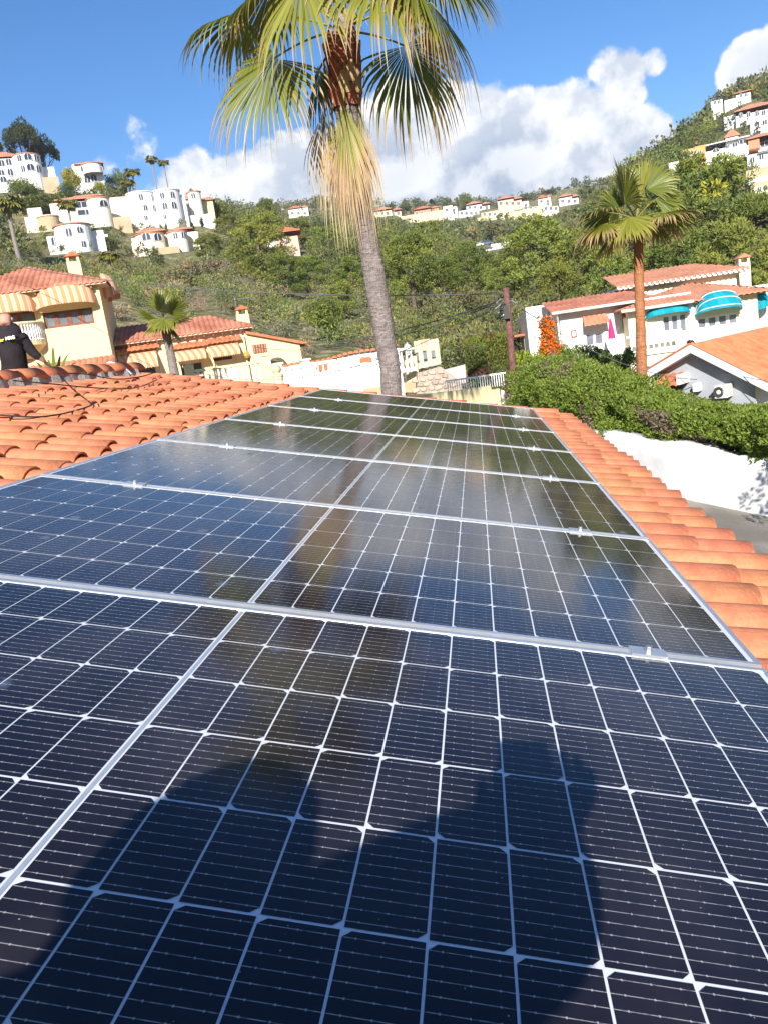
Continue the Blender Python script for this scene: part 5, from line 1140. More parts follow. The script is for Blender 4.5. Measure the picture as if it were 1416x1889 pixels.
v.box(200, 380, 232, 362, cream, 5, 6, 3, 'rear_wall'); v.box(47, 412, 103, 396, cream, -3, 3, 5, 'terrace'); v.box(52, 398, 75, 382, cream, 2, 4, 5, 'stair_wall'); d2 = v.drum(90, 412, 400, 34, tan_w, -3, 5, 'terrace_bay', cap=cream); v.box(208, 414, 240, 398, tan_w, -1, 4, 6, 'side_terrace'); v.roof(140, 362, 185, 360, .8, palet, 3, 5)
v = Villa('plain white villa with a round drum front low on the left hill', 140, 458, 150)
v.box(106, 462, 190, 424, white_v, .5, 7, 6); d = v.drum(141, 460, 416, 58, white_v, -1, 5); a_, b_, c_, d_ = v.R(108, 428, 194, 412, .5); m = MB(); m.prism([(a_, d_-.8), (b_, d_-2.2), (b_, c_-1), (a_, c_-1)][::-1], .52, 7.2); m.build('gable_wall', white_v, v.root)
v.box(90, 458, 112, 434, white_v, 1.5, 5, 5); v.win(128, 432, 9, 13, True, -1, d); v.win(147, 427, 8, 9, True, -1, d); v.win(154, 453, 6, 8, False, -1, d); v.win(165, 450, 5, 7, False, -1, d); v.win(100, 444, 9, 13, True, 1.4); v.roof(110, 417, 160, 412, 1.0, white_v, 1.5, 5, .3)
v = Villa('tall white three storey villa with two bulging round fronts on the left hill', 290, 415, 190)
v.box(246, 417, 340, 358, white_v, .5, 8, 5); d1 = v.drum(269, 416, 356, 46, white_v, -.6, 5, cap=white_v); d2 = v.drum(316, 412, 352, 46, white_v, -.6, 5, cap=white_v)
for x, y in ((261, 367), (281, 365)): v.win(x, y, 6, 10, True, -.6, d1)
for x, y in ((300, 364), (318, 362)): v.win(x, y, 7, 10, True, -.6, d2)
for x, y in ((269, 386), (284, 384)): v.win(x, y, 6, 9, True, -.6, d1)
for x, y in ((305, 383), (321, 381)): v.win(x, y, 8, 11, True, -.6, d2)
v.win(332, 410, 5, 9, False, -.6, d2, pm('blue_door', (.03, .18, .55), .5)); v.box(339, 418, 393, 393, white_v, 2, 5, 5, 'lower_wall'); v.win(270, 405, 5, 6, False, -.6, d1); v.win(305, 403, 5, 6, False, -.6, d2)
v = Villa('cream villa with a small tower and brown roofs beside the tall white villa', 356, 392, 197)
v.box(337, 394, 362, 366, cream, 0, 6, 4); v.roof(337, 368, 362, 364, 1.4, palet, 0, 6); d = v.drum(364, 392, 354, 22, cream, -.5, 4); v.win(357, 362, 7, 9, True, -.5, d); v.win(346, 378, 6, 6, False); v.box(372, 390, 392, 368, yelc, 3, 5, 4); v.roof(372, 370, 392, 366, 1, palet, 3, 5)
v = Villa('low cream villa with two round arcaded bays lowest on the left hill', 300, 455, 160)
v.box(246, 458, 364, 426, cream, 1.5, 7, 6); d1 = v.drum(278, 452, 433, 50, cream, -.5, 4); d2 = v.drum(332, 460, 428, 34, cream, -.8, 4); v.roof(256, 428, 300, 424, 1.1, palet, 1.5, 6); v.roof(318, 424, 350, 420, .8, palet, 1.5, 5)
for x in (271, 291): v.win(x, 439, 14, 12, True, -.5, d1)
v.win(324, 436, 7, 10, True, -.8, d2); v.win(338, 434, 8, 10, True, -.8, d2); v.box(289, 475, 330, 453, tan_w, -4, 3, 4, 'terrace_wall'); v.box(245, 462, 262, 446, cream, 0, 3, 4)
v = Villa('small lone white house with a red tile roof among pines left of the big palm', 522, 452, 175)
v.box(508, 456, 549, 434, pinkp, 0, 7, 5); v.box(494, 456, 508, 428, white_v, .3, 6, 5); v.roof(496, 430, 549, 424, 1.5, orat, 0, 7); v.win(502, 436, 8, 9, True, .1); v.win(530, 442, 5, 6, False)
RDG_ = [(534, 398, 568, 381, cream, 1, 'pale house with low roof on the skyline left of the dead palm skirt'), (690, 396, 739, 384, yelc, 1, 'cream house first on the ridge right of the big palm'), (764, 398, 809, 382, salm, 1, 'salmon red house on the skyline right of the big palm'), (818, 393, 842, 375, white_v, 0, 'plain white cube house on the ridge beneath the tall round tree'),
 (846, 397, 882, 382, greyw, 0, 'greyish white low house right of the white cube on the ridge'), (860, 385, 902, 373, white_v, 1, 'white house with pitched roof on the ridge centre'), (888, 400, 946, 383, yelc, 0, 'long yellow cream house stepping along the ridge'), (918, 380, 961, 363, pinkp, 1, 'pink house highest on the ridge'),
 (945, 381, 974, 369, white_v, 0, 'white house under the pink one on the ridge'), (964, 388, 1029, 374, cream, 0, 'long low cream house toward the right of the ridge'), (992, 373, 1015, 362, white_v, 1, 'small white house behind the long cream one on the ridge'), (1031, 376, 1066, 359, white_v, 1, 'white house last on the ridge beside the right palm crown')]
for i, (x0, y0, x1, y1, mt, rf, lab) in enumerate(RDG_):
    r = 505+(i % 3)*14; v = Villa(lab, (x0+x1)/2, y0, r, group='houses along the far ridge'); w_ = x1-x0; v.box(x0, y0+2, x1-w_*.35, y1+3, mt, 0, 10, 10); v.box(x1-w_*.35, y0+1, x1, y1+(5 if i % 2 else 1), mt, 2, 9, 10)
    if rf: v.roof(x0, y1+3, x1-w_*.35, y1+1, 2.2, palet if i % 2 else orat, 0, 10); v.roof(x1-w_*.35, y1+(5 if i % 2 else 1), x1, y1, 1.8, palet, 2, 9)
    for k in range(max(2, int(w_/9))):
        v.win(x0+w_*(k+.5)/max(2, int(w_/9)), (y0+y1)/2+3, 4.5, 5, i % 2 == 0, -.1 if k < max(2, int(w_/9))*.6 else 1.9)
for (x0, y0, x1, y1, lab) in ((740, 399, 820, 393, 'low cream wall on the ridge under the salmon house'), (880, 402, 1000, 394, 'long low cream wall on the ridge under the yellow house')):
    v = Villa(lab, (x0+x1)/2, y0, 498, name='ridge_wall', group='walls along the far ridge', cat='wall'); v.box(x0, y0, x1, y1, yelc, 0, 1, 4)
v = Villa('small white house on the crest of the right hill', 1320, 192, 330, group='houses on the right hill'); v.box(1311, 194, 1332, 182, white_v, 0, 6, 5); v.win(1318, 188, 4, 5); v.win(1326, 187, 4, 5)
v = Villa('white house with stepped wall highest at the right edge crest', 1368, 180, 320, group='houses on the right hill'); v.box(1357, 182, 1384, 169, white_v, 0, 7, 5); v.box(1336, 194, 1356, 180, white_v, -2, 1, 4, 'stepped_wall'); v.win(1366, 175, 4, 5); v.win(1376, 174, 4, 5); v.roof(1357, 170, 1384, 167, 1, palet)
v = Villa('white villa with a long pinkish roof below the crest at the right edge', 1390, 222, 260, group='houses on the right hill'); v.box(1357, 226, 1425, 198, white_v, 0, 8, 6); v.roof(1357, 202, 1425, 192, 1.6, palet); v.box(1335, 228, 1357, 210, greyw, 2, 6, 6)  # grey block at left: this villa's shaded side, the shade put in its colour
for x in (1366, 1380, 1396, 1408): v.win(x, 212-(x-1366)*.12, 5, 7)
v = Villa('white terrace house with balustrade on the right hill at the picture edge', 1402, 236, 235, group='houses on the right hill'); v.box(1384, 240, 1430, 218, white_v, 0, 6, 5); v.win(1396, 228, 6, 6, False); v.win(1410, 225, 6, 6, False)
v = Villa('long low white villa with a gable on the right hill', 1338, 285, 215, group='houses on the right hill'); v.box(1291, 300, 1382, 262, white_v, 0, 8, 6); v.box(1338, 262, 1361, 250, white_v, 1, 5, 3); v.roof(1338, 252, 1361, 248, 1.8, palet, 1, 5, .3); v.roof(1300, 264, 1380, 254, .8, white_v, 0, 8, .3)
for x, y, w_ in ((1320, 276, 10), (1342, 269, 5), (1355, 266, 7), (1370, 260, 10)): v.win(x, y, w_, 5, x == 1320, -.05)
v = Villa('orange plastered house at the left end of the right hill row', 1278, 302, 210, group='houses on the right hill'); v.box(1260, 306, 1285, 274, pinkp, 0, 7, 6); v.box(1283, 306, 1300, 266, orap, 1, 7, 6); v.box(1258, 280, 1298, 268, orap, 2, 6, 3, 'upper_wall'); v.win(1268, 284, 6, 8, True); v.box(1233, 304, 1252, 296, white_v, 3, 5, 4, 'garden_wall'); v.win(1290, 280, 5, 6)
v = Villa('white villa with terracotta coloured upper floor at the right picture edge', 1398, 300, 195, group='houses on the right hill'); v.box(1378, 304, 1430, 275, white_v, 0, 7, 4); v.box(1380, 276, 1400, 253, salm, .5, 6, 0); v.box(1400, 276, 1430, 255, greyw, 2.5, 5, 0); v.roof(1380, 254, 1430, 246, 1, palet, .5, 6); v.box(1398, 280, 1430, 270, white_v, -1, .3, 0, 'balcony_rail')
for x, y in ((1387, 294), (1404, 288)): v.win(x, y, 6, 8, True)
v.win(1410, 265, 12, 6, False, 2.4)
v = Villa('cream house over tan retaining walls lowest at the right picture edge', 1400, 366, 165, group='houses on the right hill'); v.box(1376, 328, 1430, 303, tan_w, 3, 3, 3, 'retaining_wall'); v.box(1380, 330, 1430, 321, white_v, 1.5, 2, 1, 'white_band'); v.box(1384, 342, 1430, 329, tan_w, .5, 2, 2, 'retaining_wall'); v.box(1389, 372, 1430, 338, cream, 0, 6, 6); v.box(1378, 372, 1390, 356, pinkp, 1, 4, 5)
v.win(1400, 348, 5, 7, True); v.win(1411, 345, 5, 7, True); v.win(1404, 362, 14, 6, False)
# hillside lane with parked cars
v = Villa('white kerb wall along the hillside lane above the pines', 905, 452, 300, name='lane_wall', group=None, cat='wall'); v.box(893, 458, 938, 450, greyw, 0, .6, 1); v.box(905, 453, 938, 445, white_v, 6, .5, 2, 'upper_wall')
def car(x, y, r, c, label):
    P = atR(x, y, r); az = atan2(P[0]-CAM[0], P[1]-CAM[1]); e = empty('parked_car', P.tolist(), -az+.2, label, 'car', 'cars parked on the hillside lane'); m = MB()
    m.prism([(-2.1, .35), (2.1, .35), (2.15, .75), (1.3, .9), (.75, 1.42), (-1.1, 1.45), (-1.75, .95), (-2.15, .85)], -.85, .85); m.build('body', c, e)
    m = MB(); m.prism([(1.12, .93), (.68, 1.36), (-1.02, 1.38), (-1.55, .96)], -.87, .87); m.build('windows', dark, e)
    for sx in (-1.3, 1.3):
        for sy in (-.82, .82): m = MB(); m.lathe([(.05, -.1), (.32, -.1), (.32, .1), (.05, .1)], n=12); o = m.build('wheel', blk, e); o.location = (sx, sy, .32); o.rotation_euler = (pi/2, 0, 0)
car(880, 455, 296, pm('white_car_paint', (.75, .75, .76), .3), 'white car parked on the hillside lane'); car(897, 452, 298, pm('blue_car_paint', (.10, .14, .24), .3), 'dark blue car parked on the hillside lane')
OCC += [(872, 936, 440, 458, 300), (-20, 215, 440, 760, 42), (200, 580, 560, 720, 42)]
# ------------------------------------------------------------------ vegetation
leaf_pine = leafmat('pine_needles', transl=.22, rough=.75, spec=.15, objrand=.16)
leaf_soft = leafmat('shrub_leaves', transl=.25, rough=.6, spec=.25, objrand=.10)
trunkm = bark('pine_bark', (.08, .055, .04), (.22, .16, .12), 5)
def rdir(n, rg): v = rg.normal(size=(n, 3)); return v/np.linalg.norm(v, axis=1, keepdims=True)
def leaves(P, D, ln, wd, rg):
    """diamond shaped leaves at P pointing along D"""
    n = len(P); s = np.cross(D, rdir(n, rg)); s /= np.linalg.norm(s, axis=1, keepdims=True)+1e-9
    ln = ln*rg.uniform(.6, 1.3, (n, 1)); wd = wd*rg.uniform(.7, 1.3, (n, 1))
    V = np.stack([P-D*ln*.5, P+s*wd*.5, P+D*ln*.5, P-s*wd*.5], 1).reshape(-1, 3); return V, np.arange(4*n).reshape(n, 4)
def clump_cloud(C, R, nper, ln, wd, base, var, rg, up=.35, flat=.75, shell=.55):
    """leaf tufts spread through clumps C with radii R"""
    k = len(C); d = rdir(k*nper, rg); rad = (shell+(1-shell)*rg.random((k*nper, 1)))*np.repeat(R, nper)[:, None]
    P = np.repeat(C, nper, 0)+d*rad*np.array([1, 1, flat]); D = d+rg.normal(0, .45, d.shape)+np.array([0, 0, up]); D /= np.linalg.norm(D, axis=1, keepdims=True)
    V, Q = leaves(P, D, ln, wd, rg); cl = np.repeat(rg.normal(0, 1, (k, 1)), nper, 0)
    col = np.asarray(base)[None]*(1+var*cl*.6+var*rg.normal(0, .6, (k*nper, 1))); col = col*(1+np.concatenate([.10*cl, .02*cl, -.15*cl], 1)*rg.uniform(.5, 1, (k*nper, 1)))
    return V, Q, np.clip(col, .004, .9)
def tree_meshes(kind, seed):
    """crown + trunk meshes of a tree about 1 m tall per unit: returns (crown, trunk, height, width)"""
    rg = np.random.default_rng(seed)
    if kind == 'pine':
        H, Wd = 9.0, 7.0; n = 84; t = rg.random(n)**.8; z = 1.6+t*7.0; rr_ = (1-(np.abs(t-.35)/.72)**2.0).clip(.08)**.5*3.0*rg.uniform(.5, 1.05, n); a = rg.random(n)*2*pi
        C = np.stack([rr_*np.cos(a), rr_*np.sin(a), z+rg.normal(0, .3, n)], 1); R = rg.uniform(.5, .95, n); V, Q, c = clump_cloud(C, R, 125, .36, .10, (.215, .25, .055), .16, rg, .5, .8)
    elif kind == 'umbrella':
        H, Wd = 9.0, 9.0; n = 52; a = rg.random(n)*2*pi; rr_ = 4.0*np.sqrt(rg.random(n)); C = np.stack([rr_*np.cos(a), rr_*np.sin(a), 6.6+1.5*(1-(rr_/4.2)**2)+rg.normal(0, .45, n)], 1); R = rg.uniform(.6, 1.1, n); V, Q, c = clump_cloud(C, R, 130, .40, .13, (.065, .082, .030), .2, rg, .5, .6)
    elif kind == 'broad':
        H, Wd = 6.0, 6.0; n = 46; C = rdir(n, rg)*rg.uniform(.5, 1, (n, 1))*np.array([2.3, 2.3, 2.0])+np.array([0, 0, 3.4]); R = rg.uniform(.6, 1.0, n); V, Q, c = clump_cloud(C, R, 130, .26, .13, (.17, .21, .048), .22, rg, .3, .85)
    elif kind == 'cypress':
        H, Wd = 8.0, 1.8; n = 40; z = np.linspace(.4, 7.7, n); C = np.stack([rg.normal(0, .22, n), rg.normal(0, .22, n), z], 1); R = .75*np.sin(np.clip(z/8.2, 0, 1)**.7*pi).clip(.15); V, Q, c = clump_cloud(C, R, 60, .4, .12, (.05, .07, .03), .15, rg, 1.2, 1.2)
    else:
        H, Wd = 3.0, 4.0; n = 30; C = rdir(n, rg)*rg.uniform(.4, 1, (n, 1))*np.array([1.5, 1.5, .95])+np.array([0, 0, 1.25]); R = rg.uniform(.4, .75, n); V, Q, c = clump_cloud(C, R, 80, .26, .11, (.19, .205, .08), .22, rg, .4, .8)
    cm = fastmesh('crown', V, Q, leaf_pine if kind in ('pine', 'umbrella', 'cypress') else leaf_soft, c)
    m = MB(); pts = [(0, 0, -1.5), (.1, .05, H*.2), (-.08, .1, H*.5), (.05, 0, H*.8)]; m.tube(pts, [H*.032, H*.026, H*.018, H*.006], 8)
    for i in range(9):
        j = rg.integers(len(C)); z0 = H*(.25+.5*rg.random()); m.tube([(0, 0, z0), (C[j][0]*.5, C[j][1]*.5, (z0+C[j][2])/2+.2), tuple(C[j])], [H*.011, H*.007, H*.003], 5)
    return cm, m.mesh('trunk', trunkm, True), H, Wd
TREES = {k: [tree_meshes(k, 10+i) for i in range(n)] for k, n in (('pine', 5), ('umbrella', 2), ('broad', 3), ('cypress', 1), ('bush', 3))}
_tk = 0
def tree(x, ytop, r, wpx, kind, label, group='trees on the hillside', name=None, ybase=None, cat='tree', tint=None):
    global _tk; _tk += 1; P = atR(x, ytop, r); z0 = float(ground(P[0], P[1])) if ybase is None else atR(x, ybase, r)[2]
    cm, tm, H, Wd = TREES[kind][_tk % len(TREES[kind])]; h = max(P[2]-z0, 1.0); sc = wpx*r/FPX/Wd
    e = empty(name or {'pine': 'pine_tree', 'umbrella': 'pine_tree', 'broad': 'leafy_tree', 'cypress': 'cypress_tree', 'bush': 'shrub'}[kind], (P[0], P[1], z0), _tk*1.7, label, cat, group); e.scale = (sc, sc, h/H)
    if tint:
        cm = cm.copy(); cm.materials.clear(); cm.materials.append(leafmat('leaves_'+tint[0], tint[1], .2, .65, .2, .08))
    link('crown', cm, e); link('trunk', tm, e); return e
T = tree
T(468, 396, 105, 125, 'pine', 'large light green pine left of the big palm below the skyline'); T(488, 367, 235, 52, 'pine', 'dark pine standing up on the skyline between the left hill and the big palm')
T(418, 396, 178, 62, 'pine', 'pine just right of the tall white villa'); T(550, 402, 200, 60, 'pine', 'pine on the skyline behind the lone white house'); T(600, 415, 150, 80, 'pine', 'wide pine directly left of the dead palm skirt')
T(520, 468, 95, 95, 'pine', 'broad pine below the lone white house'); T(590, 538, 58, 88, 'broad', 'bright green rounded tree left of the palm trunk low on the slope', cat='tree'); T(645, 478, 88, 80, 'pine', 'dark pine half hidden by the big palm trunk on its left')
T(748, 430, 86, 118, 'pine', 'big round pine immediately right of the big palm trunk'); T(806, 478, 92, 90, 'pine', 'pine behind the wires between palm trunk and utility pole'); T(856, 450, 96, 92, 'pine', 'yellowish green pine below the parked cars'); T(786, 408, 170, 64, 'pine', 'brownish green pine higher up behind the round pine')
T(918, 492, 84, 74, 'pine', 'small pine left of the utility pole top'); T(985, 402, 80, 140, 'pine', 'tall light green pine above the utility pole'); T(1062, 425, 77, 118, 'pine', 'pine between the utility pole and the right palm'); T(1120, 450, 72, 100, 'pine', 'pine touching the right palm trunk on its left')
T(1228, 322, 92, 112, 'pine', 'pine behind the crown of the right palm'); T(1302, 284, 80, 165, 'pine', 'huge spreading pine right of the right palm crown'); T(1392, 356, 72, 130, 'pine', 'pine at the right picture edge below the tan walls'); T(1345, 405, 64, 130, 'pine', 'dark pine behind the chimney of the teal awning villa')
T(1255, 412, 66, 120, 'pine', 'pine behind the upper roof of the teal awning villa'); T(1195, 430, 70, 90, 'pine', 'pine behind the right palm trunk')
for q in ((668, 445, 128, 84, 'pine right behind the dead palm skirt'), (712, 478, 104, 76, 'pine overlapped by the right side of the big palm trunk'), (884, 470, 112, 84, 'dark pine right of the yellowish green pine'), (945, 452, 118, 84, 'pine left of the tall light green pine above the pole'),
    (562, 474, 112, 84, 'pine right of the broad pine below the lone white house'), (440, 438, 132, 76, 'pine left above the large light green pine'), (382, 432, 142, 66, 'pine right of the lowest arcaded villa'), (1024, 476, 70, 92, 'low pine over the ridge of the front wing of the right villa'), (1148, 404, 96, 92, 'pine behind the lower left fronds of the right palm'), (626, 524, 74, 66, 'small pine just left of the palm trunk above the garden wall')):
    T(*q[:4], 'pine', q[4])
T(28, 226, 236, 84, 'umbrella', 'dark umbrella pine over the hilltop villa at the left edge'); T(72, 252, 240, 56, 'umbrella', 'smaller dark umbrella pine right of the hilltop villa')
T(126, 304, 212, 42, 'broad', 'golden yellow shrub tree left of the three arch villa', tint=('golden', (2.2, 1.55, .5))); T(124, 332, 206, 46, 'broad', 'dark green shrub tree under the golden one', tint=('dark', (.6, .7, .8))); T(181, 332, 212, 28, 'broad', 'small golden ball shrub before the three arch villa', tint=('golden', (2.2, 1.55, .5)))
T(38, 322, 205, 62, 'broad', 'rounded tree below the hilltop villa arches'); T(210, 306, 232, 54, 'broad', 'leafy tree right of the three arch villa on the skyline'); T(75, 352, 196, 90, 'broad', 'wide leafy tree under the tan retaining wall')
T(352, 342, 212, 30, 'broad', 'small tree behind the cream tower on the left skyline'); T(405, 372, 205, 34, 'pine', 'narrow pine at the right end of the left hill villas')
T(353, 408, 178, 9, 'cypress', 'left cypress of a pair beside the white lower wall', 'cypresses', cat='tree'); T(371, 400, 182, 9, 'cypress', 'right cypress of a pair beside the white lower wall', 'cypresses')
T(282, 446, 152, 20, 'bush', 'clipped green bush before the lowest arcaded villa', cat='shrub'); T(295, 404, 178, 10, 'bush', 'dark ball bush under the left round front of the tall white villa', cat='shrub'); T(303, 403, 178, 10, 'bush', 'dark ball bush under the right round front of the tall white villa', cat='shrub')
T(855, 352, 540, 26, 'broad', 'tall round tree on the ridge above the white cube house', 'trees on the far ridge'); T(822, 364, 545, 20, 'broad', 'small bare looking tree left of the tall round ridge tree', 'trees on the far ridge'); T(795, 366, 545, 14, 'cypress', 'dark cypress on the ridge behind the salmon house', 'trees on the far ridge')
T(745, 370, 545, 26, 'broad', 'tree on the ridge between cream and salmon houses', 'trees on the far ridge'); T(718, 376, 545, 22, 'broad', 'low tree on the ridge above the cream house', 'trees on the far ridge'); T(1010, 350, 560, 40, 'broad', 'wide dark tree on the ridge above the small white house', 'trees on the far ridge'); T(968, 354, 560, 30, 'broad', 'dark tree on the ridge right of the pink house', 'trees on the far ridge')
T(1358, 164, 335, 22, 'broad', 'round dark tree between the two crest houses on the right hill', 'trees on the right hill'); T(1412, 156, 335, 34, 'pine', 'pine on the crest at the right picture edge', 'trees on the right hill')
T(1378, 160, 330, 5, 'cypress', 'left thin cypress on the right hill crest', 'trees on the right hill'); T(1388, 158, 330, 5, 'cypress', 'right thin cypress on the right hill crest', 'trees on the right hill')
T(330, 470, 95, 90, 'bush', 'wide grey green bush above the long villa wing', cat='shrub', tint=('greyish', (1.25, .95, 1.3))); T(390, 470, 100, 90, 'bush', 'purplish grey bush right of the arcaded villa terrace', cat='shrub', tint=('greypurple', (1.2, .85, 1.5)))
# hill palms: one small crown copied
fr_ = []
rg = np.random.default_rng(77)
for i in range(13):
    a = i*2.4; el = .9-1.5*(i/13); h = np.array([cos(a)*cos(el)*.9, sin(a)*cos(el)*.9, .6*sin(el)]); fr_.append((h, h*1.9+np.array([0, 0, -.35])))
PC = [frond_mesh((0, 0, 0), h, x, 1.4, 95, 12, 1.0, .2, .1, .3, 300+i, .03, .5, 1.6) for i, (h, x) in enumerate(fr_)]
for (x, yt, yb, r, s_, lab) in ((12, 372, 416, 130, 1.25, 'palm on the left edge of the hill below the villas'), (124, 374, 402, 172, 1.0, 'palm before the wide cream villa'), (279, 292, 350, 228, .85, 'left of two tall thin palms against the sky'), (301, 298, 350, 228, .75, 'right of two tall thin palms against the sky'),
   (243, 315, 350, 215, 1.0, 'shorter palm left of the two tall thin ones'), (234, 334, 362, 205, .9, 'squat palm behind the white rear wall'), (908, 418, 436, 330, 1.5, 'lone palm with a skirt on the far wooded slope'), (200, 470, 492, 120, .8, 'low palm on the scrub slope left of the arcaded villa')):
    P = atR(x, yt, r); B_ = atR(x, yb, r); zb_ = min(B_[2], float(ground(P[0], P[1])))-.5; e = empty('hill_palm', (P[0], P[1], zb_), x*1.3, lab, 'palm tree', 'palms on the hillside')
    m = MB(); hgt = P[2]-zb_; m.tube([(0, 0, 0), (.1, 0, hgt*.5), (0, 0, hgt)], [.3*s_, .22*s_, .2*s_], 8); m.build('trunk', grey_bark, e)
    for q in PC: o = link('frond', q, e); o.location = (0, 0, hgt); o.scale = (s_*1.15,)*3
# ---- uncountable woods and scrub
def scatter(name, n, azr, rrange, kinds, label, seed, power=1.0, free=False):
    rg = np.random.default_rng(seed); Vs, Qs, Cs = [], [], []; o0 = 0; cnt = 0; M = n*4
    az = np.radians(rg.uniform(*azr, M)); r = rrange[0]+(rrange[1]-rrange[0])*rg.random(M)**power; X = CAM[0]+r*np.sin(az); Y = CAM[1]+r*np.cos(az); Z = ground(X, Y)
    kk = rg.integers(len(kinds), size=M); sc = rg.uniform(.65, 1.25, M); H_ = np.array([q[0] for q in kinds])[kk]*sc; W_ = np.array([q[1] for q in kinds])[kk]*sc
    bx_, by_ = proj(np.stack([X, Y, Z], 1)); tx_, ty_ = proj(np.stack([X, Y, Z+H_], 1)); mx_ = (bx_+tx_)/2; hw = W_/2*FPX/r; ok = np.ones(M, bool)
    for (a, b, c, d, R0) in ([] if free else OCC):
        dd = d-(.45 if R0 > 400 else .12)*(d-c); ok &= ~((r < R0+4) & (mx_+hw > a) & (mx_-hw < b) & (ty_ < dd) & (by_ > c))
    for i in np.nonzero(ok)[0][:n]:
        h, w_, npq, nc, ln, wd, col = kinds[kk[i]]; s = sc[i]; h *= s; w_ *= s
        C = rdir(nc, rg)*rg.uniform(.35, 1, (nc, 1))*np.array([w_*.36, w_*.36, h*.36])+np.array([X[i], Y[i], Z[i]+h*.45]); V, Q, c = clump_cloud(C, np.full(nc, w_*.26)*rg.uniform(.7, 1.2, nc), npq, ln*s, wd*s, np.asarray(col)*rg.uniform(.75, 1.25)*np.array([rg.uniform(.85, 1.2), 1, rg.uniform(.8, 1.2)]), .2, rg, .4, .8)
        Vs.append(V); Qs.append(Q+o0); Cs.append(c); o0 += len(V)
    me = fastmesh(name, np.concatenate(Vs), np.concatenate(Qs), leaf_pine, np.concatenate(Cs)); return tag(link(name, me), label, None, None, 'stuff')
pc = (.145, .165, .055); po = (.19, .20, .075); pd = (.11, .128, .052); gs = (.30, .26, .15); ol = (.215, .22, .10); br = (.30, .24, .18); gr = (.21, .245, .06)
scatter('far_woods', 3050, (-24, 28), (230, 640), [(7, 8, 14, 5, 1.4, .65, pc), (6, 7, 14, 5, 1.35, .65, po), (7.5, 8, 14, 5, 1.4, .65, pd)], 'far mass of pine woods on the ridge slopes', 21, .8)
scatter('left_hill_woods', 520, (-42, -16), (120, 330), [(4.5, 5, 36, 6, .6, .26, po), (3.5, 4.5, 36, 6, .6, .26, ol), (6, 5, 36, 6, .6, .26, pd)], 'mixed green shrubs and trees filling the left hill', 22)
scatter('slope_pines', 420, (-17, 25), (104, 240), [(8, 6.5, 54, 10, .55, .19, po), (7, 6, 54, 10, .55, .19, pc), (9, 7, 54, 10, .55, .19, gr)], 'pine wood on the middle slope behind the palm and pole', 23)
scatter('hillside_scrub', 1550, (-42, 6), (50, 150), [(1.6, 2.4, 38, 5, .21, .09, ol), (1.3, 2.0, 36, 5, .21, .075, gs), (1.8, 2.6, 38, 5, .21, .09, gr), (1.2, 2.0, 36, 5, .25, .045, br), (2.4, 3.0, 40, 6, .23, .095, po)], 'low olive and brown scrub covering the slope behind the villa', 24, .8)
scatter('garden_shrubs', 95, (-33, -15), (140, 228), [(2.2, 2.6, 26, 5, .42, .2, po), (1.8, 2.4, 26, 5, .4, .2, gr), (3.4, 2.4, 26, 5, .45, .2, pd), (2.0, 3.2, 26, 5, .42, .2, ol)], 'garden shrubs between the villas of the left hill', 31, 1, True)
scatter('ridge_shrubs', 90, (-4, 9), (470, 503), [(4.5, 5, 16, 5, 1.0, .5, pc), (4, 4.5, 16, 5, 1.0, .5, po), (6, 4, 16, 5, 1.0, .5, pd)], 'trees and shrubs before the ridge houses', 32, 1, True)
scatter('right_hill_shrubs', 80, (12.5, 20), (155, 320), [(3.0, 3.6, 26, 5, .5, .24, po), (2.6, 3.4, 26, 5, .5, .24, gr), (4.5, 3.6, 26, 5, .55, .24, pd)], 'shrubs and trees between the houses of the right hill', 33, 1, True)
scatter('valley_scrub', 260, (-4, 22), (47, 80), [(2.6, 3.4, 60, 6, .25, .10, po), (2.2, 3, 60, 6, .25, .10, gr), (3.4, 3.6, 64, 6, .27, .11, pd)], 'green undergrowth behind the right villa', 25)
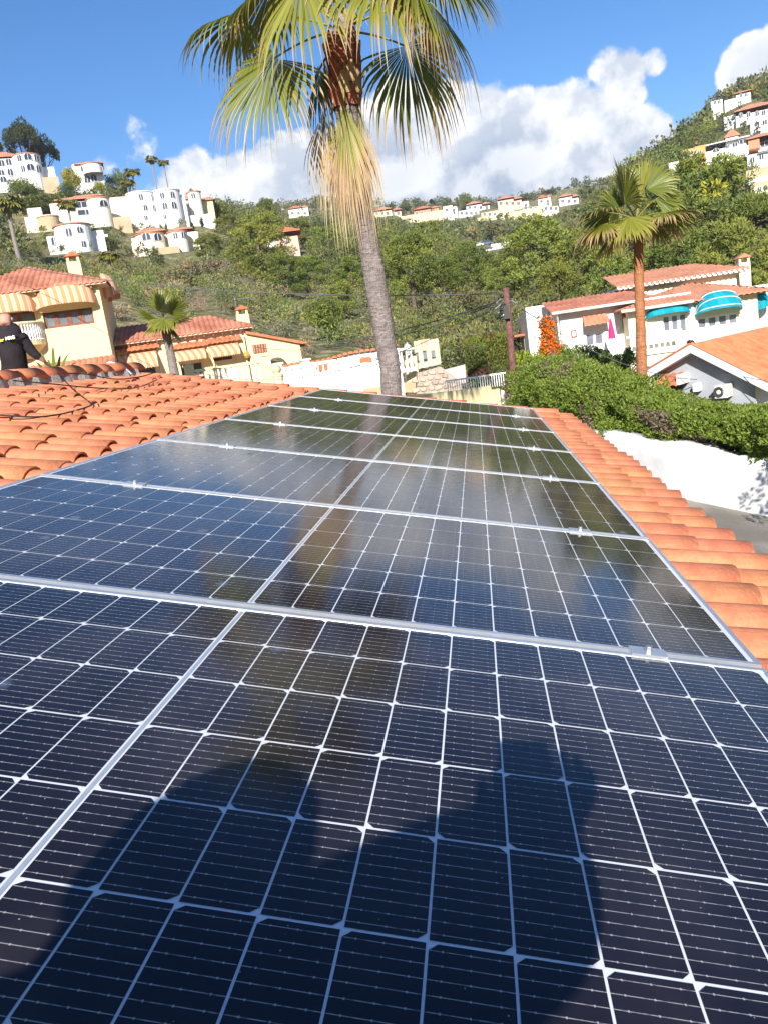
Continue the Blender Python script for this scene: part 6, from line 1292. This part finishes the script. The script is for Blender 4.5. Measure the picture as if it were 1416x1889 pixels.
# ---- hedges and garden shrubs near by
def hedge(name, label, path, n, ln, wd, cols, group=None, seed=1, cat='hedge', twig=.0, mat_=None, stems=True, lump=.18, brown=(.23, .17, .115), bthr=.66):
    """path: list of (x, y, zbottom, ztop, halfwidth); leaves on a lumpy shell with inner fill"""
    rg = np.random.default_rng(seed); path = np.array(path, float); e = empty(name, path[0, :3].tolist(), 0, label, cat, group); o = path[0, :3]
    seg = np.r_[0, np.cumsum(np.linalg.norm(np.diff(path[:, :2], axis=0), axis=1))]; t = rg.random(n)*seg[-1]; q = np.stack([np.interp(t, seg, path[:, k]) for k in range(5)], 1)
    dx = np.interp(t+.05, seg, path[:, 0])-np.interp(t-.05, seg, path[:, 0]); dy = np.interp(t+.05, seg, path[:, 1])-np.interp(t-.05, seg, path[:, 1]); nl = np.hypot(dx, dy)+1e-9; nx, ny = dy/nl, -dx/nl
    th = rg.random(n)*2*pi; rad = (.62+.38*rg.random(n)**.5); cx_, cz_ = np.cos(th), np.sin(th); sq = 1/np.maximum(np.abs(cx_), np.abs(cz_))**.55
    hz = (q[:, 3]-q[:, 2])/2; lm = 1+lump*(2*_vn(t*1.9+seed, th*1.4)+1.2*_vn(t*5+3, th*3.1+seed))
    off = cx_*sq*rad*lm*q[:, 4]; zz = (q[:, 2]+q[:, 3])/2+cz_*sq*rad*lm*hz
    P = np.stack([q[:, 0]+nx*off, q[:, 1]+ny*off, zz], 1); nr_ = np.stack([nx*cx_, ny*cx_, cz_], 1); D = nr_+rg.normal(0, .7, nr_.shape)+np.array([0, 0, .35]); D /= np.linalg.norm(D, axis=1, keepdims=True)
    V, Q = leaves(P-o, D, ln, wd, rg); cols = np.asarray(cols); c = cols[rg.integers(len(cols), size=n)]*rg.uniform(.75, 1.25, (n, 1)); pb = _vn(t*1.1+40+seed, th*1.2+zz*.8)+.5+.25*_vn(t*6, th*5); bm_ = pb > bthr; c[bm_] = np.asarray(brown)*rg.uniform(.6, 1.25, (bm_.sum(), 1))
    link('foliage', fastmesh('foliage', V, Q, mat_ or leaf_soft, c), e)
    if stems:
        m = MB(); rs = random.Random(seed)
        for i in range(max(4, int(seg[-1]*4))):
            s = rs.random()*seg[-1]; p = [np.interp(s, seg, path[:, k]) for k in range(5)]; bx_, by_ = p[0]-o[0]+rs.uniform(-.5, .5)*p[4], p[1]-o[1]+rs.uniform(-.5, .5)*p[4]; h = p[3]-p[2]
            m.tube([(bx_, by_, p[2]-o[2]-.35), (bx_+rs.uniform(-.2, .2), by_+rs.uniform(-.2, .2), p[2]-o[2]+h*.5), (bx_+rs.uniform(-.45, .45), by_+rs.uniform(-.45, .45), p[2]-o[2]+h*.95)], [.03, .02, .007], 5)
        m.build('branches', trunkm, e)['kind'] = 'stuff'
    return e
lime = [(.17, .24, .03), (.21, .28, .04), (.12, .175, .025), (.25, .30, .055)]
def hp(x, yb, yt, Y, hw): zb, zt_ = atY(x, yb, Y-hw)[2], atY(x, yt, Y)[2]; return (atY(x, (yb+yt)/2, Y)[0], Y, zb, zt_, hw)
hedge('hedge', 'long loose bright green hedge on top of the white boundary wall', [hp(*q) for q in ((1500, 868, 752, 10.9, .7), (1416, 858, 762, 11.9, .72), (1350, 846, 758, 12.4, .72), (1280, 836, 752, 13.0, .72), (1200, 824, 733, 13.8, .72), (1130, 814, 697, 15.0, .75), (1070, 800, 684, 16.5, .8), (1010, 782, 668, 18.6, .8), (968, 768, 664, 19.9, .7))], 105000, .062, .032, lime, seed=2, lump=.36, brown=(.25, .20, .125), bthr=.72)
hedge('hedge', 'green garden hedge between the long hedge and the reddish palm', [hp(*q) for q in ((975, 760, 672, 22, .9), (1040, 760, 664, 22.5, 1.0), (1110, 770, 684, 21.5, 1.0), (1180, 775, 712, 20.5, .9), (1250, 790, 738, 19.5, .9), (1330, 805, 752, 18.5, .9), (1420, 810, 756, 17.5, .9))], 40000, .075, .04, [(.15, .21, .025), (.19, .24, .035), (.12, .17, .025)], seed=3, lump=.25, bthr=.8)
a, b = atY(862, 700, 28), atY(944, 690, 28); hedge('hedge', 'tall clipped olive green conifer hedge left of the utility pole', [(a[0], a[1], -2.4, float(atY(866, 628, 28)[2])+.1, .7), (b[0], b[1], -2.4, float(atY(938, 611, 28)[2]), .7)], 17000, .15, .035, [(.20, .225, .04), (.23, .25, .055), (.16, .19, .035)], seed=4, lump=.06, mat_=leaf_pine, brown=(.20, .11, .07), bthr=.8)
P = atY(880, 678, 26.8); T_ = hedge('shrub', 'dark rounded bush on a short trunk in front of the clipped hedge', [(P[0]-.35, 26.8, P[2]-.75, P[2]+.75, .6), (P[0]+.35, 26.8, P[2]-.75, P[2]+.75, .6)], 5000, .12, .04, [(.13, .16, .04), (.17, .19, .05)], seed=5, cat='shrub', lump=.1, bthr=.72, brown=(.2, .1, .07))
a, b = atY(1040, 668, 30), atY(1165, 655, 30); hedge('shrub', 'bushy dark green shrubs under the windows of the teal awning villa', [(a[0], a[1], -3.6, float(a[2])+.25, 1.1), ((a[0]+b[0])/2, 30, -3.6, float(atY(1105, 640, 30)[2]), 1.2), (b[0], b[1], -3.6, float(atY(1160, 650, 30)[2]), 1.0)], 15000, .15, .06, [(.12, .19, .035), (.16, .22, .045), (.20, .25, .06)], seed=6, cat='shrub', lump=.3, bthr=.8)
a = atY(968, 672, 27); hedge('shrub', 'lime yellow shrub at the foot of the white pier', [(a[0]-.5, 27, -2.8, float(a[2])+.35, .7), (a[0]+.7, 27, -2.8, float(a[2])+.3, .7)], 5000, .12, .07, [(.26, .30, .03), (.2, .26, .03)], seed=7, cat='shrub', lump=.2, bthr=.9)
a = atY(1165, 690, 26); hedge('hedge', 'low dull green clipped hedge behind the reddish palm foot', [(a[0]-2.2, 26, -3.6, float(a[2])+.25, .6), (a[0]+1.2, 26, -3.7, float(a[2])+.1, .6)], 6000, .12, .05, [(.17, .19, .04), (.2, .21, .05)], seed=8, lump=.08, bthr=.85)
# orange flowering vine on the pier of the right villa
vp = [(1003, 592, 36.2), (1004, 620, 36.2), (1003, 645, 36.2), (1001, 664, 36.2)]; q = [atY(x, y, Y) for x, y, Y in vp]
def vine(name, label, strands, n, seed):
    rg = np.random.default_rng(seed); P = []; 
    for s in strands:
        s = [atY(*k) for k in s]; t = rg.random(n)*(len(s)-1); i = np.minimum(t.astype(int), len(s)-2); f_ = (t-i)[:, None]; s = np.array(s); P.append(s[i]*(1-f_)+s[i+1]*f_+rg.normal(0, 1, (n, 3))*np.array([.12, .10, .16]))
    P = np.concatenate(P); o = P[0]; D = rdir(len(P), rg)+np.array([0, -.5, .1]); D /= np.linalg.norm(D, axis=1, keepdims=True); V, Q = leaves(P-o, D, .17, .10, rg); c = np.where(rg.random((len(P), 1)) < .70, np.array([[.78, .20, .015]]), np.array([[.14, .17, .03]]))*rg.uniform(.8, 1.2, (len(P), 1))
    e = empty(name, o.tolist(), 0, label, 'vine'); link('flowers', fastmesh('flowers', V, Q, leaf_soft, c), e); m = MB(); pts = [np.asarray(atY(*k))-o for k in strands[0]]; m.tube(pts, .03, 5); m.build('stem', trunkm, e)
vine('flowering_vine', 'bright orange flowering vine climbing the white pier', [[(1002, 590, 36.2), (1004, 618, 36.2), (1003, 648, 36), (1000, 664, 36)], [(1013, 595, 36.2), (1011, 618, 36.2), (1016, 636, 36), (1036, 648, 35.5)]], 900, 4)
# strap leaved plant behind the ridge beside the installer
P = atY(95, 720, 9.2); e = empty('strap_leaved_plant', (P[0], P[1], float(atY(95, 720, 9.2)[2])-.4), 0, 'arching strap leaved green plant behind the ridge beside the installer', 'plant'); rg = random.Random(6)
tips = [(75, 650), (98, 640), (112, 655), (128, 652), (140, 668), (88, 662), (66, 668), (158, 680), (176, 683), (104, 672), (120, 684), (70, 684), (84, 690), (148, 692)]
for i, (x, y) in enumerate(tips):
    Tq = atY(x, y, 9.2+rg.uniform(-.25, .25))-np.array(e.location); b0 = np.array([rg.uniform(-.15, .15), rg.uniform(-.1, .1), 0]); mid = b0*.4+Tq*.6+np.array([0, 0, .30]); V, F = [], []
    for k in range(9):
        t = k/8; p_ = (1-t)**2*b0+2*t*(1-t)*mid+t*t*Tq; w_ = .04*(1-t)**.6+.004; V += [p_+np.array([w_, 0, 0]), p_+np.array([0, 0, -.01]), p_-np.array([w_, 0, 0])]
    F = [(k*3+j, k*3+j+1, k*3+j+4, k*3+j+3) for k in range(8) for j in range(2)]; cc = np.tile(np.array([[.15, .20, .04]])*rg.uniform(.8, 1.3), (len(F), 1)); link('leaf', fastmesh('leaf', V, F, leaf_soft, cc), e)
# young tree in the yard just outside the right picture edge: its shadow falls on the white wall
P = np.array([4.75, 7.4, -2.9]); e = empty('young_tree', P.tolist(), 0, 'young tree right of the view, seen as the leafy shadow on the white wall', 'tree'); rg = np.random.default_rng(9)
m = MB(); m.tube([(0, 0, 0), (.04, .02, 1.4), (.0, .0, 2.9)], [.035, .025, .008], 7); m.build('trunk', trunkm, e); C = np.array([[0, 0, 2.2], [.22, -.06, 2.45], [-.2, .04, 2.5], [.02, 0, 2.8], [.32, .02, 2.9], [-.3, -.05, 2.1], [.4, 0, 3.1], [.1, 0, 3.2], [.55, .1, 3.0]]); V, Q, c = clump_cloud(C, np.full(9, .17), 60, .10, .04, (.09, .13, .05), .2, rg, .6, 1); link('crown', fastmesh('crown', V, Q, leaf_soft, c), e)
# ------------------------------------------------------------------ people
def _seg(p, a, b):
    ab = b-a; t = np.clip(((p-a) @ ab)/max(ab @ ab, 1e-9), 0, 1); return np.linalg.norm(p-(a+ab*t))
def skinned(name, J, E, mats, bone_mat, parent, root, sub=2):
    """one continuous body grown round a skeleton; J name -> (point, radius), E list of bones"""
    names = list(J); idx = {n: i for i, n in enumerate(names)}; me = bpy.data.meshes.new(name+'_skeleton')
    me.from_pydata([tuple(map(float, J[n][0])) for n in names], [(idx[a], idx[b]) for a, b in E], [])
    o = bpy.data.objects.new(name+'_skeleton', me); COL.objects.link(o); o.modifiers.new('Skin', 'SKIN').use_smooth_shade = True
    sv = me.skin_vertices[0].data if me.skin_vertices else None
    if sv is None:
        b = bmesh.new(); b.from_mesh(me); b.verts.layers.skin.verify(); b.to_mesh(me); b.free(); sv = me.skin_vertices[0].data
    for n in names:
        r = J[n][1]; r = (r, r) if not hasattr(r, '__len__') else r; sv[idx[n]].radius = r; sv[idx[n]].use_root = (n == root)
    sb = o.modifiers.new('Sub', 'SUBSURF'); sb.levels = sub; sb.render_levels = sub
    bpy.context.view_layer.update(); dg = bpy.context.evaluated_depsgraph_get(); m2 = bpy.data.meshes.new_from_object(o.evaluated_get(dg)); bpy.data.objects.remove(o)
    m2.materials.clear()
    for m_ in mats: m2.materials.append(m_)
    segs = [(np.asarray(J[a][0], float), np.asarray(J[b][0], float), bone_mat(a, b)) for a, b in E]
    for p_ in m2.polygons:
        c = np.array(p_.center); p_.material_index = min(segs, key=lambda s: _seg(c, s[0], s[1]))[2]; p_.use_smooth = True
    return link(name, m2, parent)
skin_m = pm('skin', (.52, .27, .19), .55, .10, 12, .1, 80, spec=.35)
hood_m = pm('charcoal_hoodie', (.028, .024, .028), .92, .25, 6, .5, 26, spec=.15)
trou_m = pm('dark_trousers', (.02, .022, .028), .9, .2, 6, .4, 30)
navy_m = pm('navy_jacket', (.03, .04, .07), .85, .2, 6, .4, 26)
def hand(J, E, pre, wrist, palm, dirv_, side, back, sc=1.0, curl=.5):
    """five unequal bent fingers rooted in the palm; dirv_ along the hand, side towards the thumb, back = back of the hand"""
    J[pre+'palm'] = (palm, .030*sc); E.append((wrist, pre+'palm')); d, s, b = [norm(np.asarray(q, float)) for q in (dirv_, side, back)]
    for i, (off, ln) in enumerate(((.028, .070), (.010, .080), (-.009, .074), (-.026, .058))):
        r0 = palm+d*.040*sc+s*off*sc; p1 = r0+(d*cos(curl*.6)-b*sin(curl*.6))*ln*.5*sc; p2 = p1+(d*cos(curl*1.8)-b*sin(curl*1.8))*ln*.5*sc
        J[pre+'f%d0' % i] = (r0, .0105*sc); J[pre+'f%d1' % i] = (p1, .0092*sc); J[pre+'f%d2' % i] = (p2, .0075*sc); E += [(pre+'palm', pre+'f%d0' % i), (pre+'f%d0' % i, pre+'f%d1' % i), (pre+'f%d1' % i, pre+'f%d2' % i)]
    t0 = palm-d*.005*sc+s*.034*sc; t1 = t0+(s*.7+d*.6-b*.3)*.034*sc; t2 = t1+(d*.85-b*.4+s*.1)*.028*sc
    J[pre+'t0'] = (t0, .012*sc); J[pre+'t1'] = (t1, .011*sc); J[pre+'t2'] = (t2, .0085*sc); E += [(pre+'palm', pre+'t0'), (pre+'t0', pre+'t1'), (pre+'t1', pre+'t2')]
# --- installer kneeling behind the ridge, back to the camera
def q_(x, y, Y): return atY(x, y, Y)
base = q_(33, 712, 7.05); base[2] -= .15
ins = empty('person', base.tolist(), 0, 'bald man in a charcoal hoodie kneeling behind the roof ridge at the left edge', 'person')
J = {}; E = []
def j(n, x, y, Y, r): J[n] = (q_(x, y, Y)-base, r)
j('pelvis', 30, 702, 7.05, .145); j('waist', 29, 680, 7.0, .150); j('spine', 25, 655, 6.97, .152); j('chest', 18, 630, 6.96, .150); j('upper', 13, 612, 6.98, .105); j('neck', 11, 601, 7.0, .062); j('nape', 10, 594, 7.02, .070); j('skull', 9, 586, 7.04, .080); j('crown', 8, 579, 7.05, .062)
j('shr', 36, 616, 6.99, .080); j('upr', 46, 630, 7.0, .068); j('elr', 58, 648, 7.02, .058); j('forr', 67, 655, 7.03, .052); j('wrr', 73, 660, 7.05, .036); j('shl', -12, 620, 6.99, .080); j('ell', -32, 656, 7.02, .058); j('wrl', -22, 678, 7.2, .036)
E += [('pelvis', 'waist'), ('waist', 'spine'), ('spine', 'chest'), ('chest', 'upper'), ('upper', 'neck'), ('neck', 'nape'), ('nape', 'skull'), ('skull', 'crown'), ('upper', 'shr'), ('shr', 'upr'), ('upr', 'elr'), ('elr', 'forr'), ('forr', 'wrr'), ('upper', 'shl'), ('shl', 'ell'), ('ell', 'wrl')]
hand(J, E, 'r', 'wrr', q_(78, 663, 7.06)-base, q_(84, 668, 7.1)-q_(78, 663, 7.06), (0, .6, -.6), (0, -.9, .3), 1.0, .5); hand(J, E, 'l', 'wrl', q_(-18, 684, 7.24)-base, (0.3, .8, -.5), (1, 0, 0), (0, 0, 1))
pv = J['pelvis'][0]
for s_, n in ((-1, 'l'), (1, 'r')):
    J['hip'+n] = (pv+np.array([s_*.09, .02, -.03]), .10); J['kn'+n] = (pv+np.array([s_*.13, .36, -.22]), .07); J['an'+n] = (pv+np.array([s_*.13, -.02, -.30]), .045); J['toe'+n] = (pv+np.array([s_*.13, -.16, -.31]), .035); E += [('pelvis', 'hip'+n), ('hip'+n, 'kn'+n), ('kn'+n, 'an'+n), ('an'+n, 'toe'+n)]
SK = ('neck', 'nape', 'skull', 'crown')
def bm1(a, b):
    if b in SK[1:] or 'palm' in a or 'palm' in b or (b[1:2] in 'ft' and b[0] in 'rl' and len(b) > 2 and b not in ('forr',)): return 1
    if a[:2] in ('hi', 'kn', 'an') or b[:2] in ('kn', 'an', 'to'): return 2
    return 0
skinned('body', J, E, [hood_m, skin_m, trou_m], bm1, ins, 'pelvis')
hc = J['skull'][0]
for s_ in (-1, 1):
    m = MB(); m.lathe([(0, .012), (.012, .01), (.018, 0), (.012, -.01), (0, -.012)], n=8); o = m.build('ear', skin_m, ins, True); o.location = (hc+RW[0]*.080*s_+np.array([0, .0, -.012])).tolist(); o.scale = (.55, 1.0, 1.5)
m = MB(); m.lathe([(.085, -.01), (.115, -.03), (.135, -.07), (.12, -.10), (.09, -.08), (.078, -.03), (.085, -.01)], n=16); o = m.build('hood', hood_m, ins, True); o.location = (J['neck'][0]+np.array([0, -.02, .02])).tolist(); o.rotation_euler = (.35, 0, 0)
ye = pm('yellow_print', (.85, .62, .03), .7, .02, 5); wh = pm('white_print', (.82, .82, .82), .7, .02, 5)
def text(s, x, y, Y, size, mat_, parent, org, shear=.0):
    c = bpy.data.curves.new('print', 'FONT'); c.body = s; c.size = size; c.extrude = .002; c.align_x = 'LEFT'; c.offset = .002
    o = link('print', c, parent); c.materials.append(mat_); P = q_(x, y, Y)-org; ax = norm(RW[0]*cos(radians(11))-RW[1]*sin(radians(11))); nz = norm(-RW[2]); ay = np.cross(nz, ax)
    bpy.context.view_layer.update(); me_ = bpy.data.meshes.new_from_object(o.evaluated_get(bpy.context.evaluated_depsgraph_get())); bpy.data.objects.remove(o); o = link('print', me_, parent)
    o.matrix_local = Matrix(((ax[0], ay[0], nz[0], P[0]), (ax[1], ay[1], nz[1], P[1]), (ax[2], ay[2], nz[2], P[2]), (0, 0, 0, 1)))
text('lar', -.8, 630.5, 6.79, .050, ye, ins, base); text('NRG', 10.4, 627.5, 6.79, .050, wh, ins, base)
# --- the photographer, sitting on the tiles just behind the camera (seen by the shadow on the nearest panel)
FW, UPc, RT = RW[2], -RW[1], RW[0]
org = rp(.10, -2.15, N0+.07); pho = empty('person', org.tolist(), 0, 'photographer sitting behind the nearest solar panel, seen only as the large shadow on it', 'person')
J = {}; E = []
def k(n, u, v, nn, r): J[n] = (rp(u, v, nn)-org, r)
k('pelvis', .10, -2.12, .03, .16); k('waist', .08, -2.10, .16, .165); k('chest', .05, -2.06, .31, .175); k('upper', .05, -2.02, .45, .14); k('neck', .05, -1.99, .51, .09); k('nape', .05, -1.97, .54, .10); k('skull', .05, -1.95, .60, .110); k('crown', .05, -1.96, .67, .085)
k('shl', -.17, -2.04, .40, .10); k('ell', -.12, -1.84, .25, .080); k('wrl', .22, -1.70, .40, .050); k('shr', .24, -2.0, .58, .115); k('upr', .34, -1.92, .60, .105); k('elr', .42, -1.81, .57, .088); k('forr', .44, -1.71, .51, .066)
E += [('pelvis', 'waist'), ('waist', 'chest'), ('chest', 'upper'), ('upper', 'neck'), ('neck', 'nape'), ('nape', 'skull'), ('skull', 'crown'), ('upper', 'shl'), ('shl', 'ell'), ('ell', 'wrl'), ('upper', 'shr'), ('shr', 'upr'), ('upr', 'elr'), ('elr', 'forr')]
pc_ = CAM-FW*.022-UPc*.050; palm = pc_-FW*.040+RT*.022-UPc*.028; J['wrr'] = (palm-FW*.06-UPc*.03-org, .042); E.append(('forr', 'wrr'))
hand(J, E, 'r', 'wrr', palm-org, UPc*.75+RT*.55+FW*.25, -RT+UPc*.2, -FW, 1.12, .75); hand(J, E, 'l', 'wrl', pc_-FW*.045-RT*.045-UPc*.06-org, UPc*.8+RT*.2+FW*.2, RT, -FW, 1.1, .7)
for s_, n in ((-1, 'l'), (1, 'r')):
    k('hip'+n, .10+s_*.10, -2.10, .02, .11); k('kn'+n, .10+s_*.30, -1.84, .04, .075); k('an'+n, .10+s_*.02, -1.84, -.02, .05); k('toe'+n, .10-s_*.12, -1.80, -.03, .04); E += [('pelvis', 'hip'+n), ('hip'+n, 'kn'+n), ('kn'+n, 'an'+n), ('an'+n, 'toe'+n)]
skinned('body', J, E, [navy_m, skin_m, trou_m], bm1, pho, 'pelvis')
m = MB(); m.lathe([(0, .085), (.06, .075), (.105, .03), (.118, -.02), (.112, -.03)], n=20); m.box(-.07, .07, .09, .19, -.035, -.02); o = m.build('cap', navy_m, pho, True); o.location = (J['skull'][0]+np.array([-.005, 0, .04])).tolist()
ph = empty('smartphone', pc_.tolist(), 0, 'black smartphone held up by the photographer, seen only in the shadow', 'phone')
Mx = Matrix(((RT[0], UPc[0], -FW[0], pc_[0]), (RT[1], UPc[1], -FW[1], pc_[1]), (RT[2], UPc[2], -FW[2], pc_[2]), (0, 0, 0, 1))); ph.matrix_world = Mx
m = MB(); m.box(-.038, .038, -.080, .080, -.0045, .0045); m.build('body', pm('black_phone', (.01, .01, .012), .2, .05, 5), ph, bevel=.003); m = MB(); m.box(-.035, .035, -.076, .076, .0047, .0052); m.build('screen', glass, ph)
# ------------------------------------------------------------------ thin haze over the valley
hm = _new('valley_haze'); t = NT(hm); pv_ = t.n('ShaderNodeVolumePrincipled', {'Color': (.86, .91, 1.0, 1), 'Density': .00026, 'Anisotropy': .25})
t.n('ShaderNodeOutputMaterial', {'Volume': pv_.outputs[0]})
m = MB(); m.box(-1490, 1490, -1490, 1490, -8, 170); hz = m.build('haze', hm); tag(hz, 'thin pale haze filling the valley', kind='stuff')
# every labelled thing is a thing, walls too
for o in COL.objects:
    if o.parent is None and 'category' in o and 'kind' not in o: o['kind'] = 'thing'
